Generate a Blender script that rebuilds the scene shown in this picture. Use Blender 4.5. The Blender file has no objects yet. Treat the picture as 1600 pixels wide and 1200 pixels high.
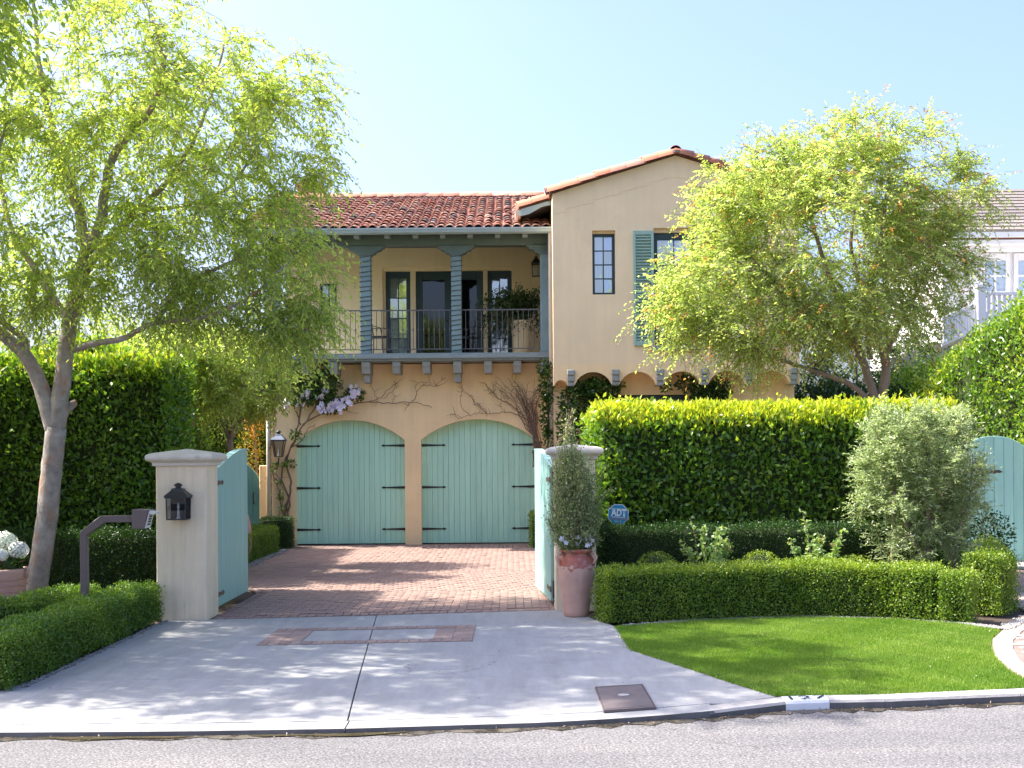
import bpy, math, random
import numpy as np
from mathutils import Vector, Matrix

scene = bpy.context.scene
R = math.radians
random.seed(7)
rng = np.random.default_rng(11)

# ------------------------------------------------------------------ camera
F, H, HY, ROLL = 2000.0, 1.87, 715.0, 0.0078
cam_data = bpy.data.cameras.new('camera')
cam_data.sensor_width = 36.0
cam_data.lens = 36.0 * F / 1600.0
cam_data.shift_y = (HY - 600.0) / 1600.0
cam_data.clip_start = 0.1
cam_data.clip_end = 3000.0
cam = bpy.data.objects.new('camera', cam_data)
scene.collection.objects.link(cam)
cam.matrix_world = Matrix.Translation((0, 0, H)) @ Matrix.Rotation(math.pi/2, 4, 'X') @ Matrix.Rotation(-ROLL, 4, 'Z')
scene.camera = cam

# ------------------------------------------------------------------ sky and sun
SUN_EL, SUN_BEHIND = R(49.0), R(9.0)          # sun stands to the left, a little behind the house front
to_sun = Vector((-math.cos(SUN_EL)*math.cos(SUN_BEHIND), math.cos(SUN_EL)*math.sin(SUN_BEHIND), math.sin(SUN_EL)))
world = bpy.data.worlds.new('World')
scene.world = world
world.use_nodes = True
wn, wl = world.node_tree.nodes, world.node_tree.links
bg = wn['Background']
sky = wn.new('ShaderNodeTexSky')
sky.sky_type = 'NISHITA'
sky.sun_disc = False
sky.sun_elevation = SUN_EL
sky.sun_rotation = math.atan2(to_sun.x, to_sun.y)
sky.altitude = 50.0
sky.air_density = 1.0
sky.dust_density = 5.0
sky.ozone_density = 2.6
tintn = wn.new('ShaderNodeMix'); tintn.data_type = 'RGBA'; tintn.blend_type = 'MULTIPLY'; tintn.inputs[0].default_value = 1.0
tintn.inputs[7].default_value = (0.97, 0.98, 1.14, 1.0)      # camera white balance of the photograph
wl.new(sky.outputs['Color'], tintn.inputs[6]); wl.new(tintn.outputs[2], bg.inputs['Color'])
bg.inputs['Strength'].default_value = 0.125
sun_data = bpy.data.lights.new('sun', 'SUN')
sun_data.energy = 4.1
sun_data.angle = R(0.55)
sun_data.color = (1.0, 0.95, 0.86)
sun = bpy.data.objects.new('sun', sun_data)
scene.collection.objects.link(sun)
sun.rotation_euler = to_sun.to_track_quat('Z', 'Y').to_euler()
sun.location = (-20, 10, 30)
scene.view_settings.view_transform = 'Standard'
scene.view_settings.look = 'None'
scene.view_settings.gamma = 1.0
scene.view_settings.exposure = 1.65
scene.view_settings.use_curve_mapping = False
scene.cycles.max_bounces = 14
scene.cycles.diffuse_bounces = 9

# ------------------------------------------------------------------ helpers
COL = scene.collection
WL = {}                                       # world location of each object's origin

def level(px, py):
    dx, dy = px - 800.0, py - HY
    c, s = math.cos(ROLL), math.sin(ROLL)
    return dx*c - dy*s, dx*s + dy*c
def at(px, py, Y):
    dx, dy = level(px, py)
    return Vector((dx/F*Y, Y, H - dy/F*Y))
def gnd(px, py, z=0.0):
    dx, dy = level(px, py)
    Y = F*(H - z)/dy
    return Vector((dx/F*Y, Y, z))

def tag(o, label=None, cat=None, group=None, kind=None):
    if label: o['label'] = label
    if cat: o['category'] = cat
    if group: o['group'] = group
    if kind: o['kind'] = kind
    return o
def root(name, loc, label=None, cat=None, group=None, kind=None):
    o = bpy.data.objects.new(name, None)
    o.empty_display_size = 0.1
    COL.objects.link(o)
    o.location = loc
    WL[o.name] = Vector(loc)
    return tag(o, label, cat, group, kind)
def link(name, me, parent=None, loc=None):
    """object with mesh in its own local space placed at world loc"""
    o = bpy.data.objects.new(name, me)
    COL.objects.link(o)
    loc = Vector(loc) if loc is not None else (WL[parent.name].copy() if parent else Vector((0, 0, 0)))
    if parent:
        o.parent = parent
        o.location = loc - WL[parent.name]
    else:
        o.location = loc
    WL[o.name] = loc
    return o

class MB:
    """collects shapes in world space; build() links them as one mesh object"""
    def __init__(s): s.v = []; s.f = []
    def add(s, vs, fs):
        b = len(s.v)
        s.v += [tuple(p) for p in vs]
        s.f += [tuple(i + b for i in f) for f in fs]
        return s
    def box(s, x0, x1, y0, y1, z0, z1):
        return s.add([(x0,y0,z0),(x1,y0,z0),(x1,y1,z0),(x0,y1,z0),(x0,y0,z1),(x1,y0,z1),(x1,y1,z1),(x0,y1,z1)],
                     [(0,3,2,1),(4,5,6,7),(0,1,5,4),(1,2,6,5),(2,3,7,6),(3,0,4,7)])
    def obox(s, o, a, b, c):
        o, a, b, c = Vector(o), Vector(a), Vector(b), Vector(c)
        return s.add([o, o+a, o+a+b, o+b, o+c, o+a+c, o+a+b+c, o+b+c],
                     [(0,3,2,1),(4,5,6,7),(0,1,5,4),(1,2,6,5),(2,3,7,6),(3,0,4,7)])
    def prism(s, poly, d):
        n = len(poly); d = Vector(d)
        vs = [Vector(p) for p in poly] + [Vector(p) + d for p in poly]
        fs = [tuple(range(n)), tuple(range(2*n-1, n-1, -1))]
        fs += [(i, i+n, (i+1) % n + n, (i+1) % n) for i in range(n)]
        return s.add(vs, fs)
    def tube(s, pts, rad, n=6, caps=True):
        pts = [Vector(p) for p in pts]
        if not hasattr(rad, '__len__'): rad = [rad]*len(pts)
        rings = []
        up = Vector((0, 0, 1))
        for i, p in enumerate(pts):
            t = (pts[min(i+1, len(pts)-1)] - pts[max(i-1, 0)])
            if t.length < 1e-9: t = up.copy()
            t.normalize()
            a = t.cross(Vector((0.31, 0.95, 0.02)))
            if a.length < 0.05: a = t.cross(Vector((1, 0, 0)))
            a.normalize(); b = t.cross(a)
            rings.append([p + (a*math.cos(2*math.pi*k/n) + b*math.sin(2*math.pi*k/n))*rad[i] for k in range(n)])
        vs = [p for r in rings for p in r]
        fs = []
        for i in range(len(pts)-1):
            for k in range(n):
                fs.append((i*n+k, i*n+(k+1) % n, (i+1)*n+(k+1) % n, (i+1)*n+k))
        if caps:
            fs.append(tuple(range(n-1, -1, -1))); fs.append(tuple((len(pts)-1)*n+k for k in range(n)))
        return s.add(vs, fs)
    def lathe(s, c, prof, n=24, sq=False, rot=0.0, kx=1.0, ky=1.0):
        c = Vector(c); m = 4 if sq else n
        vs = []
        for r, z in prof:
            for k in range(m):
                a = 2*math.pi*k/m + (math.pi/4 if sq else 0) + rot
                q = r*math.sqrt(2) if sq else r
                vs.append(c + Vector((q*math.cos(a)*kx, q*math.sin(a)*ky, z)))
        fs = []
        for i in range(len(prof)-1):
            for k in range(m):
                fs.append((i*m+k, i*m+(k+1) % m, (i+1)*m+(k+1) % m, (i+1)*m+k))
        fs.append(tuple(range(m-1, -1, -1))); fs.append(tuple((len(prof)-1)*m+k for k in range(m)))
        return s.add(vs, fs)
    def build(s, name, mat, parent=None, smooth=False, bevel=0.0, loc=None, seg=1):
        if parent: o0 = WL[parent.name]
        else: o0 = Vector(loc) if loc is not None else Vector((0, 0, 0))
        me = bpy.data.meshes.new(name)
        me.from_pydata([(p[0]-o0[0], p[1]-o0[1], p[2]-o0[2]) for p in s.v], [], s.f)
        me.update()
        if smooth: me.polygons.foreach_set('use_smooth', [True]*len(me.polygons))
        if mat: me.materials.append(mat)
        o = link(name, me, parent, o0)
        if bevel > 0:
            m = o.modifiers.new('edge', 'BEVEL'); m.width = bevel; m.segments = seg; m.limit_method = 'ANGLE'; m.angle_limit = R(35)
        return o

# ------------------------------------------------------------------ materials
MATS = {}
def nodes_of(m):
    m.use_nodes = True
    nt = m.node_tree
    return nt, nt.nodes, nt.links, nt.nodes['Principled BSDF']
def ramp(N, stops):
    r = N.new('ShaderNodeValToRGB')
    el = r.color_ramp.elements
    while len(el) < len(stops): el.new(0.5)
    for e, (p, c) in zip(el, stops):
        e.position = p; e.color = (c[0], c[1], c[2], 1)
    return r
def mixc(N, L, fac, a, b, mode='MIX'):
    m = N.new('ShaderNodeMix'); m.data_type = 'RGBA'; m.blend_type = mode
    for sock, val in ((0, fac), (6, a), (7, b)):
        if hasattr(val, 'links') or hasattr(val, 'is_linked'): L.new(val, m.inputs[sock])
        else: m.inputs[sock].default_value = val if sock == 0 else (val[0], val[1], val[2], 1)
    return m.outputs[2]
def noise(N, L, scale, detail=4, rough=0.55, coord='Object', vec=None, stretch=None):
    n = N.new('ShaderNodeTexNoise'); n.inputs['Scale'].default_value = scale
    n.inputs['Detail'].default_value = detail; n.inputs['Roughness'].default_value = rough
    tc = N.new('ShaderNodeTexCoord')
    src = tc.outputs[coord]
    if stretch:
        mp = N.new('ShaderNodeMapping'); mp.inputs['Scale'].default_value = stretch
        L.new(src, mp.inputs['Vector']); src = mp.outputs['Vector']
    L.new(src, n.inputs['Vector'])
    return n
def plain(name, col, rough=0.6, var=0.12, scale=3.0, bump=0.0, bscale=60.0, metal=0.0, spec=0.5, stretch=None, dirt=None, dirt_scale=1.5, bdist=0.01):
    """painted / plaster / stone surface: base colour with soft mottling, optional stains and fine relief"""
    m = bpy.data.materials.new(name); nt, N, L, B = nodes_of(m)
    n = noise(N, L, scale, 5, 0.6, stretch=stretch)
    r = ramp(N, [(0.3, [c*(1-var) for c in col]), (0.7, [min(1, c*(1+var)) for c in col])])
    L.new(n.outputs['Fac'], r.inputs['Fac'])
    out = r.outputs['Color']
    if dirt:
        n2 = noise(N, L, dirt_scale, 6, 0.7, stretch=dirt[2] if len(dirt) > 2 else None)
        r2 = ramp(N, [(dirt[1], (0, 0, 0)), (min(1, dirt[1]+0.22), (1, 1, 1))])
        L.new(n2.outputs['Fac'], r2.inputs['Fac'])
        out = mixc(N, L, r2.outputs['Color'], out, dirt[0])
    L.new(out, B.inputs['Base Color'])
    B.inputs['Roughness'].default_value = rough
    B.inputs['Metallic'].default_value = metal
    B.inputs['Specular IOR Level'].default_value = spec
    if bump > 0:
        n3 = noise(N, L, bscale, 4, 0.6)
        b = N.new('ShaderNodeBump'); b.inputs['Strength'].default_value = bump; b.inputs['Distance'].default_value = bdist
        L.new(n3.outputs['Fac'], b.inputs['Height']); L.new(b.outputs['Normal'], B.inputs['Normal'])
    MATS[name] = m
    return m
def pieces(name, stops, rough=0.8, bump=0.3, bscale=50.0, mott=0.25):
    """bricks and tiles: each piece takes its own colour from the ramp"""
    m = bpy.data.materials.new(name); nt, N, L, B = nodes_of(m)
    oi = N.new('ShaderNodeObjectInfo'); at_ = N.new('ShaderNodeAttribute'); at_.attribute_name = 'tint'
    ad = N.new('ShaderNodeMath'); ad.operation = 'ADD'; fr = N.new('ShaderNodeMath'); fr.operation = 'FRACT'
    L.new(oi.outputs['Random'], ad.inputs[0]); L.new(at_.outputs['Fac'], ad.inputs[1]); L.new(ad.outputs[0], fr.inputs[0])
    r = ramp(N, stops); L.new(fr.outputs[0], r.inputs['Fac'])
    n = noise(N, L, 14.0, 5, 0.65, coord='Object')
    g = ramp(N, [(0.25, (1-mott,)*3), (0.75, (1+mott*0.6,)*3)]); L.new(n.outputs['Fac'], g.inputs['Fac'])
    out = mixc(N, L, 1.0, r.outputs['Color'], g.outputs['Color'], 'MULTIPLY')
    L.new(out, B.inputs['Base Color']); B.inputs['Roughness'].default_value = rough
    n3 = noise(N, L, bscale, 3, 0.6); b = N.new('ShaderNodeBump'); b.inputs['Strength'].default_value = bump; b.inputs['Distance'].default_value = 0.006
    L.new(n3.outputs['Fac'], b.inputs['Height']); L.new(b.outputs['Normal'], B.inputs['Normal'])
    MATS[name] = m
    return m
def leafmat(name, stops, trans=0.45, rough=0.45, spec=0.4, tcol=(1.0, 1.02, 0.40), tmul=1.75):
    """leaf: reflects and lets light through; each leaf takes its colour from the ramp by its own tint value"""
    m = bpy.data.materials.new(name); nt, N, L, B = nodes_of(m)
    a = N.new('ShaderNodeAttribute'); a.attribute_name = 'tint'
    r = ramp(N, stops); L.new(a.outputs['Fac'], r.inputs['Fac'])
    L.new(r.outputs['Color'], B.inputs['Base Color'])
    B.inputs['Roughness'].default_value = rough; B.inputs['Specular IOR Level'].default_value = spec
    t = N.new('ShaderNodeBsdfTranslucent')
    tc = mixc(N, L, 1.0, r.outputs['Color'], [c*tmul for c in tcol], 'MULTIPLY')
    L.new(tc, t.inputs['Color'])
    mx = N.new('ShaderNodeMixShader'); mx.inputs[0].default_value = trans
    L.new(B.outputs[0], mx.inputs[1]); L.new(t.outputs[0], mx.inputs[2])
    L.new(mx.outputs[0], N['Material Output'].inputs['Surface'])
    MATS[name] = m
    return m
def glassmat(name, tint=(0.75, 0.85, 0.95), refl=0.3):
    m = bpy.data.materials.new(name); nt, N, L, B = nodes_of(m)
    tr = N.new('ShaderNodeBsdfTransparent'); tr.inputs[0].default_value = (*tint, 1)
    gl = N.new('ShaderNodeBsdfGlossy'); gl.inputs['Roughness'].default_value = 0.03; gl.inputs['Color'].default_value = (0.95, 0.97, 1, 1)
    n = noise(N, L, 2.2, 1, 0.4); b = N.new('ShaderNodeBump'); b.inputs['Strength'].default_value = 0.12; b.inputs['Distance'].default_value = 0.02
    L.new(n.outputs['Fac'], b.inputs['Height']); L.new(b.outputs['Normal'], gl.inputs['Normal'])
    mx = N.new('ShaderNodeMixShader'); mx.inputs[0].default_value = refl
    L.new(tr.outputs[0], mx.inputs[1]); L.new(gl.outputs[0], mx.inputs[2]); L.new(mx.outputs[0], N['Material Output'].inputs['Surface'])
    MATS[name] = m
    return m

stucco = plain('stucco', (0.81, 0.635, 0.40), 0.92, 0.06, 0.9, 0.35, 45, spec=0.2, dirt=((0.72, 0.54, 0.36), 0.58), dirt_scale=0.8)
stucco_low = plain('stucco_bounce', (0.84, 0.625, 0.36), 0.92, 0.07, 0.8, 0.35, 45, spec=0.2, dirt=((0.70, 0.49, 0.30), 0.60), dirt_scale=0.9)  # same stucco, warmer: ground bounce on the lower walls put into the colour
stucco_band = plain('stucco_band', (0.60, 0.48, 0.29), 0.92, 0.08, 2.0, 0.3, 45, spec=0.2)
pillar_m = plain('pillar_render', (0.77, 0.635, 0.445), 0.9, 0.07, 1.6, 0.3, 70, spec=0.2, dirt=((0.46, 0.40, 0.31), 0.60, (9, 9, 0.7)), dirt_scale=1.4)
cap_m = plain('pillar_cap', (0.62, 0.55, 0.45), 0.9, 0.12, 3.5, 0.35, 60, spec=0.2, dirt=((0.25, 0.24, 0.20), 0.60), dirt_scale=6)
aqua = plain('aqua_paint', (0.46, 0.76, 0.59), 0.5, 0.06, 1.2, 0.12, 25, spec=0.35, stretch=(6, 6, 0.5))
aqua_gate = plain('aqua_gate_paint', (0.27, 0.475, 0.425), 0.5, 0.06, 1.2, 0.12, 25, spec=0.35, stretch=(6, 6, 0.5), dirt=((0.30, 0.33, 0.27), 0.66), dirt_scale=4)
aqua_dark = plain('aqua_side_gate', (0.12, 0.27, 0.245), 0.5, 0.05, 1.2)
shutter_m = plain('shutter_paint', (0.29, 0.43, 0.36), 0.55, 0.07, 3.0)
trim = plain('teal_trim', (0.175, 0.26, 0.27), 0.6, 0.12, 3.0, 0.15, 30)
trim_dark = plain('green_beam', (0.115, 0.165, 0.15), 0.65, 0.12, 3.0, 0.15, 30)
ledge_m = plain('ledge_grey', (0.21, 0.255, 0.255), 0.6, 0.1, 3.0)
corbel_m = plain('corbel_grey', (0.27, 0.285, 0.265), 0.65, 0.12, 5.0)
gutter_m = plain('gutter_paint', (0.33, 0.42, 0.43), 0.45, 0.06, 2.0)
pipe_m = plain('downpipe_paint', (0.60, 0.52, 0.42), 0.5, 0.06, 2.0)
frame_m = plain('dark_frame', (0.016, 0.042, 0.052), 0.4, 0.15, 4.0)
iron = plain('black_iron', (0.015, 0.015, 0.018), 0.45, 0.2, 20, 0.2, 80)
iron_brown = plain('rusty_iron', (0.10, 0.075, 0.055), 0.6, 0.25, 20, 0.3, 60)
rail_iron = plain('railing_iron', (0.10, 0.10, 0.11), 0.5, 0.2, 20)
bronze = plain('bronze_paint', (0.115, 0.085, 0.075), 0.5, 0.1, 6)
zinc = plain('zinc_grey', (0.16, 0.18, 0.22), 0.4, 0.15, 8, metal=0.4)
keypad = plain('keypad_plate', (0.55, 0.55, 0.50), 0.4, 0.05, 6)
terracotta = plain('terracotta_glaze', (0.55, 0.325, 0.25), 0.62, 0.16, 3.0, 0.3, 30, dirt=((0.60, 0.42, 0.34), 0.55, (5, 5, 0.8)), dirt_scale=2.6)
glaze_red = plain('red_glaze', (0.33, 0.085, 0.05), 0.35, 0.3, 9.0, 0.2, 30, dirt=((0.52, 0.30, 0.24), 0.5), dirt_scale=7)
basket = plain('pink_terracotta', (0.50, 0.31, 0.25), 0.85, 0.12, 4, 0.4, 25)
soil = plain('soil', (0.075, 0.052, 0.036), 1.0, 0.35, 5, 0.8, 18, bdist=0.03)
moss = plain('moss_soil', (0.10, 0.085, 0.025), 1.0, 0.4, 14, 0.8, 40)
concrete = plain('concrete', (0.33, 0.327, 0.32), 0.88, 0.06, 0.7, 0.25, 90, spec=0.25, dirt=((0.25, 0.246, 0.24), 0.57), dirt_scale=0.9, bdist=0.004)
kerb_m = plain('kerb_concrete', (0.40, 0.375, 0.345), 0.9, 0.16, 2.5, 0.5, 45, spec=0.25, dirt=((0.20, 0.19, 0.18), 0.55), dirt_scale=3.0)
kerb_face = plain('kerb_face_grime', (0.13, 0.124, 0.12), 0.85, 0.3, 3.0, 0.5, 45, spec=0.3, dirt=((0.22, 0.21, 0.20), 0.58), dirt_scale=4.0)
path_brick = pieces('path_brick', [(0.0, (0.46, 0.34, 0.27)), (0.5, (0.54, 0.42, 0.34)), (1.0, (0.42, 0.30, 0.24))])
kerb_white = plain('kerb_white_paint', (0.74, 0.74, 0.74), 0.75, 0.05, 4, 0.2, 50, dirt=((0.52, 0.51, 0.49), 0.66), dirt_scale=9)
black_paint = plain('black_paint', (0.03, 0.03, 0.032), 0.7, 0.2, 30)
mortar = plain('mortar', (0.23, 0.165, 0.135), 0.95, 0.15, 4, 0.5, 50)
roof_deck = plain('roof_underlay', (0.15, 0.065, 0.045), 0.95, 0.3, 5)
soffit_m = plain('soffit_boards', (0.16, 0.15, 0.13), 0.8, 0.15, 3)
white_wood = plain('white_wood', (0.76, 0.75, 0.74), 0.6, 0.03, 2)
white_siding = plain('white_siding', (0.70, 0.68, 0.67), 0.7, 0.04, 2)
curtain_m = plain('curtain_cream', (0.85, 0.84, 0.66), 0.9, 0.10, 2.0, 0.0, stretch=(9, 9, 0.15))
curtain_white = plain('curtain_white', (0.72, 0.76, 0.84), 0.9, 0.06, 2.0, 0.0, stretch=(9, 9, 0.15))
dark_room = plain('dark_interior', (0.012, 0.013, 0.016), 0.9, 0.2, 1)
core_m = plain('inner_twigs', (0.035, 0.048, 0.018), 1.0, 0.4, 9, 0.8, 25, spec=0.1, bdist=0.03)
stem_m = plain('vine_stem', (0.17, 0.115, 0.085), 0.9, 0.25, 12, 0.4, 60)
cover_m = plain('utility_cover', (0.135, 0.105, 0.10), 0.6, 0.18, 5, 0.3, 90, dirt=((0.2, 0.17, 0.15), 0.6), dirt_scale=7)
sign_blue = plain('sign_blue', (0.001, 0.25, 0.42), 0.4, 0.06, 6)
sign_white = plain('sign_white', (0.80, 0.80, 0.80), 0.4, 0.02, 6)
sign_orange = plain('sign_orange', (0.60, 0.25, 0.16), 0.5, 0.1, 6)
petal_white = plain('petal_white', (0.72, 0.74, 0.70), 0.7, 0.05, 8)
petal_lilac = plain('petal_lilac', (0.74, 0.67, 0.78), 0.7, 0.10, 8)
wire_m = plain('light_wire', (0.05, 0.065, 0.06), 0.6, 0.2, 30)
bulb_m = plain('candle_sleeve', (0.75, 0.74, 0.68), 0.5, 0.03, 5)
lantern_glass = glassmat('lantern_glass', (0.6, 0.62, 0.64), 0.03)
pane_m = glassmat('window_glass', (0.80, 0.85, 0.90), 0.42)
pane_dark = glassmat('door_glass', (0.30, 0.34, 0.38), 0.06)

# concrete gets real wear: blotches, hairline cracks, oil spots, faint brooming
def wear(m, crack_scale, crack_col, crack_w, spots, broom):
    nt = m.node_tree; N, L = nt.nodes, nt.links; B = N['Principled BSDF']
    src = B.inputs['Base Color'].links[0].from_socket
    tc = N.new('ShaderNodeTexCoord'); wn_ = noise(N, L, 1.3, 5, 0.7)
    ad = N.new('ShaderNodeVectorMath'); ad.operation = 'ADD'; sc = N.new('ShaderNodeVectorMath'); sc.operation = 'SCALE'; sc.inputs[3].default_value = 0.55
    L.new(wn_.outputs['Color'], sc.inputs[0]); L.new(tc.outputs['Object'], ad.inputs[0]); L.new(sc.outputs[0], ad.inputs[1])
    vo = N.new('ShaderNodeTexVoronoi'); vo.feature = 'DISTANCE_TO_EDGE'; vo.inputs['Scale'].default_value = crack_scale; L.new(ad.outputs[0], vo.inputs['Vector'])
    r = ramp(N, [(0.0, (1, 1, 1)), (crack_w, (0, 0, 0))]); L.new(vo.outputs['Distance'], r.inputs['Fac'])
    brk = noise(N, L, 0.6, 3, 0.6); rb_ = ramp(N, [(0.50, (0, 0, 0)), (0.60, (1, 1, 1))]); L.new(brk.outputs['Fac'], rb_.inputs['Fac'])
    fac = mixc(N, L, 1.0, r.outputs['Color'], rb_.outputs['Color'], 'MULTIPLY')
    out = mixc(N, L, fac, src, crack_col)
    if spots:
        v2 = N.new('ShaderNodeTexVoronoi'); v2.inputs['Scale'].default_value = 1.7; L.new(ad.outputs[0], v2.inputs['Vector'])
        r2 = ramp(N, [(0.03, (0.72, 0.72, 0.72)), (0.13, (1, 1, 1))]); L.new(v2.outputs['Distance'], r2.inputs['Fac'])
        out = mixc(N, L, 0.6, out, r2.outputs['Color'], 'MULTIPLY')
        n5 = noise(N, L, 2.4, 6, 0.75, stretch=(2.5, 0.35, 1)); r5 = ramp(N, [(0.35, (0.80, 0.79, 0.77)), (0.62, (1.04, 1.04, 1.04))]); L.new(n5.outputs['Fac'], r5.inputs['Fac'])
        out = mixc(N, L, 0.7, out, r5.outputs['Color'], 'MULTIPLY')
        n6 = noise(N, L, 70, 3, 0.7); r6 = ramp(N, [(0.3, (0.88, 0.88, 0.88)), (0.7, (1.08, 1.08, 1.08))]); L.new(n6.outputs['Fac'], r6.inputs['Fac'])
        out = mixc(N, L, 0.8, out, r6.outputs['Color'], 'MULTIPLY')
    L.new(out, B.inputs['Base Color'])
wear(concrete, 0.42, (0.17, 0.16, 0.15), 0.0035, True, True)
def each_piece(m, amount):
    nt = m.node_tree; N, L = nt.nodes, nt.links; B = N['Principled BSDF']; src = B.inputs['Base Color'].links[0].from_socket
    oi = N.new('ShaderNodeObjectInfo'); r = ramp(N, [(0.0, (1-amount, 1-amount*0.9, 1-amount)), (1.0, (1+amount, 1+amount, 1+amount*0.8))]); L.new(oi.outputs['Random'], r.inputs['Fac'])
    n5 = noise(N, L, 3.0, 6, 0.7, stretch=(7, 7, 0.4)); r5 = ramp(N, [(0.3, (0.90, 0.90, 0.89)), (0.65, (1.03, 1.03, 1.03))]); L.new(n5.outputs['Fac'], r5.inputs['Fac'])
    L.new(mixc(N, L, 1.0, mixc(N, L, 1.0, src, r.outputs['Color'], 'MULTIPLY'), r5.outputs['Color'], 'MULTIPLY'), B.inputs['Base Color'])
each_piece(aqua, 0.05); each_piece(aqua_gate, 0.03)
def streaks(m, amt):
    nt = m.node_tree; N, L = nt.nodes, nt.links; B = N['Principled BSDF']; src = B.inputs['Base Color'].links[0].from_socket
    n5 = noise(N, L, 1.6, 6, 0.72, stretch=(4.5, 4.5, 0.35)); r5 = ramp(N, [(0.33, (1-amt, 1-amt*1.1, 1-amt*1.2)), (0.58, (1.02, 1.02, 1.02))]); L.new(n5.outputs['Fac'], r5.inputs['Fac'])
    L.new(mixc(N, L, 1.0, src, r5.outputs['Color'], 'MULTIPLY'), B.inputs['Base Color'])
streaks(stucco, 0.03); streaks(stucco_low, 0.05); streaks(pillar_m, 0.12)
# asphalt: light weathered aggregate
asphalt = bpy.data.materials.new('asphalt'); _nt, N, L, B = nodes_of(asphalt)
n1 = noise(N, L, 55, 4, 0.8); n2 = noise(N, L, 0.8, 5, 0.6, stretch=(0.5, 2.5, 1)); n4 = noise(N, L, 420, 2, 0.6)
r1 = ramp(N, [(0.34, (0.035, 0.034, 0.033)), (0.5, (0.14, 0.133, 0.13)), (0.66, (0.33, 0.315, 0.305))]); L.new(n1.outputs['Fac'], r1.inputs['Fac'])
r2 = ramp(N, [(0.3, (0.78, 0.78, 0.80)), (0.7, (1.12, 1.10, 1.08))]); L.new(n2.outputs['Fac'], r2.inputs['Fac'])
L.new(mixc(N, L, 1.0, r1.outputs['Color'], r2.outputs['Color'], 'MULTIPLY'), B.inputs['Base Color'])
B.inputs['Roughness'].default_value = 0.9
b = N.new('ShaderNodeBump'); b.inputs['Strength'].default_value = 0.6; b.inputs['Distance'].default_value = 0.006
L.new(n1.outputs['Fac'], b.inputs['Height']); L.new(b.outputs['Normal'], B.inputs['Normal'])
wear(asphalt, 0.5, (0.05, 0.048, 0.046), 0.004, False, False)
# wet gutter
wet = bpy.data.materials.new('wet_gutter'); _nt, N, L, B = nodes_of(wet)
n1 = noise(N, L, 6, 6, 0.7); r1 = ramp(N, [(0.35, (0.030, 0.026, 0.022)), (0.6, (0.09, 0.075, 0.05)), (0.8, (0.16, 0.14, 0.12))]); L.new(n1.outputs['Fac'], r1.inputs['Fac'])
L.new(r1.outputs['Color'], B.inputs['Base Color'])
r3 = ramp(N, [(0.45, (0.06,)*3), (0.62, (0.85,)*3)]); L.new(n1.outputs['Fac'], r3.inputs['Fac']); L.new(r3.outputs['Color'], B.inputs['Roughness'])

brick_m = pieces('paving_brick', [(0.0, (0.27, 0.172, 0.138)), (0.25, (0.295, 0.19, 0.152)), (0.5, (0.255, 0.162, 0.13)), (0.75, (0.315, 0.215, 0.172)), (1.0, (0.27, 0.178, 0.145))])
brick_red = pieces('inlay_brick', [(0.0, (0.27, 0.185, 0.155)), (0.35, (0.31, 0.22, 0.185)), (0.7, (0.25, 0.17, 0.145)), (1.0, (0.33, 0.25, 0.215))])
tile_m = pieces('roof_tile', [(0.0, (0.42, 0.17, 0.105)), (0.22, (0.50, 0.26, 0.175)), (0.42, (0.38, 0.15, 0.10)), (0.58, (0.56, 0.36, 0.26)), (0.74, (0.42, 0.16, 0.10)), (0.86, (0.26, 0.12, 0.09)), (0.95, (0.20, 0.17, 0.155)), (1.0, (0.48, 0.34, 0.26))], mott=0.35)
rake_m = pieces('rake_tile', [(0.0, (0.48, 0.17, 0.09)), (0.4, (0.52, 0.21, 0.12)), (0.7, (0.43, 0.145, 0.085)), (0.9, (0.38, 0.20, 0.15)), (1.0, (0.52, 0.25, 0.15))], mott=0.2)
shake_m = pieces('neighbour_tile', [(0.0, (0.20, 0.17, 0.148)), (0.5, (0.235, 0.20, 0.172)), (1.0, (0.18, 0.152, 0.135))], mott=0.2)
pebble_m = pieces('pebble', [(0.0, (0.30, 0.28, 0.26)), (0.5, (0.17, 0.16, 0.15)), (1.0, (0.42, 0.40, 0.37))])
bark = plain('bark', (0.30, 0.27, 0.245), 0.9, 0.35, 7, 0.5, 30, spec=0.2, dirt=((0.36, 0.17, 0.085), 0.50, (2.0, 2.0, 1.0)), dirt_scale=3.6, bdist=0.02)
bark2 = plain('bark_smooth', (0.27, 0.20, 0.155), 0.85, 0.22, 4, 0.4, 30, spec=0.2, dirt=((0.36, 0.22, 0.15), 0.58, (3, 3, 1.2)), dirt_scale=5)
twig_m = plain('twig', (0.17, 0.125, 0.09), 0.9, 0.2, 9)
lf_tree = leafmat('leaf_street_tree', [(0.0, (0.22, 0.33, 0.07)), (0.5, (0.37, 0.45, 0.115)), (0.85, (0.50, 0.53, 0.16)), (1.0, (0.52, 0.42, 0.14))], 0.6, 0.30, 0.6, (1.0, 1.0, 0.52))
lf_myrtle = leafmat('leaf_myrtle', [(0.0, (0.21, 0.33, 0.09)), (0.45, (0.37, 0.46, 0.15)), (0.85, (0.51, 0.54, 0.22)), (0.94, (0.45, 0.31, 0.08)), (1.0, (0.52, 0.18, 0.08))], 0.60, 0.30, 0.6, (1.0, 1.0, 0.52))
lf_ficus = leafmat('leaf_ficus', [(0.0, (0.045, 0.11, 0.016)), (0.45, (0.13, 0.25, 0.028)), (0.7, (0.26, 0.35, 0.035)), (1.0, (0.52, 0.52, 0.05))], 0.38, 0.3, 0.5)
lf_dark = leafmat('leaf_dark', [(0.0, (0.018, 0.048, 0.011)), (0.6, (0.04, 0.095, 0.016)), (1.0, (0.10, 0.17, 0.028))], 0.3, 0.4)
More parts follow.
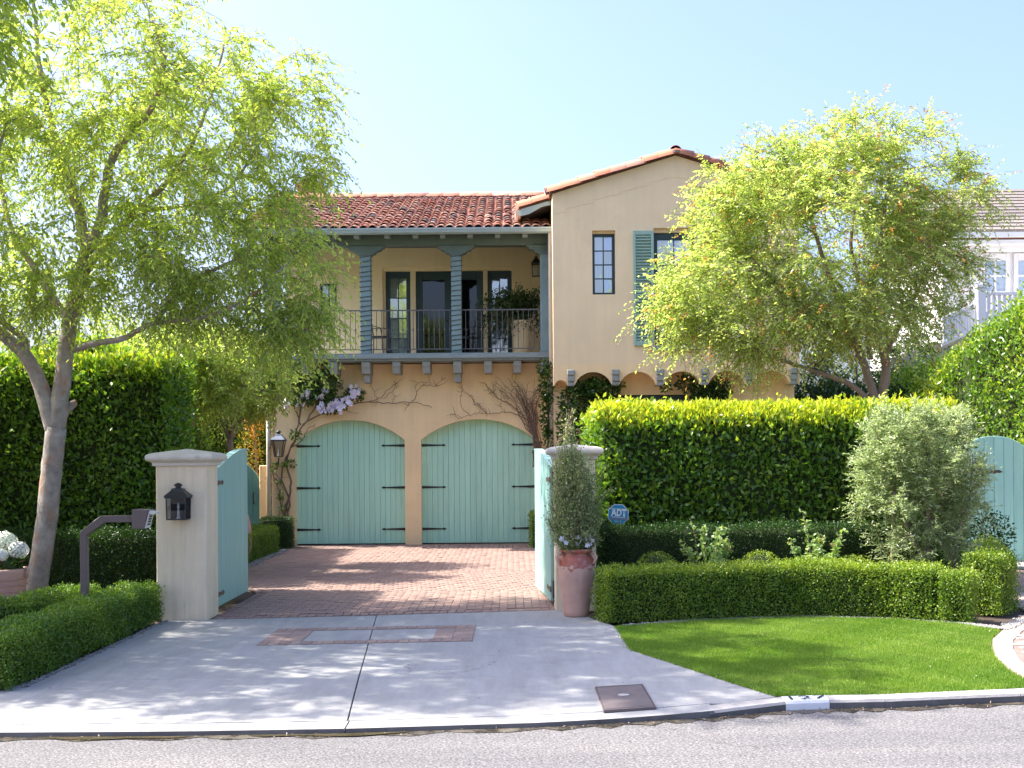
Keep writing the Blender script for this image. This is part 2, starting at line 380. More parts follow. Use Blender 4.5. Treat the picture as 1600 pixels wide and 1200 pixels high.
lf_box = leafmat('leaf_box', [(0.0, (0.07, 0.15, 0.022)), (0.5, (0.22, 0.31, 0.04)), (0.85, (0.37, 0.42, 0.05)), (1.0, (0.48, 0.36, 0.07))], 0.34, 0.38)
lf_olive = leafmat('leaf_olive', [(0.0, (0.18, 0.25, 0.11)), (0.5, (0.35, 0.42, 0.21)), (1.0, (0.58, 0.62, 0.42))], 0.45, 0.3, 0.6, (1, 1.02, 0.7))
lf_sage = leafmat('leaf_sage', [(0.0, (0.11, 0.17, 0.07)), (0.5, (0.22, 0.28, 0.11)), (1.0, (0.40, 0.43, 0.22))], 0.35, 0.45, 0.4, (1, 1.02, 0.65))
lf_rose = leafmat('leaf_rose', [(0.0, (0.12, 0.22, 0.06)), (0.6, (0.27, 0.38, 0.13)), (0.9, (0.34, 0.42, 0.18)), (1.0, (0.34, 0.16, 0.07))], 0.35, 0.35, 0.5)
lf_vine = leafmat('leaf_vine', [(0.0, (0.035, 0.085, 0.02)), (0.6, (0.085, 0.165, 0.035)), (1.0, (0.20, 0.28, 0.06))], 0.35, 0.4)
lf_orange = leafmat('leaf_bougainvillea', [(0.0, (0.14, 0.16, 0.03)), (0.4, (0.50, 0.20, 0.04)), (1.0, (0.58, 0.28, 0.08))], 0.4)
lf_grass = leafmat('turf_blade', [(0.0, (0.085, 0.18, 0.02)), (0.55, (0.175, 0.28, 0.035)), (1.0, (0.35, 0.41, 0.12))], 0.35, 0.5, 0.3)
lf_litter = leafmat('fallen_leaf', [(0.0, (0.07, 0.045, 0.025)), (0.6, (0.16, 0.10, 0.05)), (1.0, (0.45, 0.38, 0.30))], 0.1, 0.8, 0.2, (1, 1, 1))

# ------------------------------------------------------------------ foliage
def unit(a):
    return a/np.maximum(np.linalg.norm(a, axis=1, keepdims=True), 1e-9)
def raw_mesh(name, V, tris, tint_v, mat):
    me = bpy.data.meshes.new(name)
    nv, nt_ = len(V), len(tris)
    me.vertices.add(nv); me.vertices.foreach_set('co', np.ascontiguousarray(V, dtype=np.float32).ravel())
    me.loops.add(nt_*3); me.loops.foreach_set('vertex_index', np.ascontiguousarray(tris, dtype=np.int32).ravel())
    me.polygons.add(nt_); me.polygons.foreach_set('loop_start', np.arange(0, nt_*3, 3, dtype=np.int32))
    if tint_v is not None:
        a = me.attributes.new('tint', 'FLOAT', 'POINT'); a.data.foreach_set('value', np.ascontiguousarray(tint_v, dtype=np.float32))
    me.update(calc_edges=True)
    me.materials.append(mat)
    return me
class Leaves:
    def __init__(s): s.V = []; s.T = []; s.t = []; s.n = 0
    def add(s, P, D, Nn, Ln, Wd, tint, fold=0.18):
        n = len(P)
        if n == 0: return s
        D = unit(D); S = unit(np.cross(D, Nn)); Nn = np.cross(S, D)
        Ln = np.broadcast_to(np.asarray(Ln, float), (n,))[:, None]; Wd = np.broadcast_to(np.asarray(Wd, float), (n,))[:, None]
        mid = P + D*Ln*0.45 + Nn*Wd*fold
        V = np.stack([P, mid + S*Wd*0.5, P + D*Ln, mid - S*Wd*0.5], 1).reshape(-1, 3)
        i = np.arange(n)[:, None]*4 + s.n
        T = np.concatenate([np.concatenate([i, i+3, i+2], 1), np.concatenate([i, i+2, i+1], 1)], 0)
        s.V.append(V); s.T.append(T); s.t.append(np.repeat(np.clip(np.broadcast_to(tint, (n,)), 0, 1), 4)); s.n += 4*n
        return s
    def build(s, name, mat, parent=None, kind=None):
        o0 = np.array(WL[parent.name]) if parent else np.zeros(3)
        me = raw_mesh(name, np.concatenate(s.V) - o0, np.concatenate(s.T), np.concatenate(s.t), mat)
        o = link(name, me, parent)
        if kind: o['kind'] = kind
        return o
def lump(P, k=1.0, seed=0.0):
    x, y, z = P[:, 0]*k + seed, P[:, 1]*k + 1.7*seed, P[:, 2]*k - seed
    return (np.sin(3.1*x+1.3*z)*np.cos(2.7*y+0.8) + 0.6*np.sin(6.3*x-4.1*z+2.0)*np.cos(5.2*y+1.9*z) + 0.4*np.sin(11*x+9*z+7*y))/2.0
def clump(lv, c, rad, n, L_, W_, tint=(0.1, 0.9), up=0.3, out=0.6, shell=0.5):
    c = np.array(c, float); rad = np.array(rad, float)
    d = unit(rng.normal(size=(n, 3))); r = rng.uniform(0, 1, n)**(1.0/3.0 if shell < 0.6 else 0.2)
    P = c + d*r[:, None]*rad
    D = unit(d*out + rng.normal(size=(n, 3))*0.6 + np.array([0, 0, up]))
    Nn = rng.normal(size=(n, 3))*0.7 + np.array([0, 0, 0.8])
    lv.add(P, D, Nn, rng.uniform(0.65, 1.15, n)*L_, rng.uniform(0.75, 1.15, n)*W_, rng.uniform(tint[0], tint[1], n))
def hedge(name, label, path, width, height, L_, W_, dens, mat, group=None, z0=0.0, rough=0.05, tint=None, cat='hedge', round_top=0.06, parent=None, back=0.45, shoots=0, slope=None):
    """clipped hedge along a plan polyline: leaves on sides, top and ends over a dense inner mass of twigs"""
    pts = [np.array(p, float) for p in path]
    base = (pts[0] + pts[-1])/2
    rt = root(name, (base[0], base[1], z0), label, cat, group) if parent is None else parent
    seg = [np.linalg.norm(b-a) for a, b in zip(pts, pts[1:])]; tot = sum(seg); cum = np.concatenate([[0], np.cumsum(seg)])
    def frame(s):
        k = np.clip(np.searchsorted(cum, s, 'right') - 1, 0, len(seg)-1)
        A = np.array(pts)[k]; Bv = np.array(pts)[k+1]; t = (Bv - A)/np.array(seg)[k][:, None]
        p = A + t*(s - cum[k])[:, None]
        return p, t, np.stack([t[:, 1], -t[:, 0]], 1)             # right-hand side normal
    def hh(s): return height if slope is None else height + slope*(s/tot)
    lv = Leaves()
    def put(n, s, off, z, nrm_side, nrm_up, nrm_t):
        p, t, q = frame(s)
        P = np.stack([p[:, 0] + q[:, 0]*off, p[:, 1] + q[:, 1]*off, z0 + z], 1)
        Nn = np.stack([q[:, 0]*nrm_side + t[:, 0]*nrm_t, q[:, 1]*nrm_side + t[:, 1]*nrm_t, nrm_up + 0*s], 1)
        disp = lump(P, 1.6, 0.7)*rough + lump(P, 0.55, 2.3)*rough*1.1 + rng.normal(size=n)*rough*0.7 - rng.uniform(0, 1, n)**2*rough*1.6
        P = P + Nn*disp[:, None]
        D = rng.normal(size=(n, 3))*0.6 + Nn*0.35 + np.array([0, 0, 0.55])
        Nl = Nn*0.7 + np.array([0, 0, 0.35]) + rng.normal(size=(n, 3))*0.55
        tn = rng.uniform(0.0, 0.62, n) + 0.12*lump(P, 0.9, 2.0)
        if tint is not None: tn = tint(P, z, hh(s), tn)
        lv.add(P, D, Nl, rng.uniform(0.7, 1.2, n)*L_, rng.uniform(0.75, 1.2, n)*W_, tn)
    for side, k in ((1, 1.0), (-1, back)):
        n = int(tot*height*dens*k); s = rng.uniform(0, tot, n); z = rng.uniform(0, 1, n)*hh(s)
        w = width/2 - np.maximum(0, z - (hh(s) - round_top))**2/max(round_top, 1e-3)*0.7
        put(n, s, side*w, z, side*1.0, 0.0, 0.0)
    n = int(tot*width*dens*1.1); s = rng.uniform(0, tot, n); o = rng.uniform(-0.5, 0.5, n)*width
    put(n, s, o, hh(s) - np.maximum(0, np.abs(o) - (width/2 - round_top))**2/max(round_top, 1e-3)*0.7, 0.0, 1.0, 0.0)
    for e in (0, 1):
        n = int(width*height*dens); s = np.full(n, 0.0 if e == 0 else tot); z = rng.uniform(0, 1, n)*hh(s)
        put(n, s, rng.uniform(-0.5, 0.5, n)*width, z, 0.0, 0.0, -1.0 if e == 0 else 1.0)
    if shoots:
        n = int(tot*width*shoots); s = rng.uniform(0, tot, n); o = rng.uniform(-0.5, 0.52, n)*(width-0.04)
        p, t, q = frame(s); hz = hh(s) - np.maximum(0, np.abs(o) - (width/2 - round_top))**2/max(round_top, 1e-3)*0.7
        P = np.stack([p[:, 0]+q[:, 0]*o, p[:, 1]+q[:, 1]*o, z0 + hz + rng.uniform(-0.05, 0.08, n) + 0.05*lump(np.stack([s, o, 0*s], 1), 2.2, 4)], 1)
        D = rng.normal(size=(n, 3))*0.38 + np.array([0, 0, 1.0]) + np.concatenate([q, np.zeros((n, 1))], 1)*(o/width)[:, None]*0.9
        lv.add(P, D, rng.normal(size=(n, 3)) + np.array([-0.5, -0.3, 0.2]), rng.uniform(0.7, 1.15, n)*L_, rng.uniform(0.7, 1.1, n)*W_, rng.uniform(0.72, 1.0, n))
    if shoots > 600:                                   # stray sprigs that outgrew the last clipping
        for _ in range(int(tot*9)):
            s1 = np.array([rng.uniform(0, tot)]); o1 = rng.uniform(-0.45, 0.5)*width; p, t, q = frame(s1)
            b0 = np.array([p[0, 0]+q[0, 0]*o1, p[0, 1]+q[0, 1]*o1, z0 + hh(s1[0]) - 0.04]); hgt_ = rng.uniform(0.10, 0.26); ld = np.array([rng.normal()*0.25, rng.normal()*0.25, 1.0]); nl = 9
            u = np.linspace(0.2, 1, nl)[:, None]; lv.add(b0 + u*hgt_*ld, rng.normal(size=(nl, 3))*0.7 + np.array([0, 0, 0.6]), rng.normal(size=(nl, 3)), L_*0.75, W_*0.75, rng.uniform(0.8, 1.0, nl))
    lv.build('foliage', mat, rt, 'stuff')
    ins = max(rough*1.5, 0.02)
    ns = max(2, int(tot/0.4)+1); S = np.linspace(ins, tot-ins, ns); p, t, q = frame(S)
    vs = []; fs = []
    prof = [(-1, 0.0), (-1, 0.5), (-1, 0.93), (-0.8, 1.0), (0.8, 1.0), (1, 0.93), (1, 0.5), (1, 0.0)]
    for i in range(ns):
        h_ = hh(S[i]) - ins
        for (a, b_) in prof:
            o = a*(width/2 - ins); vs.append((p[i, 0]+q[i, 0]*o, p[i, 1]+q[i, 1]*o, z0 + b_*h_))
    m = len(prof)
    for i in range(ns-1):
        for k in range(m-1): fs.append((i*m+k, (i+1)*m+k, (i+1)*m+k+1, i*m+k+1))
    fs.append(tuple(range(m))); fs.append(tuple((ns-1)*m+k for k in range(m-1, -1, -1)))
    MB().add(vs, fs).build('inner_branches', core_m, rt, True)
    return rt

def catmull(pts, n=4):
    pts = [Vector(p) for p in pts]
    if len(pts) < 3: return pts
    P = [pts[0]*2 - pts[1]] + pts + [pts[-1]*2 - pts[-2]]
    out = []
    for i in range(1, len(P)-2):
        a, b, c, d = P[i-1], P[i], P[i+1], P[i+2]
        for k in range(n):
            t = k/n
            out.append(0.5*((2*b) + (c-a)*t + (2*a-5*b+4*c-d)*t*t + (3*b-a-3*c+d)*t**3))
    out.append(pts[-1])
    return out
def tree(name, label, limbs, blobs, ntar, ntwig, nleaf, L_, W_, mat, barkm, cat='tree', group=None, droop=0.5, twig_len=0.45, tint=None, seed=1, base=None, twigr=0.004, arch=0.25, outward=0.6, leaf_droop=0.35, tw_up=0.0):
    """limbs: [(list of world points, r0, r1)], blobs: [(centre, radii, weight)] that the crown fills"""
    rg = np.random.default_rng(seed); rd = random.Random(seed)
    base = Vector(base) if base else Vector(limbs[0][0][0])
    rt = root(name, (base.x, base.y, 0), label, cat, group)
    wood = MB(); nodes = []; nrad = []
    for li, (pts, r0, r1) in enumerate(limbs):
        c = catmull(pts, 5)
        for i in range(1, len(c)-1):
            c[i] = c[i] + Vector((rd.gauss(0, 1), rd.gauss(0, 1), rd.gauss(0, 1)))*(0.10*min(r0, 0.12)*(0.25 if li < 3 else 1.0))
        rr = [r0 + (r1-r0)*i/(len(c)-1) for i in range(len(c))]
        if li == 0: rr[0] *= 1.35; rr[1] *= 1.15
        wood.tube(c, rr, 10 if r0 > 0.06 else 7)
        if li > 0 or len(limbs) == 1:
            for i in range(len(c)//3 if li else len(c)//2, len(c)): nodes.append(c[i]); nrad.append(rr[i])
    wood.build('trunk', barkm, rt, True)
    ws = np.array([b[2] for b in blobs], float); ws /= ws.sum()
    tar = []
    for _ in range(ntar):
        c, r, w = blobs[rg.choice(len(blobs), p=ws)]
        d = rg.normal(size=3); d /= np.linalg.norm(d)
        tar.append(np.array(c) + d*np.array(r)*rg.uniform(0.12, 1.0)**0.45)
    NA = [np.array(p) for p in nodes]
    tar = np.array(tar); A = np.array(NA)
    order = np.argsort([np.min(np.linalg.norm(A - t, axis=1)) for t in tar])
    br = MB(); buf = np.zeros((len(NA) + ntar*5, 3)); buf[:len(NA)] = A; rbuf = np.zeros(len(buf)); rbuf[:len(NA)] = nrad; cnt = len(NA)
    centre = np.average([b[0] for b in blobs], axis=0, weights=ws)
    lv = Leaves(); tw = MB()
    PP, DD, NN, TT = [], [], [], []
    for ti in order:
        t = tar[ti]
        d2 = np.linalg.norm(buf[:cnt] - t, axis=1); k = int(np.argmin(d2))
        a = buf[k]; ln = d2[k]; ra = min(rbuf[k]*0.6, 0.006 + 0.016*ln, 0.05)
        ptsb = [a]
        perp = rg.normal(size=3)*0.10*ln
        for q in (0.25, 0.5, 0.75):
            ptsb.append(a + (t-a)*q + perp*math.sin(q*math.pi) + np.array([0, 0, arch*ln*math.sin(q*math.pi)*0.6]) + rg.normal(size=3)*0.03*ln)
        ptsb.append(t)
        rads = [ra + (max(twigr*1.2, ra*0.4) - ra)*i/4 for i in range(5)]
        br.tube(ptsb, rads, 5, False)
        buf[cnt:cnt+4] = ptsb[1:]; rbuf[cnt:cnt+4] = rads[1:]; cnt += 4
        ow = t - centre; ow /= max(np.linalg.norm(ow), 1e-6)
        for j in range(ntwig):
            u = rg.uniform(0.35, 1.0); f = u*4; i0 = min(3, int(f)); st = ptsb[i0] + (ptsb[i0+1]-ptsb[i0])*(f-i0)
            d = rg.normal(size=3)*0.8 + ow*outward + np.array([0, 0, tw_up]); d /= np.linalg.norm(d)
            ll = twig_len*rg.uniform(0.5, 1.3)
            m1 = st + d*ll*0.5; e = st + d*ll*0.95 + np.array([0, 0, -droop*ll*rg.uniform(0.5, 1.2)])
            m1 = m1 + np.array([0, 0, -droop*ll*0.15])
            tw.tube([st, m1, e], [twigr, twigr*0.8, twigr*0.5], 3, False)
            nl = max(3, int(nleaf*rg.uniform(0.7, 1.3))); uu = np.linspace(0.1, 1.0, nl)[:, None]
            pos = (1-uu)**2*st + 2*uu*(1-uu)*m1 + uu**2*e
            tg = unit(2*(1-uu)*(m1-st) + 2*uu*(e-m1))
            sd = unit(np.cross(tg, np.array([0.1, 0.05, 1.0]))); sg = np.where(np.arange(nl) % 2 == 0, 1, -1)[:, None]
            DD.append(tg*0.55 + sd*sg*0.8 + rg.normal(size=(nl, 3))*0.35 + np.array([0, 0, -leaf_droop]))
            PP.append(pos); NN.append(rg.normal(size=(nl, 3))*0.6 + np.array([0, 0, 0.8]))
            tt = rg.uniform(0.0, 0.75, nl)
            TT.append(tint(rg, pos, tt, ow) if tint else tt)
    P = np.concatenate(PP); n = len(P)
    lv.add(P, np.concatenate(DD), np.concatenate(NN), rg.uniform(0.65, 1.2, n)*L_, rg.uniform(0.7, 1.2, n)*W_, np.concatenate(TT))
    br.build('branches', barkm, rt, True)['kind'] = 'stuff'
    cr = lv.build('crown', mat, rt, 'stuff')
    tw.build('twigs', twig_m, cr)
    return rt

# ------------------------------------------------------------------ ground, street, kerb, driveway
def sheet(name, poly, z, mat, parent=None, thick=0.0):
    mb = MB()
    P = [Vector((p[0], p[1], z if len(p) < 3 else p[2])) for p in poly]
    if thick: mb.prism(P, (0, 0, -thick))
    else: mb.add(P, [tuple(range(len(P)))])
    return mb.build(name, mat, parent)
earth = plain('earth_far', (0.20, 0.18, 0.14), 1.0, 0.25, 0.05)
tag(sheet('ground', [(-600, -600), (600, -600), (600, 900), (-600, 900)], -0.16, earth), kind='structure')
STZ = -0.07
front = [gnd(px, py, z) for px, py, z in ((-400, 1148, -0.035), (0, 1144.5, -0.035), (270, 1143, -0.035), (540, 1138.5, -0.035), (850, 1129, -0.035), (1000, 1120.5, -0.033), (1110, 1111, -0.02), (1228, 1096.5, 0), (1296, 1094, 0), (1383, 1092.5, 0), (1595, 1083.5, 0), (1800, 1072, 0), (2300, 1040, 0))]
front.insert(0, Vector((-14, 8.95, -0.035)))
# street: runs along the kerb line
mb = MB()
nf = len(front)
mb.add([(p.x, p.y - 0.002, STZ) for p in front] + [(p.x*1.0, -9.0, STZ) for p in front], [(i+nf, i+1+nf, i+1, i) for i in range(nf-1)])
mb.add([(-60, -9, STZ-0.001), (-14, -9, STZ-0.001), (-14, 8.948, STZ-0.001), (-60, 8.6, STZ-0.001)], [(0, 1, 2, 3)])
e = front[-1]
mb.add([(e.x, -9, STZ-0.001), (60, -9, STZ-0.001), (60, 18, STZ-0.001), (e.x, e.y-0.002, STZ-0.001)], [(0, 1, 2, 3)])
tag(mb.build('street', asphalt), kind='structure')
# wet dirty gutter line along the kerb
def strip(name, pts, w0, w1, z, mat):
    m = MB(); n = len(pts)
    lo = [(p.x, p.y - (w0 + (w1-w0)*0.5*(1+math.sin(i*2.3))), z) for i, p in enumerate(pts)]
    hi = [(p.x, p.y - 0.003, z) for p in pts]
    m.add(lo + hi, [(i, i+1, i+1+n, i+n) for i in range(n-1)])
    return m.build(name, mat)
fine = []
for a, b in zip(front[1:-1], front[2:]):
    for k in range(6): fine.append(a + (b-a)*(k/6))
tag(strip('gutter_water', fine, 0.05, 0.17, STZ+0.004, wet), 'dark wet gutter with shallow puddles along the kerb', 'puddle', kind='stuff')

water_m = bpy.data.materials.new('puddle_water'); _nt, N, L, B = nodes_of(water_m)
n1 = noise(N, L, 5, 4, 0.6); r1 = ramp(N, [(0.3, (0.05, 0.042, 0.018)), (0.7, (0.11, 0.09, 0.045))]); L.new(n1.outputs['Fac'], r1.inputs['Fac']); L.new(r1.outputs['Color'], B.inputs['Base Color']); B.inputs['Roughness'].default_value = 0.07
for (xa_, xb_, lb) in ((55, 300, 'long shallow puddle in the gutter near the hedge end'), (385, 640, 'muddy puddle in the gutter below the apron joint')):
    x0_, x1_ = gnd(xa_, 1152, STZ).x, gnd(xb_, 1150, STZ).x
    up_, lo_ = [], []
    for k in range(31):
        x = x0_ + (x1_-x0_)*k/30; t = k/30; w = 0.10*math.sin(math.pi*t)**0.5*(0.75 + 0.25*math.sin(9*t + xa_)) + 0.004
        for a, b in zip(front, front[1:]):
            if a.x <= x <= b.x: yk = a.y + (b.y-a.y)*(x-a.x)/(b.x-a.x); break
        up_.append((x, yk - 0.03, STZ+0.009)); lo_.append((x, yk - 0.03 - w, STZ+0.009))
    tag(MB().add(lo_ + up_, [(i, i+1, i+32, i+31) for i in range(30)]).build('puddle', water_m), lb, 'puddle')
# planting soil of the whole plot
tag(sheet('garden_soil', [(-60, 10.9), (-4.15, 10.9), (-4.15, 14.9), (1.2, 15.0), (1.75, 11.2), (3.0, 10.6), (60, 18), (60, 60), (-60, 60)], -0.03, soil), kind='structure')
tag(sheet('garden_verge', [(-14, 8.96), (-5.35, 8.96), (-4.2, 10.95), (-14, 10.95)], -0.012, soil), kind='structure')

# concrete apron: four slabs with open joints
apron = root('driveway_apron', (-1.2, 12, 0), kind='structure')
j0, j1 = gnd(588, 962), gnd(540, 1138, -0.035)
def jx(y): return j0.x + (j1.x - j0.x)*(j0.y - y)/(j0.y - j1.y)
def fy(x):
    for a, b in zip(front, front[1:]):
        if a.x <= x <= b.x: return a.y + (b.y-a.y)*(x-a.x)/(b.x-a.x), a.z + (b.z-a.z)*(x-a.x)/(b.x-a.x)
    return front[0].y, front[0].z
g = 0.006
back_l, back_r = gnd(325, 968), gnd(868, 953)
cA, cB, cC = gnd(962, 979), gnd(985, 1015.5), gnd(1212, 1089)
ys = 9.0 + 0.28
def slab(pl): 
    m = MB(); P = [Vector(p) for p in pl]; m.prism(P, (0, 0, -0.10)); o = m.build('slab', concrete, apron); return o
bl = Vector((-4.08, back_l.y, 0)); 
mid = 10.9
# back left, back right
slab([(-4.08, mid, 0), (jx(mid)-g, mid, 0), (jx(back_l.y+0.2)-g, back_l.y + 0.25, 0), (back_l.x, back_l.y, 0), (-4.08, back_l.y, 0)])
xr = cB.x + (cC.x - cB.x)*(cB.y - mid)/(cB.y - cC.y)
slab([(jx(mid)+g, mid, 0), (xr, mid, 0), cB, cA, (back_r.x+0.15, back_r.y, 0), (jx(back_l.y+0.25)+g, back_l.y+0.27, 0)])
# sloping middle strip down towards the street, then the gutter strip
def row(x): y, z = fy(x); return y, z
def fan(x0, x1, ya, yb_off, side):
    """slab from depth ya (z 0) to the front line + yb_off"""
    xs = np.linspace(x0, x1, 7)
    P = [(x, row(x)[0] + yb_off, row(x)[1] + 0.016*yb_off) for x in xs]
    return P
wid = 0.26
Pl = fan(-5.3, jx(9.3)-g, mid, wid, 0)
slab([(-4.08, mid-0.002, 0)] + [Pl[0]] + Pl[1:] + [(jx(mid)-g, mid-0.002, 0)])
Pr = fan(jx(9.3)+g, 1.48, mid, wid, 0)
kx = [Vector((1.60, fy(1.60)[0]+0.15, -0.012))]
slab([(jx(mid)+g, mid-0.002, 0)] + Pr + [(p.x, p.y+0.03, p.z) for p in kx] + [(cC.x, cC.y, 0), (xr, mid-0.002, 0)])
def lip(x0, x1):
    xs = np.linspace(x0, x1, 9)
    a = [(x, row(x)[0], row(x)[1]) for x in xs]; b = [(x, row(x)[0] + wid - 0.013, row(x)[1] + 0.004) for x in xs[::-1]]
    ob = slab(a + b); ob.data.materials.append(kerb_face)
    for p in ob.data.polygons:
        if p.normal.y < -0.9: p.material_index = 1
lip(-5.3, jx(9.1)-g); lip(jx(9.1)+g, 1.485)

# kerb along the lawn
kerb = root('kerb', (4, 10, 0), kind='structure')
kf = [p for p in front if p.x > 1.15]
def kerb_piece(pts, mat, name, up=0.0, outw=0.0):
    m = MB(); n = len(pts)
    V = []
    for p in pts:
        z = p.z + up
        V += [(p.x, p.y - outw, STZ - 0.03), (p.x, p.y - outw, z - 0.02), (p.x, p.y - outw + 0.012, z), (p.x, p.y + 0.17, z + 0.006), (p.x, p.y + 0.17, STZ - 0.03)]
    fs = []
    for i in range(n-1):
        for k in range(4): fs.append((i*5+k, (i+1)*5+k, (i+1)*5+k+1, i*5+k+1))
    fs += [(0, 1, 2, 3, 4), tuple((n-1)*5+k for k in (4, 3, 2, 1, 0))]
    m.add(V, fs); ob = m.build(name, mat, kerb)
    if mat is kerb_m:
        ob.data.materials.append(kerb_face)
        for p in ob.data.polygons:
            if p.normal.y < -0.9: p.material_index = 1
    return ob
kerb_piece([p for p in kf if p.x <= 2.08] , kerb_m, 'kerb_stone')
rest = [p for p in kf if p.x > 2.05]
wa, wb = rest[0], rest[1]
kerb_piece([wa, wb], kerb_white, 'painted_kerb_stone', 0.003, 0.003)
cuts = [wb + (rest[2]-wb)*1.0, rest[3], rest[4], rest[5]]
prev = wb
for c in cuts:
    d = (c - prev).normalized()*0.006
    kerb_piece([prev + d*0.5, (prev+c)/2, c - d*0.5], kerb_m, 'kerb_stone'); prev = c
# house number stencilled on the white block
def text_mesh(body, size, mat, name, parent, origin, xdir, ydir, ext=0.0, align='CENTER', shear=0.0, sx=1.0, bold=0.0):
    cu = bpy.data.curves.new('tmp', 'FONT'); cu.body = body; cu.size = size; cu.align_x = align; cu.align_y = 'CENTER'; cu.shear = shear; cu.extrude = ext; cu.offset = bold*size
    cu.resolution_u = 3
    ob = bpy.data.objects.new('tmp', cu); COL.objects.link(ob)
    dg = bpy.context.evaluated_depsgraph_get(); dg.update()
    me = bpy.data.meshes.new_from_object(ob.evaluated_get(dg)); bpy.data.objects.remove(ob)
    xd, yd = Vector(xdir).normalized(), Vector(ydir).normalized(); zd = xd.cross(yd)
    me.transform(Matrix(((xd.x*sx, yd.x, zd.x, 0), (xd.y*sx, yd.y, zd.y, 0), (xd.z*sx, yd.z, zd.z, 0), (0, 0, 0, 1))))
    me.name = name; me.materials.clear(); me.materials.append(mat)
    return link(name, me, parent, origin)
c0 = (wa + wb)/2
text_mesh('127', 0.155, black_paint, 'house_number', kerb, (c0.x, c0.y + 0.088, 0.0125), wb - wa, (0.03, 1, 0.02), 0.0, sx=1.5)

# utility cover set in the concrete
uq = [gnd(932, 1075), gnd(1003, 1071), gnd(1022, 1102), gnd(945, 1107)]
zc = 0.004
uc = root('utility_cover', (uq[0].x, uq[0].y, 0), 'rectangular brown metal utility cover set in the concrete apron', 'utility cover')
def lerp4(q, u, v): return (q[0]*(1-u)+q[1]*u)*(1-v) + (q[3]*(1-u)+q[2]*u)*v
slz = lambda p: (0.0 if p.y > 10.1 else -0.008)
P = [Vector((p.x, p.y, slz(p) + 0.006)) for p in uq]; MB().prism(P[::-1], (0, 0, -0.05)).build('lid', cover_m, uc, bevel=0.003)
P2 = []
for u, v in ((-0.03, -0.05), (1.03, -0.05), (1.03, 1.05), (-0.03, 1.05)): P2.append(lerp4(P, u, v))
fr = MB()
for a, b in ((0, 1), (1, 2), (2, 3), (3, 0)):
    fr.prism([P2[a] - Vector((0, 0, 0.001)), P2[b] - Vector((0, 0, 0.001)), P[b].lerp(P2[b], 0.35) - Vector((0, 0, 0.001)), P[a].lerp(P2[a], 0.35) - Vector((0, 0, 0.001))], (0, 0, -0.02))
fr.build('frame', cover_m, uc)
cc = lerp4(P, 0.5, 0.45); MB().lathe((cc.x, cc.y, cc.z), [(0.0, 0.004), (0.045, 0.004), (0.045, 0.0)][::-1], 14).build('lifting_hole', kerb_m, uc)

# brick driveway -------------------------------------------------
drive = root('brick_driveway', (-1.8, 21, 0), kind='structure')
XL = lambda y: -3.45 - max(0, min(1, (y-18.0)/3))*1.25 if y > 15.6 else -3.5
XRt = lambda y: 0.62
yA, yB = back_l.y + 0.06, 27.95
sheet('bedding', [(-3.56, yA-0.02), (0.72, back_r.y+0.02), (0.72, yB), (-4.85, yB), (-4.85, 21), (-3.60, 18)], -0.012, mortar, drive)
def yfront(x): return back_l.y + (back_r.y - back_l.y)*(x - back_l.x)/(back_r.x - back_l.x) + 0.03
BL, BW, BH = 0.202, 0.100, 0.05
bm_brick = MB().box(-BL/2+0.004, BL/2-0.004, -BW/2+0.004, BW/2-0.004, -BH, 0.0)
me_brick = bpy.data.meshes.new('brick')
def chamfer_brick(l, w):
    c = 0.004
    return [(-l, -w, -BH), (l, -w, -BH), (l, w, -BH), (-l, w, -BH), (-l, -w, -c), (l, -w, -c), (l, w, -c), (-l, w, -c), (-l+c, -w+c, 0), (l-c, -w+c, 0), (l-c, w-c, 0), (-l+c, w-c, 0)], \
        [(0, 1, 5, 4), (1, 2, 6, 5), (2, 3, 7, 6), (3, 0, 4, 7), (4, 5, 9, 8), (5, 6, 10, 9), (6, 7, 11, 10), (7, 4, 8, 11), (8, 9, 10, 11)]
cv, cf = chamfer_brick(BL/2-0.005, BW/2-0.005)
me_brick.from_pydata(cv, [], cf); me_brick.materials.append(brick_m)
spots = []
# soldier course at the concrete edge
x = -3.5
while x < 0.62:
    spots.append((x + 0.05, yfront(x) + 0.10, math.pi/2)); x += 0.104
y = yA + 0.2; rowi = 0
while y < yB - 0.05:
    x = XL(y) + (0.101 if rowi % 2 else 0.0)
    while x < XRt(y):
        if y - 0.05 > yfront(x) + 0.21: spots.append((x, y, 0.0))
        x += BL + 0.003
    y += BW + 0.003; rowi += 1
rb = random.Random(3)
def place_piece(name, me, parent, loc, rz, tilt=0.006):
    o = link(name, me, parent, loc); o.rotation_euler = (rb.gauss(0, tilt), rb.gauss(0, tilt), rz + rb.gauss(0, 0.008)); return o
NB = 296
for (x, y, a) in spots[:NB]: place_piece('brick', me_brick, drive, (x, y, 0.002 + rb.gauss(0, 0.0018)), a)
Vs, Ts, Tt = [], [], []
tri = [t for f in cf for t in ((f[0], f[1], f[2]), (f[0], f[2], f[3]))]
cvn = np.array(cv); trn = np.array(tri)
for i, (x, y, a) in enumerate(spots[NB:]):
    t1, t2 = rb.gauss(0, 0.006), rb.gauss(0, 0.006)
    v = cvn.copy(); v[:, 2] += v[:, 0]*t1 + v[:, 1]*t2 + 0.002 + rb.gauss(0, 0.0018)
    if a: v[:, [0, 1]] = np.stack([-v[:, 1], v[:, 0]], 1)
    Vs.append(v + np.array([x, y, 0])); Ts.append(trn + 12*i); Tt.append(np.full(12, rb.random()))
o0 = np.array(WL[drive.name])
link('far_bricks', raw_mesh('far_bricks', np.concatenate(Vs) - o0, np.concatenate(Ts), np.concatenate(Tt), brick_m), drive)['kind'] = 'stuff'

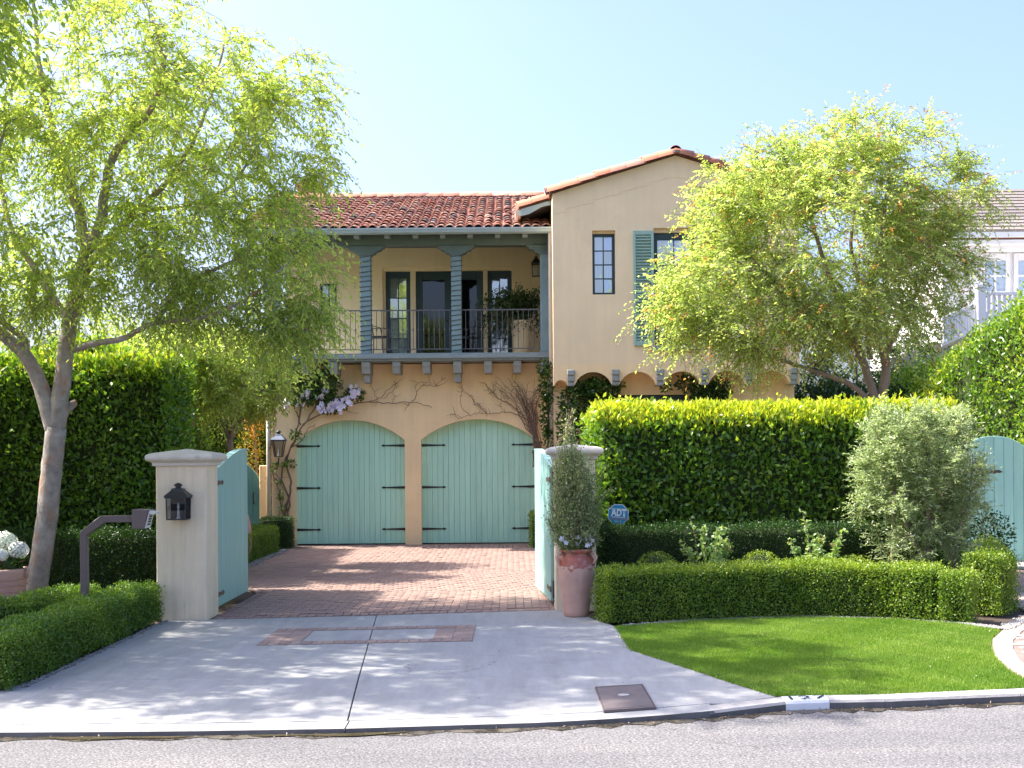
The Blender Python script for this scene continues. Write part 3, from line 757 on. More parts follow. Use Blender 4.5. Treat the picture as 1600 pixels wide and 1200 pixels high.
# brick inlay in the concrete
inlay = root('brick_inlay', (-1.5, 13.6, 0), kind='structure')
q0, q1, q2, q3 = gnd(432, 984), gnd(740, 976), gnd(743, 1003), gnd(402, 1008)
me_ib = bpy.data.meshes.new('brick'); cv2, cf2 = chamfer_brick(0.105-0.005, 0.0535-0.005); me_ib.from_pydata(cv2, [], cf2); me_ib.materials.append(brick_red)
ix0, ix1 = (q0.x+q3.x)/2, (q1.x+q2.x)/2; iy1, iy0 = (q0.y+q1.y)/2, (q2.y+q3.y)/2
isl = (q1.y - q0.y)/(q1.x - q0.x)
def inl(u, v): return ix0 + u, v + isl*(u - (ix1-ix0)/2)*0.6
Wd = ix1 - ix0
bp = MB()
for (u0, u1, v0, v1) in ((0, Wd, iy0, iy0+0.21), (0, Wd, iy1-0.21, iy1), (0, 0.33, iy0+0.21, iy1-0.21), (Wd-0.26, Wd, iy0+0.21, iy1-0.21)):
    bp.add([(*inl(u0, v0), 0.003), (*inl(u1, v0), 0.003), (*inl(u1, v1), 0.003), (*inl(u0, v1), 0.003)], [(0, 1, 2, 3)])
bp.build('mortar_bed', mortar, inlay)
u = 0.055
while u < Wd - 0.04:
    for v in (iy0 + 0.105, iy1 - 0.105): place_piece('brick', me_ib, inlay, (*inl(u, v), 0.008), math.pi/2, 0.003)
    u += 0.109
for cu0, ncol in ((0.055, 3), (Wd - 0.055 - 0.109, 2)):
    v = iy0 + 0.21 + 0.056
    while v < iy1 - 0.25:
        for k in range(ncol//2 + 1): place_piece('brick', me_ib, inlay, (*inl((0.11 if cu0 < 1 else Wd-0.11) + (k*0.21 if cu0 < 1 else -k*0.21) - (0.0 if k == 0 else (0.0)), v), 0.008), 0, 0.003)
        v += 0.109

# lawn of short turf -----------------------------------------------
lawn_px = [(962, 980), (985, 1016), (1060, 1040), (1135, 1065), (1213, 1089.5), (1296, 1087), (1383, 1085.5), (1490, 1081), (1600, 1075.5), (1700, 1071), (1660, 1076), (1600, 1062), (1575, 1048), (1556, 1030), (1547, 1012), (1549, 998), (1562, 986), (1500, 976), (1400, 968.5), (1250, 965), (1100, 970)]
lawn_px = [(962, 980), (985, 1016), (1060, 1040), (1135, 1065), (1213, 1089.5), (1296, 1087), (1383, 1085.5), (1490, 1081), (1600, 1075.5), (1640, 1073), (1600, 1062), (1575, 1048), (1556, 1030), (1547, 1012), (1549, 998), (1562, 986), (1500, 976), (1400, 968.5), (1250, 965), (1100, 970)]
lawn_poly = [gnd(*p) for p in lawn_px]
lawn = tag(sheet('lawn', [(p.x, p.y) for p in lawn_poly], 0.004, plain('turf_base', (0.06, 0.12, 0.018), 1.0, 0.25, 3)), kind='structure')
def inside(poly, x, y):
    c = np.zeros(len(x), bool); n = len(poly)
    for i in range(n):
        a, b = poly[i], poly[(i+1) % n]
        cond = ((a.y > y) != (b.y > y)) & (x < (b.x-a.x)*(y-a.y)/((b.y-a.y) if abs(b.y-a.y) > 1e-9 else 1e-9) + a.x)
        c ^= cond
    return c
xs = rng.uniform(0.8, 5.6, 420000); ysr = rng.uniform(9.6, 15.0, 420000)
k = inside(lawn_poly, xs + rng.normal(size=420000)*0.016, ysr + rng.normal(size=420000)*0.016); xs, ysr = xs[k], ysr[k]
n = len(xs)
Pg = np.stack([xs, ysr, np.full(n, 0.003)], 1)
lean = rng.normal(size=(n, 2))*0.35 + np.stack([0.25*lump(Pg, 1.1, 6), 0.25*lump(Pg, 0.9, 8)], 1)
D = unit(np.stack([lean[:, 0], lean[:, 1], np.ones(n)], 1)); S = unit(np.cross(D, rng.normal(size=(n, 3))))
hgt = rng.uniform(0.018, 0.036, n)[:, None]
V = np.stack([Pg - S*0.0028, Pg + S*0.0028, Pg + D*hgt], 1).reshape(-1, 3)
tn = np.repeat(np.clip(rng.uniform(0, 0.8, n) + 0.22*lump(Pg, 0.7, 3) + 0.16*lump(Pg, 2.9, 1) + (rng.uniform(0, 1, n) > 0.95)*0.3, 0, 1), 3)
go = link('grass', raw_mesh('grass', V, np.arange(3*n).reshape(-1, 3), tn, lf_grass))
tag(go, 'bright green short turf of the kidney-shaped front lawn', 'grass', kind='stuff')
# pebble strip between lawn and hedge, and along the left hedge
def pebbles(name, pts, w, n, label, z=0.0, size=(0.008, 0.02)):
    vs, ts, tt = [], [], []
    ico = np.array([(0, 0, 1), (1, 0, 0), (0, 1, 0), (-1, 0, 0), (0, -1, 0), (0, 0, -1)], float)
    it = np.array([(0, 1, 2), (0, 2, 3), (0, 3, 4), (0, 4, 1), (5, 2, 1), (5, 3, 2), (5, 4, 3), (5, 1, 4)])
    for i in range(n):
        s = rng.integers(0, len(pts)-1); u = rng.uniform(); p = pts[s].lerp(pts[s+1], u)
        c = np.array([p.x + rng.normal()*w*0.4, p.y + rng.normal()*w*0.4, z + 0.006])
        a = rng.uniform(0, 6.3); v = ico*rng.uniform(size[0], size[1], 3)*np.array([1.2, 1.2, 0.8])
        v = np.stack([v[:, 0]*math.cos(a)-v[:, 1]*math.sin(a), v[:, 0]*math.sin(a)+v[:, 1]*math.cos(a), v[:, 2]], 1)
        vs.append(v + c); ts.append(it + 6*i); tt.append(np.full(6, rng.uniform()))
    o = link(name, raw_mesh(name, np.concatenate(vs), np.concatenate(ts), np.concatenate(tt), pebble_m))
    return tag(o, label, 'gravel', kind='stuff')
bk = [gnd(*p) for p in ((980, 978), (1100, 968.5), (1250, 963), (1400, 966.5), (1500, 974), (1570, 983), (1600, 968))]
pebbles('gravel', bk, 0.11, 2600, 'grey and white gravel strip between lawn and box hedge')
pebbles('gravel', [Vector((-4.06, 10.6, 0)), Vector((-4.05, 12.5, 0)), Vector((-4.04, 14.9, 0))], 0.045, 700, 'fine gravel line at the foot of the hedge beside the apron', 0.0, (0.005, 0.013))
pebbles('gravel', [Vector((-4.62, 20.5, 0)), Vector((-4.66, 23, 0)), Vector((-4.70, 26.5, 0))], 0.10, 900, 'pale gravel beside the low hedge inside the gate', 0.0, (0.012, 0.03))

# brick path at the right of the lawn
path = root('brick_path', (6.2, 12.5, 0), kind='structure')
pe = [gnd(*p) for p in ((1640, 1073), (1600, 1062), (1575, 1048), (1556, 1030), (1547, 1012), (1549, 998), (1565, 984), (1590, 968), (1605, 955))]
pp = [(p.x, p.y) for p in pe] + [(6.4, 17.0), (7.2, 21.3), (9.4, 21.3), (9.4, 11.2), (6.0, 10.35)]
sheet('bedding', pp, -0.008, mortar, path)
me_pb = bpy.data.meshes.new('brick'); me_pb.from_pydata(cv, [], cf); me_pb.materials.append(path_brick)
acc = 0
for a, b in zip(pe, pe[1:]):
    d = (b-a); ln = d.length; t = d/ln; nrm = Vector((t.y, -t.x, 0)); nrm = nrm if nrm.x > 0 else -nrm
    k = max(1, int(round(ln/0.104)))
    for i in range(k):
        p = a + d*((i+0.5)/k) + nrm*0.11
        place_piece('brick', me_pb, path, (p.x, p.y, 0.003), math.atan2(nrm.y, nrm.x))
pol = [Vector((*p, 0)) for p in pp]
yy = 10.6; ri = 0; npth = 0
while yy < 21.2:
    xx = 4.9 + (0.1 if ri % 2 else 0)
    while xx < 9.3:
        ok = inside(pol, np.array([xx]), np.array([yy]))[0]
        dmin = min((Vector((xx, yy, 0)) - p).length for p in pe)
        if ok and dmin > 0.33 and xx/yy < 0.46 and npth < 240:
            place_piece('brick', me_pb, path, (xx, yy, 0.002), 0.0); npth += 1
        xx += 0.206
    yy += 0.104; ri += 1
step = gnd(1600, 884)
# leaf litter: specks on concrete and turf, bits in the gutter
lv = Leaves(); nL = 420
xx = rng.uniform(-4.0, 2.6, nL); yy = rng.uniform(9.1, 27, nL); 
xx = np.where(yy > 15.5, rng.uniform(-3.4, 0.5, nL), xx)
zz = np.where(yy < mid, -0.035*(mid-yy)/(mid-9.2), 0.0) + 0.008
lv.add(np.stack([xx, yy, zz], 1), np.concatenate([rng.normal(size=(nL, 2)), rng.uniform(0, 0.3, (nL, 1))], 1), np.array([[0, 0, 1.0]]).repeat(nL, 0), rng.uniform(0.008, 0.03, nL), rng.uniform(0.005, 0.013, nL), rng.uniform(0, 0.55, nL))
nL = 500; ii = rng.integers(0, len(fine)-1, nL); fx = np.array([fine[i].x for i in ii]) + rng.normal(size=nL)*0.1; fyv = np.array([row(x)[0] if -13 < x < 5.5 else 9 for x in fx]) - rng.uniform(0.01, 0.16, nL)
lv.add(np.stack([fx, fyv, np.full(nL, STZ+0.008)], 1), np.concatenate([rng.normal(size=(nL, 2)), rng.uniform(0, 0.3, (nL, 1))], 1), np.array([[0, 0, 1.0]]).repeat(nL, 0), rng.uniform(0.008, 0.03, nL), rng.uniform(0.005, 0.012, nL), rng.uniform(0, 1, nL))
nL = 90; xx = rng.uniform(1.2, 5.0, nL); yy = rng.uniform(10.2, 14.6, nL); k = inside(lawn_poly, xx, yy); xx, yy = xx[k], yy[k]; nL = len(xx)
lv.add(np.stack([xx, yy, np.full(nL, 0.032)], 1), np.concatenate([rng.normal(size=(nL, 2)), rng.uniform(0, 0.3, (nL, 1))], 1), np.array([[0, 0, 1.0]]).repeat(nL, 0), rng.uniform(0.012, 0.025, nL), rng.uniform(0.008, 0.015, nL), rng.uniform(0.9, 1, nL))
tag(lv.build('leaf_litter', lf_litter), 'scattered dry leaves and petals on drive, turf and gutter', 'litter', kind='stuff')

# ------------------------------------------------------------------ the house
YG, YBW, YR = 27.7, 29.7, 26.0            # garage wall front, balcony back wall, gable wing front
house = root('house', (0.4, 28, 0), 'cream stucco two-storey house with terracotta tile roof and aqua garage doors', 'house')
def SX(px, Y): return (px-800)/F*Y
HL = SX(424, YG)                          # left end of the house
HRL = 0.86; HRR = 5.86; HRC = 3.36        # gable wing left, right, ridge
def arch_wall(name, x0, x1, z0, z1, y0, y1, ops, mat, seg=20):
    """wall with arched openings from the floor: ops = [(xa, xb, spring z, rise)]"""
    out = [(x0, z0)]
    for xa, xb, sp, ri in ops:
        hw = (xb-xa)/2; rad = (hw*hw + ri*ri)/(2*ri); cz = sp + ri - rad
        out.append((xa, z0)); 
        for k in range(seg+1):
            x = xa + (xb-xa)*k/seg; out.append((x, cz + math.sqrt(max(0, rad*rad - (x-xa-hw)**2))))
        out.append((xb, z0))
    out.append((x1, z0))
    m = MB(); n = len(out)
    V = [(x, y0, z) for x, z in out] + [(x, y0, z1) for x, z in out] + [(x, y1, z) for x, z in out] + [(x, y1, z1) for x, z in out]
    fs = []
    for i in range(n-1):
        if abs(out[i][0]-out[i+1][0]) > 1e-6:
            fs += [(i, i+1, n+i+1, n+i), (2*n+i+1, 2*n+i, 3*n+i, 3*n+i+1), (n+i, n+i+1, 3*n+i+1, 3*n+i)]
        fs.append((i, 2*n+i, 2*n+i+1, i+1))
    fs += [(0, n, 3*n, 2*n), (n-1, 3*n-1, 4*n-1, 2*n-1)]
    m.add(V, fs); return m.build(name, mat, house)
def rect_wall(name, x0, x1, z0, z1, y0, y1, ops, mat, parent=None, gable=None):
    xs = sorted({x0, x1} | {o[0] for o in ops} | {o[1] for o in ops}); zs = sorted({z0, z1} | {o[2] for o in ops} | {o[3] for o in ops})
    m = MB()
    def hole(x, z): return any(o[0] < x < o[1] and o[2] < z < o[3] for o in ops)
    for xa, xb in zip(xs, xs[1:]):
        for za, zb in zip(zs, zs[1:]):
            if hole((xa+xb)/2, (za+zb)/2): continue
            m.add([(xa, y0, za), (xb, y0, za), (xb, y0, zb), (xa, y0, zb)], [(0, 1, 2, 3)])
            m.add([(xa, y1, za), (xb, y1, za), (xb, y1, zb), (xa, y1, zb)], [(3, 2, 1, 0)])
    for xa, xb, za, zb in ops:
        m.add([(xa, y0, za), (xb, y0, za), (xb, y0, zb), (xa, y0, zb), (xa, y1, za), (xb, y1, za), (xb, y1, zb), (xa, y1, zb)], [(0, 4, 5, 1), (1, 5, 6, 2), (2, 6, 7, 3), (3, 7, 4, 0)])
    m.add([(x0, y0, z0), (x0, y1, z0), (x0, y1, z1), (x0, y0, z1), (x1, y0, z0), (x1, y1, z0), (x1, y1, z1), (x1, y0, z1)], [(0, 3, 2, 1), (4, 5, 6, 7), (0, 1, 5, 4), (3, 7, 6, 2)])
    if gable:
        xr, zr = gable
        m.prism([(x0, y0, z1), (x1, y0, z1), (xr, y0, zr)], (0, y1-y0, 0))
    return m.build(name, mat, parent or house)

# garage storey
d1 = (SX(461, YG), SX(632.5, YG)); d2 = (SX(658, YG), SX(837, YG))
SP, RI = 2.27, 0.44
ZS = 3.93                                   # underside of the balcony ledge
arch_wall('garage_wall', HL, HRL + 0.02, -0.02, ZS - 0.02, YG, YG + 0.32, [(*d1, SP, RI), (*d2, SP, RI)], stucco_low)
MB().box(HL + 0.002, HL + 0.3, YG + 0.322, 37, -0.02, ZS - 0.02).build('side_wall', stucco_low, house)
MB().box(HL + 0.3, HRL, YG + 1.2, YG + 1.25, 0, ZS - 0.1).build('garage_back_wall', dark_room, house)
hinge_me = bpy.data.meshes.new('strap_hinge')
hb = MB().prism([(0, 0, -0.028), (0.02, 0, -0.028), (0.44, 0, -0.012), (0.48, 0, -0.026), (0.53, 0, 0), (0.48, 0, 0.026), (0.44, 0, 0.012), (0.02, 0, 0.028), (0, 0, 0.028)], (0, 0.012, 0))
hinge_me.from_pydata(hb.v, [], hb.f); hinge_me.materials.append(iron)
me_hinge_m = hinge_me.copy(); me_hinge_m.transform(Matrix.Scale(-1, 4, (1, 0, 0))); me_hinge_m.flip_normals()
YD = YG + 0.20
lbl = ['aqua plank garage door beside the flowering vine', 'aqua plank garage door beside the bundled bare stems']
for di, (xa, xb) in enumerate((d1, d2)):
    hw = (xb-xa)/2; rad = (hw*hw + RI*RI)/(2*RI); cz = SP + RI - rad
    az = lambda x: cz + math.sqrt(max(0, rad*rad - (x-xa-hw)**2))
    m = MB(); n = 16
    poly = [(xa-0.03, YD+0.045, 0.02), (xb+0.03, YD+0.045, 0.02)] + [(xb+0.03 - (xb-xa+0.06)*k/n, YD+0.045, az(min(max(xb - (xb-xa)*k/n, xa), xb)) + 0.05) for k in range(n+1)]
    m.prism(poly, (0, 0.03, 0)); door = m.build('garage_door', aqua, house); tag(door, lbl[di])
    npl = 21; w = (xb-xa+0.02)/npl
    for k in range(npl):
        x0 = xa - 0.01 + k*w + 0.0018; x1 = x0 + w - 0.0036; dz = rb.gauss(0, 0.0012)
        p = MB(); c = 0.0025
        zt0, zt1 = az(min(max(x0, xa), xb)) + 0.03, az(min(max(x1, xa), xb)) + 0.03
        yf = YD + dz
        V = [(x0, YD+0.044, 0.025), (x1, YD+0.044, 0.025), (x1, YD+0.044, zt1), (x0, YD+0.044, zt0), (x0, yf+c, 0.025), (x1, yf+c, 0.025), (x1, yf+c, zt1), (x0, yf+c, zt0), (x0+c, yf, 0.025), (x1-c, yf, 0.025), (x1-c, yf, zt1), (x0+c, yf, zt0)]
        p.add(V, [(0, 4, 7, 3), (4, 8, 11, 7), (8, 9, 10, 11), (9, 5, 6, 10), (5, 1, 2, 6), (0, 1, 5, 9, 8, 4), (3, 7, 11, 10, 6, 2)])
        p.build('plank', aqua, door)
    for zz in (at(640, 696, YD).z, at(640, 761.5, YD).z, at(640, 826.5, YD).z):
        link('strap_hinge', hinge_me, door, (xa - 0.0, YD - 0.016, zz)); link('strap_hinge', me_hinge_m, door, (xb + 0.0, YD - 0.016, zz))

# balcony ledge, joists under it
YL = 26.95
ledge = MB()
prof = [(YL+0.06, ZS), (YL+0.06, ZS+0.03), (YL, ZS+0.05), (YL, ZS+0.11), (YL+0.04, ZS+0.125), (YL+0.04, ZS+0.16), (YBW, ZS+0.16), (YBW, ZS)]
ledge.prism([(HL-0.05, y, z) for y, z in prof], (HRL - HL + 0.03, 0, 0)).build('balcony_ledge', ledge_m, house)
ZF = ZS + 0.16                              # balcony floor
def joist(x, big):
    m = MB(); w = 0.115 if not big else 0.125
    y0, y1 = YL + 0.10, YG - 0.002; zt = ZS - 0.002
    m.prism([(x-w*0.72, y0, zt), (x-w*0.72, y0-0.0, zt-0.10), (x-w*0.72, y0+0.03, zt-0.16), (x-w*0.72, y0+0.06, zt-0.26), (x-w*0.72, y1, zt-0.26), (x-w*0.72, y1, zt)], (w*1.44, 0, 0))
    if big: m.prism([(x-w*0.55, y0+0.16, zt-0.262), (x-w*0.55, y0+0.19, zt-0.44), (x-w*0.55, y1, zt-0.44), (x-w*0.55, y1, zt-0.262)], (w*1.1, 0, 0))
    m.build('joist', corbel_m, house, bevel=0.008)
for px, big in ((432, 0), (477, 0), (522, 0), (572.5, 1), (620, 0), (667, 0), (715.5, 1), (763.5, 0), (809.5, 0), (851, 0)): joist(SX(px, YL+0.1), big)

# balcony back wall with door recess
xo0, xo1 = SX(600, YBW), SX(805.5, YBW); zo = at(700, 417, YBW).z
wx0, wx1 = SX(502, YBW), SX(528, YBW)
rect_wall('balcony_wall', HL, HRL, ZF - 0.03, 6.95, YBW, YBW + 0.25, [(xo0, xo1, ZF, zo), (wx0, wx1, 5.30, 5.95)], stucco)
MB().box(HL-0.001, HL + 0.22, YL+0.3, YBW - 0.002, 6.45, 6.9).build('end_beam', trim_dark, house)
def window(x0, x1, z0, z1, y, cols, rows, parent=None, fw=0.07, curtain=None, pm=None, name='window', mw=0.022, head=None, back=True, fm=None):
    """frame mesh with pane, muntin and curtain sub-parts; y = front of the frame"""
    fm = fm or frame_m; head = head or fw
    m = MB(); d = 0.06
    m.box(x0, x0+fw, y, y+d, z0, z1); m.box(x1-fw, x1, y, y+d, z0, z1); m.box(x0+fw, x1-fw, y, y+d, z1-head, z1); m.box(x0+fw, x1-fw, y, y+d, z0, z0+fw)
    w = m.build(name, fm, parent or house, bevel=0.006)
    ax, bx, az_, bz = x0+fw, x1-fw, z0+fw, z1-head
    for i in range(cols):
        for j in range(rows):
            xa, xb = ax + (bx-ax)*i/cols, ax + (bx-ax)*(i+1)/cols; za, zb = az_ + (bz-az_)*j/rows, az_ + (bz-az_)*(j+1)/rows
            t = rb.gauss(0, 0.004); t2 = rb.gauss(0, 0.004)
            MB().add([(xa, y+0.032+t, za), (xb, y+0.032-t, za), (xb, y+0.032-t+t2, zb), (xa, y+0.032+t+t2, zb)], [(0, 1, 2, 3)]).build('pane', pm or pane_m, w)
    mm = MB()
    for i in range(1, cols): x = ax + (bx-ax)*i/cols; mm.box(x-mw/2, x+mw/2, y+0.012, y+0.045, az_, bz)
    for j in range(1, rows): z = az_ + (bz-az_)*j/rows; mm.box(ax, bx, y+0.014, y+0.043, z-mw/2, z+mw/2)
    if cols*rows > 1: mm.build('muntin', fm, w)
    if curtain:
        c = MB(); n = 24
        V = [(ax + (bx-ax)*k/n, y + 0.14 + 0.02*math.sin(k*2.1), z) for z in (az_, bz) for k in range(n+1)]
        c.add(V, [(k, k+1, n+2+k, n+1+k) for k in range(n)]); c.build('curtain', curtain, w, True)
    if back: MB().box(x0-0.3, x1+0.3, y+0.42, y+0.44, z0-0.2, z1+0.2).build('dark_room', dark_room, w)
    return w
YW = YBW + 0.13
zt = at(700, 424, YW).z
wl = [(605, 643.5), (652, 757), (764, 801)]
window(SX(605, YW), SX(643.5, YW), ZF, zt, YW, 2, 4, fw=0.10, curtain=curtain_m, head=0.14)
window(SX(764, YW), SX(801.5, YW), ZF, zt, YW, 2, 4, fw=0.10, head=0.18, pm=pane_m, curtain=curtain_white)
xm = SX(707, YW)
for xa, xb in ((SX(652, YW), xm-0.005), (xm+0.005, SX(757, YW))):
    dd = window(xa, xb, ZF, zt, YW, 1, 1, fw=0.15, name='french_door', pm=pane_dark, head=0.2, back=True)
    MB().tube([(xm + (-0.06 if xb < xm else 0.06), YW-0.02, ZF+0.95), (xm + (-0.06 if xb < xm else 0.06), YW-0.05, ZF+0.98), (xm + (-0.14 if xb < xm else 0.14), YW-0.05, ZF+0.98)], 0.012, 6).build('door_handle', iron_brown, dd)
for xa, xb in ((643.5, 652), (757, 764)): MB().box(SX(xa, YW)+0.002, SX(xb, YW)-0.002, YBW+0.05, YBW+0.249, ZF, zt-0.002).build('mullion_post', stucco, house)
MB().box(xo0+0.001, xo1-0.001, YBW+0.05, YBW+0.248, zt+0.001, zo-0.001).build('lintel', stucco, house)
MB().box(xo0+0.001, SX(605, YW)-0.002, YBW+0.06, YBW+0.248, ZF, zt).build('jamb', stucco, house)
MB().box(SX(801.5, YW)+0.002, xo1-0.001, YBW+0.06, YBW+0.248, ZF, zt).build('jamb', stucco, house)
window(wx0, wx1, 5.30, 5.95, YBW+0.08, 2, 2, fw=0.05)

# posts, brackets, beam
zb0 = at(640, 384, YL+0.2).z; zb1 = at(640, 366, YL+0.2).z
MB().box(HL-0.1, HRL-0.002, YL+0.16, YL+0.36, zb0, zb1+0.12).build('beam', trim_dark, house, bevel=0.012)
def post(px0, px1, wrap=True):
    x0, x1 = SX(px0, YL+0.18), SX(px1, YL+0.18); cx = (x0+x1)/2
    m = MB(); m.box(x0, x1, YL+0.155, YL+0.155+(x1-x0), ZF, zb0-0.001)
    p = m.build('post', trim, house, bevel=0.02, seg=2)
    if wrap:
        s = MB(); n = 21; cy = YL+0.155+(x1-x0)/2; h = (x1-x0)/2 + 0.008
        pts = []
        for k in range(n*4+1):
            a = k % 4; q = [(-1, -1), (1, -1), (1, 1), (-1, 1)][a]
            pts.append((cx + q[0]*h, cy + q[1]*h, ZF + 0.06 + (zb0-ZF-0.1)*k/(n*4) + rb.gauss(0, 0.006)))
        s.tube(pts, 0.009, 5); s.build('wrapped_light_string', wire_m, p)
    br = MB(); hw = 0.40; t = zb0 - 0.002
    pr = [(-hw, t), (-hw, t-0.045), (-hw+0.06, t-0.06), (-hw+0.08, t-0.10), (-hw+0.16, t-0.115), (-hw+0.20, t-0.17), (-(x1-x0)/2-0.02, t-0.19), (-(x1-x0)/2-0.02, t-0.215)]
    poly = [(cx+a, YL+0.14, z) for a, z in pr] + [(cx-a, YL+0.14, z) for a, z in reversed(pr)]
    if px1 > 850: poly = [(min(v[0], HRL-0.004), v[1], v[2]) for v in poly]
    br.prism(poly[::-1], (0, 0.24, 0)); br.build('bracket', trim_dark, p, bevel=0.008)
    return p
post(565, 581.5); post(707, 723); post(846, 861.5, False); post(423, 439)
# railing with separate balusters
rail = MB(); YRL = YL + 0.26; zr = at(640, 485, YRL).z
rail.box(HL+0.05, HRL-0.02, YRL-0.012, YRL+0.012, zr-0.012, zr+0.014); rail.box(HL+0.05, HRL-0.02, YRL-0.010, YRL+0.010, ZF+0.09, ZF+0.11)
rl = rail.build('balcony_railing', rail_iron, house)
bal = bpy.data.meshes.new('baluster'); b_ = MB(); hb_ = zr - ZF - 0.12
b_.tube([(0, 0, 0), (0, 0, hb_*0.47)], 0.0075, 5).lathe((0, 0, hb_*0.5), [(0.008, -0.03), (0.017, -0.012), (0.017, 0.012), (0.008, 0.03)], 6).tube([(0, 0, hb_*0.53), (0, 0, hb_)], 0.0075, 5)
bal.from_pydata(b_.v, [], b_.f); bal.materials.append(rail_iron)
x = HL + 0.12
while x < HRL - 0.25:
    if all(abs(x - SX((a+b)/2, YL+0.2)) > 0.14 for a, b in ((565, 581.5), (707, 723), (423, 439))): link('baluster', bal, rl, (x, YRL, ZF + 0.11))
    x += 0.1115

# left roof: deck, tiles one by one, ridge, gutter, rafter tails
YE, ZE = 26.62, at(640, 356.5, 26.62).z
SLP = 0.325; YRID = 31.9; ZRID = ZE + SLP*(YRID-YE)
th = math.atan(SLP)
XR0, XR1 = HL - 0.55, HRL
m = MB(); 
m.prism([(XR0, YE, ZE-0.03), (XR0, YRID, ZRID-0.03), (XR0, YRID, ZRID-0.20), (XR0, YE, ZE-0.12)], (XR1-XR0, 0, 0))
m.prism([(XR0, YRID+0.001, ZRID-0.03), (XR0, 37, ZE-0.03), (XR0, 37, ZE-0.15), (XR0, YRID+0.001, ZRID-0.2)], (XR1-XR0, 0, 0))
roof = m.build('roof', roof_deck, house)
def barrel(l, r0, r1, seg=7, t=0.014):
    V = []; fs = []
    for (yy, r) in ((0, r0), (l, r1)):
        for rr in (r, r - t):
            for k in range(seg+1):
                a = math.pi*k/seg; V.append((-rr*math.cos(a), yy, rr*math.sin(a)*0.95))
    n = seg+1
    for k in range(seg):
        fs.append((k, k+1, 2*n+k+1, 2*n+k)); fs.append((k+1, k, n+k, n+k+1))
    return V, fs
me_tile = bpy.data.meshes.new('roof_tile'); tv, tf = barrel(0.47, 0.104, 0.084); me_tile.from_pydata(tv, [], tf); me_tile.materials.append(tile_m)
for p in me_tile.polygons: p.use_smooth = True
PIT = 0.2
ncol = int((XR1-XR0)/PIT)
EXPO = 0.40; Lsl = (YRID-YE)/math.cos(th); nrow = int(Lsl/EXPO)+1
cnt_t = 0; FV, FT, FTi = [], [], []
tri_t = np.array([t for f in tf for t in ((f[0], f[1], f[2]), (f[0], f[2], f[3]))])
rt_ = random.Random(5)
for r in range(nrow):
    for c in range(ncol):
        x = XR0 + PIT*(c+0.5); s = r*EXPO - 0.05 + rt_.gauss(0, 0.012)
        if x > 0.35 and s > 0.9: continue
        y = YE + s*math.cos(th); z = ZE + s*math.sin(th) - 0.02 + rt_.gauss(0, 0.004)
        yaw = rt_.gauss(0, 0.02)
        if cnt_t < 298:
            o = link('roof_tile', me_tile, roof, (x + rt_.gauss(0, 0.006), y, z)); o.rotation_euler = (th - 0.055, rt_.gauss(0, 0.03), yaw); cnt_t += 1
        else:
            M = Matrix.Translation((x, y, z)) @ Matrix.Rotation(yaw, 4, 'Z') @ Matrix.Rotation(th-0.055, 4, 'X')
            FV.append(np.array([M @ Vector(v) for v in tv])); FT.append(tri_t + len(tv)*len(FT)); FTi.append(np.full(len(tv), rt_.random()))
link('upper_roof_tiles', raw_mesh('upper_roof_tiles', np.concatenate(FV) - np.array(WL[roof.name]), np.concatenate(FT), np.concatenate(FTi), tile_m), roof)['kind'] = 'stuff'
me_ridge = bpy.data.meshes.new('ridge_tile'); rv, rf = barrel(0.46, 0.125, 0.11, 8); me_ridge.from_pydata(rv, [], rf); me_ridge.materials.append(tile_m)
for p in me_ridge.polygons: p.use_smooth = True
x = XR0
while x < 0.5:
    o = link('ridge_tile', me_ridge, roof, (x, YRID, ZRID + 0.0)); o.rotation_euler = (0.04, 0, -math.pi/2 + rt_.gauss(0, 0.015)); x += 0.41
# mortar/pan row at the eave: dark clay pans between the barrels
me_pan = MB()
for c in range(ncol):
    x = XR0 + PIT*(c+1.0)
    me_pan.add([(x-0.05, YE-0.06, ZE+0.0), (x, YE-0.06, ZE-0.03), (x+0.05, YE-0.06, ZE+0.0), (x-0.05, YE+5.1, ZE+0.0+SLP*5.16), (x, YE+5.1, ZE-0.03+SLP*5.16+0.006), (x+0.05, YE+5.1, ZE+SLP*5.16)], [(0, 1, 4, 3), (1, 2, 5, 4)])
o = me_pan.build('pan_tiles', tile_m, roof); o['kind'] = 'stuff'
gt = MB(); zg = ZE - 0.02
gp = [(YE-0.16, zg), (YE-0.16, zg-0.03), (YE-0.145, zg-0.045), (YE-0.13, zg-0.09), (YE-0.08, zg-0.115), (YE-0.005, zg-0.115), (YE-0.005, zg), (YE-0.015, zg), (YE-0.015, zg-0.10), (YE-0.12, zg-0.08), (YE-0.145, zg)]
gt.prism([(XR0+0.05, y, z) for y, z in gp], (HRL-XR0-0.05, 0, 0)); gt.build('gutter', gutter_m, house)
for px in (455, 487, 520, 553, 601, 645, 688, 731, 774, 817): 
    x = SX(px+6, YE); MB().prism([(x-0.055, YE+0.01, ZE-0.122), (x-0.055, YE+0.01, ZE-0.16), (x-0.055, YE+0.06, ZE-0.20), (x-0.055, YL+0.5, ZE-0.10), (x-0.055, YL+0.5, ZE+0.0)], (0.11, 0, 0)).build('rafter_tail', ledge_m, house)
MB().box(XR0+0.2, HRL-0.001, YE+0.3, YBW, zb1+0.125, zb1+0.15).build('porch_ceiling', soffit_m, house)
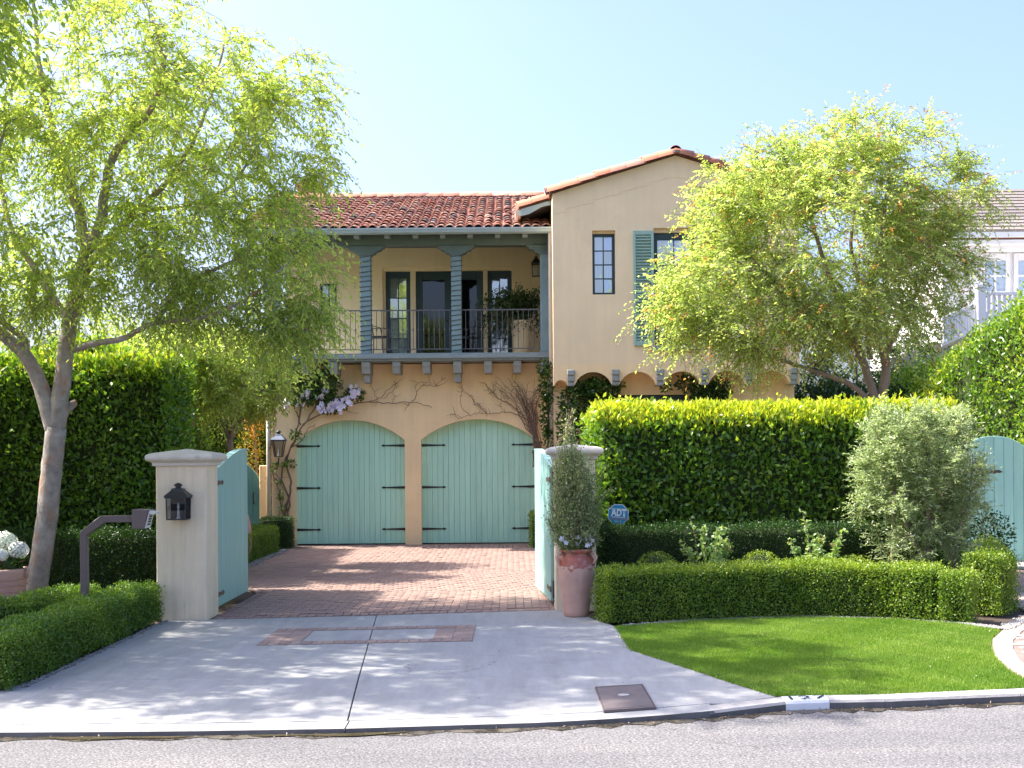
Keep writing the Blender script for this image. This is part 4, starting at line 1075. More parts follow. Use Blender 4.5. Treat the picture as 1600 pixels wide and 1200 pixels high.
# downpipe in the corner of the gable wing and at the far left corner
xd = SX(861.5, 26.9)
MB().tube([(xd, YE-0.06, ZE-0.12), (xd, YE-0.04, ZE-0.3), (xd, YE-0.02, 0.1)], 0.045, 10).build('downpipe', pipe_m, house, True)
xd = HL - 0.05
MB().tube([(xd, YG-0.06, ZS), (xd, YG-0.06, 0.1)], 0.045, 10).build('downpipe', pipe_m, house, True)
MB().box(HL+0.002, HL+0.24, YBW+0.251, 36.6, ZF, 6.9).build('upper_side_wall', stucco, house)
MB().box(HL, HRR-0.01, 36.6, 36.8, -0.02, 7.2).build('back_wall', stucco, house)
# small chimney
xc = SX(484, 33); zc0 = at(484, 310, 33).z
ch = MB(); ch.box(xc-0.24, xc+0.24, 32.8, 33.25, zc0-1.2, zc0+0.28).box(xc-0.29, xc+0.29, 32.75, 33.3, zc0+0.281, zc0+0.33)
chim = ch.build('chimney', plain('chimney_clay', (0.50, 0.27, 0.17), 0.9, 0.15, 3), house, bevel=0.02)
MB().prism([(xc-0.27, 32.78, zc0+0.331), (xc-0.02, 32.78, zc0+0.47), (xc+0.02, 32.78, zc0+0.47), (xc+0.27, 32.78, zc0+0.331)], (0, 0.48, 0)).build('chimney_hood', rake_m, chim)

# gable wing -----------------------------------------------------------
WY = YR; zsill = at(1057, 540, YR).z
nz = (SX(928, YR), SX(964, YR), at(946, 460, YR).z, at(946, 360, YR).z)
bw = (SX(1024, YR), SX(1090, YR), at(1057, 540, YR).z, at(1057, 356, YR).z)
nz2 = (2*HRC - nz[1], 2*HRC - nz[0], nz[2], nz[3])
ZSC = at(1000, 601, YR).z; ZTOP = 7.22; ZAPX = ZTOP + 0.305*(HRC-HRL)
# scalloped foot of the overhanging storey
corb = [SX(893 + 69.6*k, YR) for k in range(6)]
ops = []
xs_ = [HRL - 0.62] + corb + [HRR + 0.3]
for a, b in zip(xs_, xs_[1:]):
    xa, xb = max(a + 0.075, HRL + 0.02), min(b - 0.075, HRR - 0.02)
    if xb - xa > 0.1: ops.append((xa, xb, ZSC + 0.005, 0.26 if xb-xa > 0.6 else 0.10))
arch_wall('scalloped_overhang', HRL, HRR, ZSC, ZSC + 0.42, YR, YR + 0.5, ops, stucco_low, 12)
rect_wall('gable_wall', HRL, HRR, ZSC + 0.42, ZTOP, YR, YR + 0.26, [nz, bw, nz2], stucco, gable=(HRC, ZAPX))
MB().box(HRL, HRL+0.25, YR+0.262, 36.5, ZSC+0.42, ZTOP).build('gable_side_wall', stucco, house)
MB().box(HRR-0.25, HRR, YR+0.262, 36.5, ZSC+0.42, ZTOP).build('gable_side_wall', stucco, house)
lw = (SX(950, 26.5), SX(1072, 26.5), 1.2, at(1010, 622, 26.5).z)
lw2 = (lw[0] - 0.05, lw[1] + 0.05, 1.15, lw[3] + 0.07)
rect_wall('ground_floor_wall', HRL+0.004, HRR-0.004, -0.02, ZSC+0.3, YR+0.501, YR+0.76, [lw2], stucco_low)
MB().box(HRL+0.003, HRL+0.24, YR+0.761, 36.5, -0.02, ZSC+0.40).build('ground_floor_side_wall', stucco_low, house)
MB().box(HRR-0.24, HRR-0.003, YR+0.761, 36.5, -0.02, ZSC+0.40).build('ground_floor_side_wall', stucco_low, house)
for x in corb:
    m = MB(); w = 0.078
    m.box(x-w, x+w, YR-0.07, YR+0.45, ZSC+0.20, ZSC+0.31).box(x-w*0.95, x+w*0.95, YR-0.045, YR+0.45, ZSC+0.075, ZSC+0.198).box(x-w*0.9, x+w*0.9, YR-0.015, YR+0.45, ZSC-0.02, ZSC+0.073)
    m.build('corbel', corbel_m, house, bevel=0.012)
window(nz[0]+0.002, nz[1]-0.002, nz[2]+0.002, nz[3]-0.05, YR+0.16, 2, 4, fw=0.055, curtain=curtain_white)
window(nz2[0]+0.002, nz2[1]-0.002, nz2[2]+0.002, nz2[3]-0.05, YR+0.16, 2, 4, fw=0.055, curtain=curtain_white)
window(bw[0]+0.002, bw[1]-0.002, bw[2]+0.002, bw[3]-0.08, YR+0.16, 2, 4, fw=0.09, curtain=curtain_m, head=0.14)
for o_, dz_ in ((nz, 0.048), (nz2, 0.048), (bw, 0.078)): MB().box(o_[0]+0.001, o_[1]-0.001, YR+0.10, YR+0.255, o_[3]-dz_, o_[3]-0.001).build('lintel', stucco, house)
window(lw2[0]+0.002, lw2[1]-0.002, lw2[2]+0.002, lw2[3]-0.002, YR+0.60, 4, 3, fw=0.07, curtain=curtain_m, head=0.10)
MB().box(bw[0]-0.08, bw[1]+0.08, YR-0.12, YR-0.002, bw[2]-0.10, bw[2]-0.005).build('window_sill', ledge_m, house, bevel=0.012)
# louvred shutters
def shutter(x0, x1, z0, z1):
    m = MB(); f = 0.055; y0, y1 = YR-0.055, YR-0.004
    m.box(x0, x0+f, y0, y1, z0, z1); m.box(x1-f, x1, y0, y1, z0, z1); zm = z0 + (z1-z0)*0.46
    for za, zb_ in ((z0, z0+0.10), (zm, zm+0.06), (z1-0.08, z1)): m.box(x0+f, x1-f, y0+0.002, y1, za, zb_)
    s = m.build('shutter', shutter_m, house, bevel=0.005)
    MB().box(x0+f, x1-f, y1-0.008, y1-0.002, z0+0.1, z1-0.08).build('backing', shutter_m, s)
    sl = bpy.data.meshes.new('slat'); w = (x1-x0-2*f)/2 - 0.003
    b = MB().obox((-w, -0.021, -0.022), (2*w, 0, 0), (0, 0.036, 0.030), (0, -0.006, 0.009)); sl.from_pydata(b.v, [], b.f); sl.materials.append(shutter_m)
    for za, zb_ in ((z0+0.10, zm), (zm+0.06, z1-0.08)):
        n = int((zb_-za)/0.062)
        for k in range(n): link('slat', sl, s, ((x0+x1)/2, y0+0.024, za + (zb_-za)*(k+0.5)/n))
zs0, zs1 = at(1008, 540.5, YR).z, at(1008, 361, YR).z
shutter(SX(991.5, YR), SX(1026, YR)-0.03, zs0, zs1)
shutter(2*HRC - SX(1026, YR) + 0.03, 2*HRC - SX(991.5, YR), zs0, zs1)
# gable roof: decks, rake tiles, ridge
sg = 0.305
def zrf(x): return ZAPX - sg*abs(x-HRC)
m = MB()
for sx in (-1, 1):
    xe = HRC + sx*(HRC-HRL+0.06); xe2 = HRC + sx*(HRC-HRL+0.68)
    m.prism([(HRC, YR-0.08, ZAPX+0.012), (xe, YR-0.08, zrf(xe)+0.012), (xe, YR-0.08, zrf(xe)+0.07), (HRC, YR-0.08, ZAPX+0.07)], (0, 0.70, 0))
    m.prism([(HRC, YR+0.622, ZAPX+0.012), (xe2, YR+0.622, zrf(xe2)+0.012), (xe2, YR+0.622, zrf(xe2)+0.07), (HRC, YR+0.622, ZAPX+0.07)], (0, 9.6, 0))
groof = m.build('gable_roof', roof_deck, house)
me_rake = bpy.data.meshes.new('rake_tile'); kv, kf_ = barrel(0.40, 0.155, 0.135, 8); me_rake.from_pydata(kv, [], kf_); me_rake.materials.append(rake_m)
for p in me_rake.polygons: p.use_smooth = True
ta = math.atan(sg)
def lay(me, parent, x, y, z, sx, name, over=0.0):
    """tile whose length runs up the slope towards the ridge; sx=-1 on the left slope"""
    o = link(name, me, parent, (x, y, z))
    up = Vector((-sx*math.cos(ta+over), 0, math.sin(ta+over))); side = Vector((0, -sx, 0))*-1; nrm = up.cross(side) if up.cross(side).z > 0 else side.cross(up)
    xx = up.cross(nrm)
    o.rotation_euler = Matrix(((xx.x, up.x, nrm.x), (xx.y, up.y, nrm.y), (xx.z, up.z, nrm.z))).to_euler()
    return o
nr = 8; step_ = (HRC - HRL + 0.08)/nr
for sx in (-1, 1):
    for k in range(nr):
        x = HRC + sx*(HRC-HRL+0.10 - k*step_)
        lay(me_rake, groof, x, YR-0.03, zrf(x)+0.035 + rt_.gauss(0, 0.004), sx, 'rake_tile', -0.045)
        lay(me_rake, groof, x + sx*0.02, YR+0.22, zrf(x)+0.075 + rt_.gauss(0, 0.004), sx, 'field_tile', -0.03)
    for k in range(2):
        x = HRC + sx*(HRC-HRL+0.70 - k*step_)
        lay(me_rake, groof, x, YR+0.68, zrf(x)+0.055, sx, 'rake_tile', -0.03)
    for cx in range(3, 46):
        yy = YR + 0.68 + 0.2*(cx-2)
        if yy < 34 and sx == -1:
            x = HRC + sx*(HRC-HRL+0.72); lay(me_rake, groof, x, yy, zrf(x)+0.055, sx, 'eave_tile', -0.03)
y = YR - 0.10; k = 0
while y < 33:
    o = link('ridge_tile', me_ridge, groof, (HRC, y, ZAPX + 0.07)); o.rotation_euler = (0.02, 0, 0); y += 0.42
MB().lathe((HRC, YR-0.09, ZAPX+0.05), [(0.105, -0.03), (0.105, 0.02)], 14).build('ridge_mortar', mortar, groof)
bpy.data.objects[groof.children[-1].name].rotation_euler = (0, 0, 0)
# stepped plaster plaques under the rake
for sx in (-1, 1):
    n = 9; w = (HRC-HRL)/n
    for k in range(n):
        xa = HRC + sx*(HRC-HRL - k*w); xb = xa - sx*w
        x0, x1 = min(xa, xb)+0.0012, max(xa, xb)-0.0012; lo = min(zrf(x0), zrf(x1)) - 0.40 + 0.02*(k % 2)
        MB().prism([(x0, YR-0.007, lo), (x1, YR-0.007, lo + 0.04), (x1, YR-0.007, zrf(x1)-0.005), (x0, YR-0.007, zrf(x0)-0.005)] if sx < 0 else [(x0, YR-0.007, lo+0.04), (x1, YR-0.007, lo), (x1, YR-0.007, zrf(x1)-0.005), (x0, YR-0.007, zrf(x0)-0.005)], (0, 0.0065, 0)).build('rake_plaque', stucco, house)
# soffit, fascia and gutter of the left eave of the gable wing
xe = HRL - 0.62
MB().prism([(HRL-0.002, YR+0.64, zrf(HRL)-0.06), (xe, YR+0.64, zrf(xe)-0.06), (xe, YR+0.64, zrf(xe)+0.01), (HRL-0.002, YR+0.64, zrf(HRL)+0.01)], (0, 6, 0)).build('eave_soffit', soffit_m, house)
MB().prism([(xe-0.02, YR+0.60, zrf(xe)-0.14), (xe-0.02, YR+0.60, zrf(xe)-0.0), (HRL-0.003, YR+0.60, zrf(HRL)-0.005), (HRL-0.003, YR+0.60, zrf(HRL)-0.10), (HRL-0.2, YR+0.60, zrf(HRL)-0.14), (xe+0.15, YR+0.60, zrf(xe)-0.10)], (0, 0.035, 0)).build('barge_board', gutter_m, house)
ge = MB(); gx = xe - 0.02
ge.prism([(gx, YR+0.60, zrf(xe)-0.02), (gx-0.12, YR+0.60, zrf(xe)-0.02), (gx-0.11, YR+0.60, zrf(xe)-0.09), (gx-0.06, YR+0.60, zrf(xe)-0.13), (gx, YR+0.60, zrf(xe)-0.13)], (0, 4.0, 0)); ge.build('eave_gutter', pipe_m, house)
# window box plants, balconette
rb2 = MB(); zb_ = bw[2] + 0.42
rb2.box(bw[0], bw[1], YR-0.105, YR-0.09, zb_-0.012, zb_+0.012)
for k in range(9): x = bw[0] + (bw[1]-bw[0])*k/8; rb2.box(x-0.006, x+0.006, YR-0.103, YR-0.092, bw[2]-0.005, zb_-0.012)
rb2.build('balconette', iron, house)

# ------------------------------------------------------------------ lanterns
def lantern(name, label, c, w, h, taper, backdepth, mat, roofm, neck=True, bracket=None):
    """wall lantern; c = centre of the bottom plate, wall lies at +y"""
    rt = root(name, c, label, 'lantern', 'wall lanterns')
    x, y, z = c; hb = h*0.55; t = w*0.055; wb, wt = w/2*taper, w/2
    b = MB(); b.box(x-wb, x+wb, y-wb, y+wb, z, z+t)
    for sx in (-1, 1):
        for sy in (-1, 1): b.tube([(x+sx*(wb-t/2), y+sy*(wb-t/2), z+t), (x+sx*(wt-t/2), y+sy*(wt-t/2), z+hb)], t*0.75, 4)
    for sx in (-1, 1): b.box(x+sx*wt-t*0.8, x+sx*wt+t*0.8, y-wt, y+wt, z+hb, z+hb+t*1.4)
    b.box(x-wt-t*0.8, x+wt+t*0.8, y-wt-t*0.8, y-wt+t*0.8, z+hb-0.002, z+hb+t*1.4); b.box(x-wt-t, x+wt+t, y+wt-t, y+wt+t*0.8, z+hb-0.002, z+hb+t*1.4)
    if backdepth > 0: b.box(x-wt*0.95, x+wt*0.95, y+wt-0.012, y+wt, z, z+hb)
    b.build('frame', mat, rt)
    r = MB(); r.lathe((x, y, z+hb+t*1.4), [(wt+t*1.6, 0), (wt+t*1.2, h*0.02), (wt*0.62, h*0.14), (wt*0.50, h*0.20), (wt*0.30, h*0.21)], sq=True)
    roof_ = r.build('lantern_roof', roofm, rt)
    MB().lathe((x, y, z+hb+t*1.4+h*0.205), [(wt*0.28, 0), (wt*0.28, h*0.05), (wt*0.42, h*0.06), (wt*0.42, h*0.085), (wt*0.24, h*0.12), (wt*0.05, h*0.135)], 14).build('vent_cap', mat, roof_)
    for sx, sy in ((0, -1), (-1, 0), (1, 0)):
        if sy: V = [(x-wb+t, y+sy*wb*0.98, z+t), (x+wb-t, y+sy*wb*0.98, z+t), (x+wt-t, y+sy*wt*0.98, z+hb), (x-wt+t, y+sy*wt*0.98, z+hb)]
        else: V = [(x+sx*wb*0.98, y-wb+t, z+t), (x+sx*wb*0.98, y+wb-t, z+t), (x+sx*wt*0.98, y+wt-t, z+hb), (x+sx*wt*0.98, y-wt+t, z+hb)]
        MB().add(V, [(0, 1, 2, 3)]).build('glass_pane', lantern_glass, rt)
    MB().lathe((x, y, z+t), [(w*0.09, 0), (w*0.09, hb*0.08), (w*0.055, hb*0.09), (w*0.055, hb*0.40), (w*0.03, hb*0.41), (w*0.065, hb*0.52), (w*0.02, hb*0.72)], 10).build('candle_bulb', bulb_m, rt)
    if bracket:
        MB().tube(bracket, 0.014, 6).build('wall_bracket', mat, rt)
    return rt

# ------------------------------------------------------------------ gate pillars and gates
def pillar(name, label, x0, x1, y0, y1, zs, zc):
    rt = root(name, ((x0+x1)/2, (y0+y1)/2, 0), label, 'pillar', 'driveway gate pillars')
    MB().box(x0, x1, y0, y1, -0.02, zs).build('shaft', pillar_m, rt, bevel=0.022, seg=3)
    cx, cy, hx, hy = (x0+x1)/2, (y0+y1)/2, (x1-x0)/2, (y1-y0)/2
    m = MB(); V = []; prof = [(0.012, zs-0.055), (0.03, zs-0.05), (0.03, zs-0.018), (0.05, zs+0.0)]
    hc = zc - zs
    for k in range(8):
        a = -math.pi/2 + math.pi*k/7; prof.append((0.05 + 0.048*math.cos(a)*1.0, zs + 0.047 + 0.046*math.sin(a)))
    prof += [(0.03, zs+0.10), (-0.30*min(hx, hy)/0.3, zc)]
    for o, z in prof:
        for sx, sy in ((-1, -1), (1, -1), (1, 1), (-1, 1)): V.append((cx + sx*(hx+o), cy + sy*(hy+o), z))
    n = len(prof); fs = [(i*4+k, i*4+(k+1) % 4, (i+1)*4+(k+1) % 4, (i+1)*4+k) for i in range(n-1) for k in range(4)] + [(3, 2, 1, 0), tuple((n-1)*4+k for k in range(4))]
    cp = m.add(V, fs).build('cap', cap_m, rt, bevel=0.012, seg=2)
    return rt
pL = (gnd(243, 970), gnd(325, 968)); lx0, lx1, ly0 = pL[0].x, pL[1].x, (pL[0].y+pL[1].y)/2
zsL = at(285, 721, ly0).z; zcL = at(285, 702, ly0+0.3).z
pillar('gate_pillar', 'square cream rendered gate pillar carrying a black lantern', lx0, lx1, ly0, ly0+0.60, zsL, zcL+0.005)
rx0 = gnd(868, 954); ry0 = rx0.y
pillar('gate_pillar', 'square cream gate pillar standing behind the terracotta urn', rx0.x, rx0.x+0.50, ry0, ry0+0.55, at(900, 711, ry0).z, at(900, 694, ry0+0.3).z)
lc = at(279, 812, ly0 - 0.125)
lantern('wall_lantern', 'black iron lantern on the front of the gate pillar', (lc.x, ly0-0.13, lc.z), 0.235, 0.46, 0.96, 1, iron, iron)

def gate(name, label, hinge, free, zh, zfree, flip, npl=8):
    hinge, free = Vector(hinge), Vector(free); d = free - hinge; Lg = d.length; d.normalize(); nr = Vector((d.y, -d.x, 0))*flip   # nr points into the drive
    rt = root(name, hinge, label, 'gate', 'driveway gate leaves')
    zl = 0.07; top = lambda t: zh + (zfree-zh)*math.sin(min(1, t/Lg)*math.pi/2)
    w = Lg/npl
    for k in range(npl):
        a, b = k*w+0.0025, (k+1)*w-0.0025
        V = []
        for off in (0.0, 0.035):
            for t, z in ((a, zl), (b, zl), (b, top(b)), ((a+b)/2, top((a+b)/2)), (a, top(a))): V.append(hinge + d*t + nr*(0.05+off) + Vector((0, 0, z)))
        m = MB(); m.add(V, [(0, 1, 2, 3, 4), (9, 8, 7, 6, 5), (0, 5, 6, 1), (1, 6, 7, 2), (2, 7, 8, 3), (3, 8, 9, 4), (4, 9, 5, 0)])
        m.build('plank', aqua_gate, rt, bevel=0.003)
    f = MB()
    def bar(t0, t1, z0, z1, o0=0.0, o1=0.048): f.obox(hinge + d*t0 + nr*o0 + Vector((0, 0, z0)), d*(t1-t0), nr*(o1-o0), Vector((0, 0, z1-z0)))
    bar(0, 0.12, zl, zh-0.02); bar(Lg-0.12, Lg, zl, zfree-0.06); bar(0.12, Lg-0.12, zl+0.02, zl+0.16); bar(0.12, Lg-0.12, 0.85, 0.99); bar(0.12, Lg-0.12, zh-0.22, zh-0.06)
    f.build('frame', aqua_gate, rt, bevel=0.005)
    c = MB(); ns = 10
    for k in range(ns):
        a, b = Lg*k/ns, Lg*(k+1)/ns
        P0 = [hinge + d*a + nr*o + Vector((0, 0, top(a)+z)) for o, z in ((-0.005, 0.002), (0.092, 0.002), (0.092, 0.022), (-0.005, 0.022))]
        P1 = [hinge + d*b + nr*o + Vector((0, 0, top(b)+z)) for o, z in ((-0.005, 0.002), (0.092, 0.002), (0.092, 0.022), (-0.005, 0.022))]
        c.add(P0 + P1, [(0, 1, 5, 4), (1, 2, 6, 5), (2, 3, 7, 6), (3, 0, 4, 7)] + ([(3, 2, 1, 0)] if k == 0 else []) + ([(4, 5, 6, 7)] if k == ns-1 else []))
    c.build('top_rail', aqua_gate, rt)
    for z in (0.22, zh-0.13):
        h = MB(); h.prism([hinge + d*t + nr*0.087 + Vector((0, 0, z+q)) for t, q in ((-0.01, -0.035), (0.30, -0.016), (0.33, -0.03), (0.40, 0.0), (0.33, 0.03), (0.30, 0.016), (-0.01, 0.035))], nr*0.010)
        h.build('strap_hinge', iron_brown, rt)
        p = hinge + nr*0.04 - d*0.035; MB().tube([p + Vector((0, 0, z-0.11)), p + Vector((0, 0, z+0.11))], 0.028, 10).tube([p + Vector((0, 0, z-0.16)), p + Vector((0, 0, z-0.13))], 0.02, 8).build('hinge_barrel', iron, rt)
    return rt
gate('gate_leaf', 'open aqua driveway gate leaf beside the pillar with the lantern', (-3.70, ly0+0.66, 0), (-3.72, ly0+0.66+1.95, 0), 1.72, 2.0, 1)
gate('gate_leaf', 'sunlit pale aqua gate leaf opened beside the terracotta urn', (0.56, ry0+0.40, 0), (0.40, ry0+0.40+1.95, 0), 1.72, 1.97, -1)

# ------------------------------------------------------------------ intercom pedestal
ip = at(131, 950, 13.6); Yi = 13.6
kx, kz = SX(131, Yi), at(131, 830, Yi).z
rt = root('intercom_pedestal', (kx, Yi, 0), 'brown gooseneck intercom post rising from the low hedge', 'intercom')
z1 = at(170, 811, Yi).z; ax = SX(162, Yi); bx = SX(212, Yi); pw = 0.037
m = MB()
m.prism([(kx-pw, Yi-0.04, 0), (kx+pw, Yi-0.04, 0), (kx+pw, Yi-0.04, z1-0.17), (ax+0.02, Yi-0.04, z1-pw), (bx, Yi-0.04, z1-pw), (bx, Yi-0.04, z1+pw), (ax-0.03, Yi-0.04, z1+pw), (kx-pw, Yi-0.04, z1-0.13)], (0, 0.08, 0))
m.build('post', bronze, rt, bevel=0.006)
hx0, hx1 = SX(210, Yi), SX(236, Yi); zt_, zb_ = at(222, 796, Yi).z, at(222, 826, Yi).z
MB().prism([(hx0, Yi-0.11, zb_), (hx1-0.05, Yi-0.11, zb_), (hx1, Yi-0.11, zt_), (hx0, Yi-0.11, zt_+0.004)], (0, 0.22, 0)).build('housing', bronze, rt, bevel=0.006)
nx = Vector((zt_-zb_, 0, -0.05)).normalized()
pl = MB(); o = Vector((hx1-0.05, Yi-0.095, zb_+0.01)) + nx*0.002; e = Vector((hx1, Yi-0.095, zt_-0.01)) + nx*0.002
pl.obox(o, (0, 0.19, 0), e-o, nx*0.008); plate = pl.build('keypad_plate', keypad, rt)
kb = MB()
for i in range(3):
    for j in range(4): kb.obox(o + (e-o)*(0.18+0.15*j) + Vector((0, 0.04+0.04*i, 0)) + nx*0.0085, (0, 0.022, 0), (e-o).normalized()*0.018, nx*0.004)
kb.build('keypad_buttons', iron, plate)
MB().obox(o + (e-o)*0.86 + nx*0.009, (0, 0.19, 0), (e-o).normalized()*0.02, nx*0.05).build('visor', keypad, rt)

# ------------------------------------------------------------------ pots
up = gnd(900, 965)
ux, uy = SX(899, up.y+0.15), up.y + 0.17
rt = root('urn', (ux, uy, 0), 'tall glazed terracotta urn holding a slim sage-leaved shrub', 'urn')
hu = 0.80
pr = [(0.135, 0.0), (0.15, 0.01), (0.155, 0.06), (0.17, 0.16), (0.195, 0.32), (0.215, 0.48), (0.222, 0.58), (0.212, 0.65), (0.185, 0.705), (0.165, 0.725), (0.168, 0.745), (0.185, 0.757), (0.19, 0.775), (0.182, 0.79), (0.15, 0.79), (0.145, 0.74), (0.0, 0.735)]
MB().lathe((ux, uy, 0.0), pr, 40).build('body', terracotta, rt, True)
gr = MB(); ng = 40
ring = []
for k in range(ng):
    a = 2*math.pi*k/ng; dr = 0.04 + 0.05*abs(math.sin(k*1.7)) + 0.06*(k % 7 == 0)
    ring.append((a, dr))
V = []
for r_, z in ((0.2245, 0.0), (0.2145, 0.651), (0.1875, 0.706), (0.1680, 0.7255), (0.171, 0.745), (0.188, 0.757), (0.1925, 0.776), (0.183, 0.7925)):
    for k in range(ng):
        a, dr = ring[k]; zz = z if z > 0 else 0.65 - dr
        rr = r_ if z > 0 else 0.2125 + 0.011*min(1, dr/0.08)
        V.append((ux + rr*math.cos(a), uy + rr*math.sin(a), zz))
gr.add(V, [(i*ng+k, i*ng+(k+1) % ng, (i+1)*ng+(k+1) % ng, (i+1)*ng+k) for i in range(7) for k in range(ng)]).build('glazed_rim', glaze_red, rt, True)
for sx in (-1, 1):
    a0 = 0.45 if sx > 0 else math.pi-0.45
    dx, dy = math.cos(-a0), math.sin(-a0)
    MB().tube([(ux+dx*0.17, uy+dy*0.17, 0.735), (ux+dx*0.235, uy+dy*0.235, 0.74), (ux+dx*0.26, uy+dy*0.26, 0.70), (ux+dx*0.235, uy+dy*0.235, 0.64), (ux+dx*0.205, uy+dy*0.205, 0.62)], 0.017, 8).build('handle', terracotta, rt, True)
# shrub in the urn: slim upright cone of small sage leaves
rt = root('potted_shrub', (ux, uy, 0.74), 'slim upright shrub with tiny sage leaves growing in the urn', 'shrub')
lv = Leaves(); st = MB()
ztop = at(887, 690, uy).z
rg = np.random.default_rng(4)
for k in range(230):
    a = rg.uniform(0, 6.283); hz = 0.78 + (ztop-0.78)*rg.uniform(0.12, 1.0)**1.35
    f = (hz-0.78)/(ztop-0.78); rad = float(np.interp(f, [0, 0.12, 0.5, 0.8, 0.9, 1], [0.22, 0.31, 0.32, 0.28, 0.2, 0.08]))*rg.uniform(0.3, 1.0)**0.6
    if k < 5: hz, rad = ztop*rg.uniform(0.93, 1.0), 0.03
    off = -0.06*f
    p0 = np.array([ux + 0.04*math.cos(a), uy + 0.04*math.sin(a), 0.76]); p2 = np.array([ux + off + rad*math.cos(a), uy + rad*math.sin(a), hz]); p1 = np.array([ux + off*0.4 + rad*0.95*math.cos(a), uy + rad*0.95*math.sin(a), 0.76 + (hz-0.76)*0.5])
    uu = np.linspace(0, 1, 7)[:, None]; c = (1-uu)**2*p0 + 2*uu*(1-uu)*p1 + uu**2*p2
    st.tube(c, [0.006 - 0.0006*i for i in range(7)], 4, False)
    nl = int(26 + 95*(hz-0.78)); u = rg.uniform(0.22, 1.0, nl)[:, None]; P = (1-u)**2*p0 + 2*u*(1-u)*p1 + u**2*p2 + rg.normal(size=(nl, 3))*0.035
    D = rg.normal(size=(nl, 3)) + np.array([0, 0, 0.4]); lv.add(P, D, rg.normal(size=(nl, 3)) + np.array([0, 0, 0.4]), rg.uniform(0.020, 0.036, nl), rg.uniform(0.012, 0.020, nl), rg.uniform(0, 1, nl))
for cz_, rr_, hz_, nn_ in ((1.10, 0.30, 0.36, 1100), (1.42, 0.30, 0.36, 1100), (1.68, 0.27, 0.25, 600)): clump(lv, (ux+0.01, uy, cz_), (rr_, rr_*0.9, hz_), nn_, 0.034, 0.019, (0.0, 1.0), up=0.5)
for k in range(34):
    a = rg.uniform(0, 6.283); hz = rg.uniform(0.95, 2.05); rad = rg.uniform(0.26, 0.45)
    p0 = np.array([ux, uy, 0.8]); p2 = np.array([ux + rad*math.cos(a), uy + rad*0.8*math.sin(a), hz]); p1 = np.array([ux + rad*0.4*math.cos(a), uy + rad*0.3*math.sin(a), 0.8 + (hz-0.8)*0.75])
    uu = np.linspace(0, 1, 6)[:, None]; st.tube((1-uu)**2*p0 + 2*uu*(1-uu)*p1 + uu**2*p2, 0.003, 4, False)
    nl = 40; u = rg.uniform(0.45, 1.0, nl)[:, None]; lv.add((1-u)**2*p0 + 2*u*(1-u)*p1 + u**2*p2 + rg.normal(size=(nl, 3))*0.02, rg.normal(size=(nl, 3)) + np.array([0, 0, 0.4]), rg.normal(size=(nl, 3)), 0.032, 0.018, rg.uniform(0.2, 1, nl))
st.build('stems', stem_m, rt); lv.build('foliage', lf_sage, rt, 'stuff')
Yz = 16.95; zx = SX(888, Yz)
rt2 = root('spire_shrub', (zx, Yz, 0), 'sunlit slender shrub rising behind the gate pillar by the urn', 'shrub'); lv2 = Leaves(); st2 = MB(); zt2 = at(887, 637, Yz).z
for k in range(70):
    a = rg.uniform(0, 6.283); f = rg.uniform(0.0, 1.0); hz = 0.9 + (zt2-0.9)*f**0.7; rad = (0.04 + 0.26*(1-f))*rg.uniform(0.3, 1)
    p0 = np.array([zx, Yz, 0.0]); p2 = np.array([zx + rad*math.cos(a) + 0.02, Yz + rad*math.sin(a), hz]); p1 = np.array([zx + rad*0.7*math.cos(a), Yz + rad*0.7*math.sin(a), hz*0.55])
    uu = np.linspace(0, 1, 6)[:, None]; st2.tube((1-uu)**2*p0 + 2*uu*(1-uu)*p1 + uu**2*p2, 0.005, 4, False)
    nl = 55; u = rg.uniform(0.5, 1.0, nl)[:, None]; lv2.add((1-u)**2*p0 + 2*u*(1-u)*p1 + u**2*p2 + rg.normal(size=(nl, 3))*0.03, rg.normal(size=(nl, 3)) + np.array([0, 0, 0.4]), rg.normal(size=(nl, 3)), 0.036, 0.021, rg.uniform(0.3, 1, nl))
st2.build('stems', stem_m, rt2); lv2.build('foliage', lf_sage, rt2, 'stuff')
# trailing flowers at its foot
def flower_mesh(name, mat, r, pet=5, cup=0.25):
    m = MB()
    for k in range(pet):
        a = 2*math.pi*k/pet; w = math.pi/pet*0.85
        p = lambda rr, aa, z: (rr*math.cos(aa), rr*math.sin(aa), z)
        m.add([(0, 0, 0), p(r*0.7, a-w, r*cup*0.8), p(r, a, r*cup*0.6), p(r*0.7, a+w, r*cup*0.8)], [(0, 1, 2), (0, 2, 3)])
    me = bpy.data.meshes.new(name); me.from_pydata(m.v, [], m.f); me.materials.append(mat); return me
fl_w = flower_mesh('flower', plain('petal_pale_lilac', (0.68, 0.66, 0.76), 0.7, 0.06, 8), 0.038)
fl_l = flower_mesh('flower', petal_lilac, 0.065)
rt = root('lily_clump', (ux, uy-0.02, 0.76), 'pale lilac flowers spilling over the rim of the urn', 'flowers')
lv = Leaves(); clump(lv, (ux, uy-0.06, 0.82), (0.19, 0.14, 0.10), 260, 0.075, 0.024, (0.1, 0.8)); lv.build('foliage', lf_vine, rt, 'stuff')
for px, py in ((878, 842), (884, 848), (892, 838), (903, 840), (902, 850), (908, 846), (915, 843), (920, 839), (925, 845), (918, 852), (922, 852)):
    p = at(px, py, uy - 0.20 + rg.uniform(-0.03, 0.03)); o = link('flower', fl_w, rt, p); o.rotation_euler = (R(rg.uniform(40, 85)), R(rg.uniform(-25, 25)), rg.uniform(0, 6))
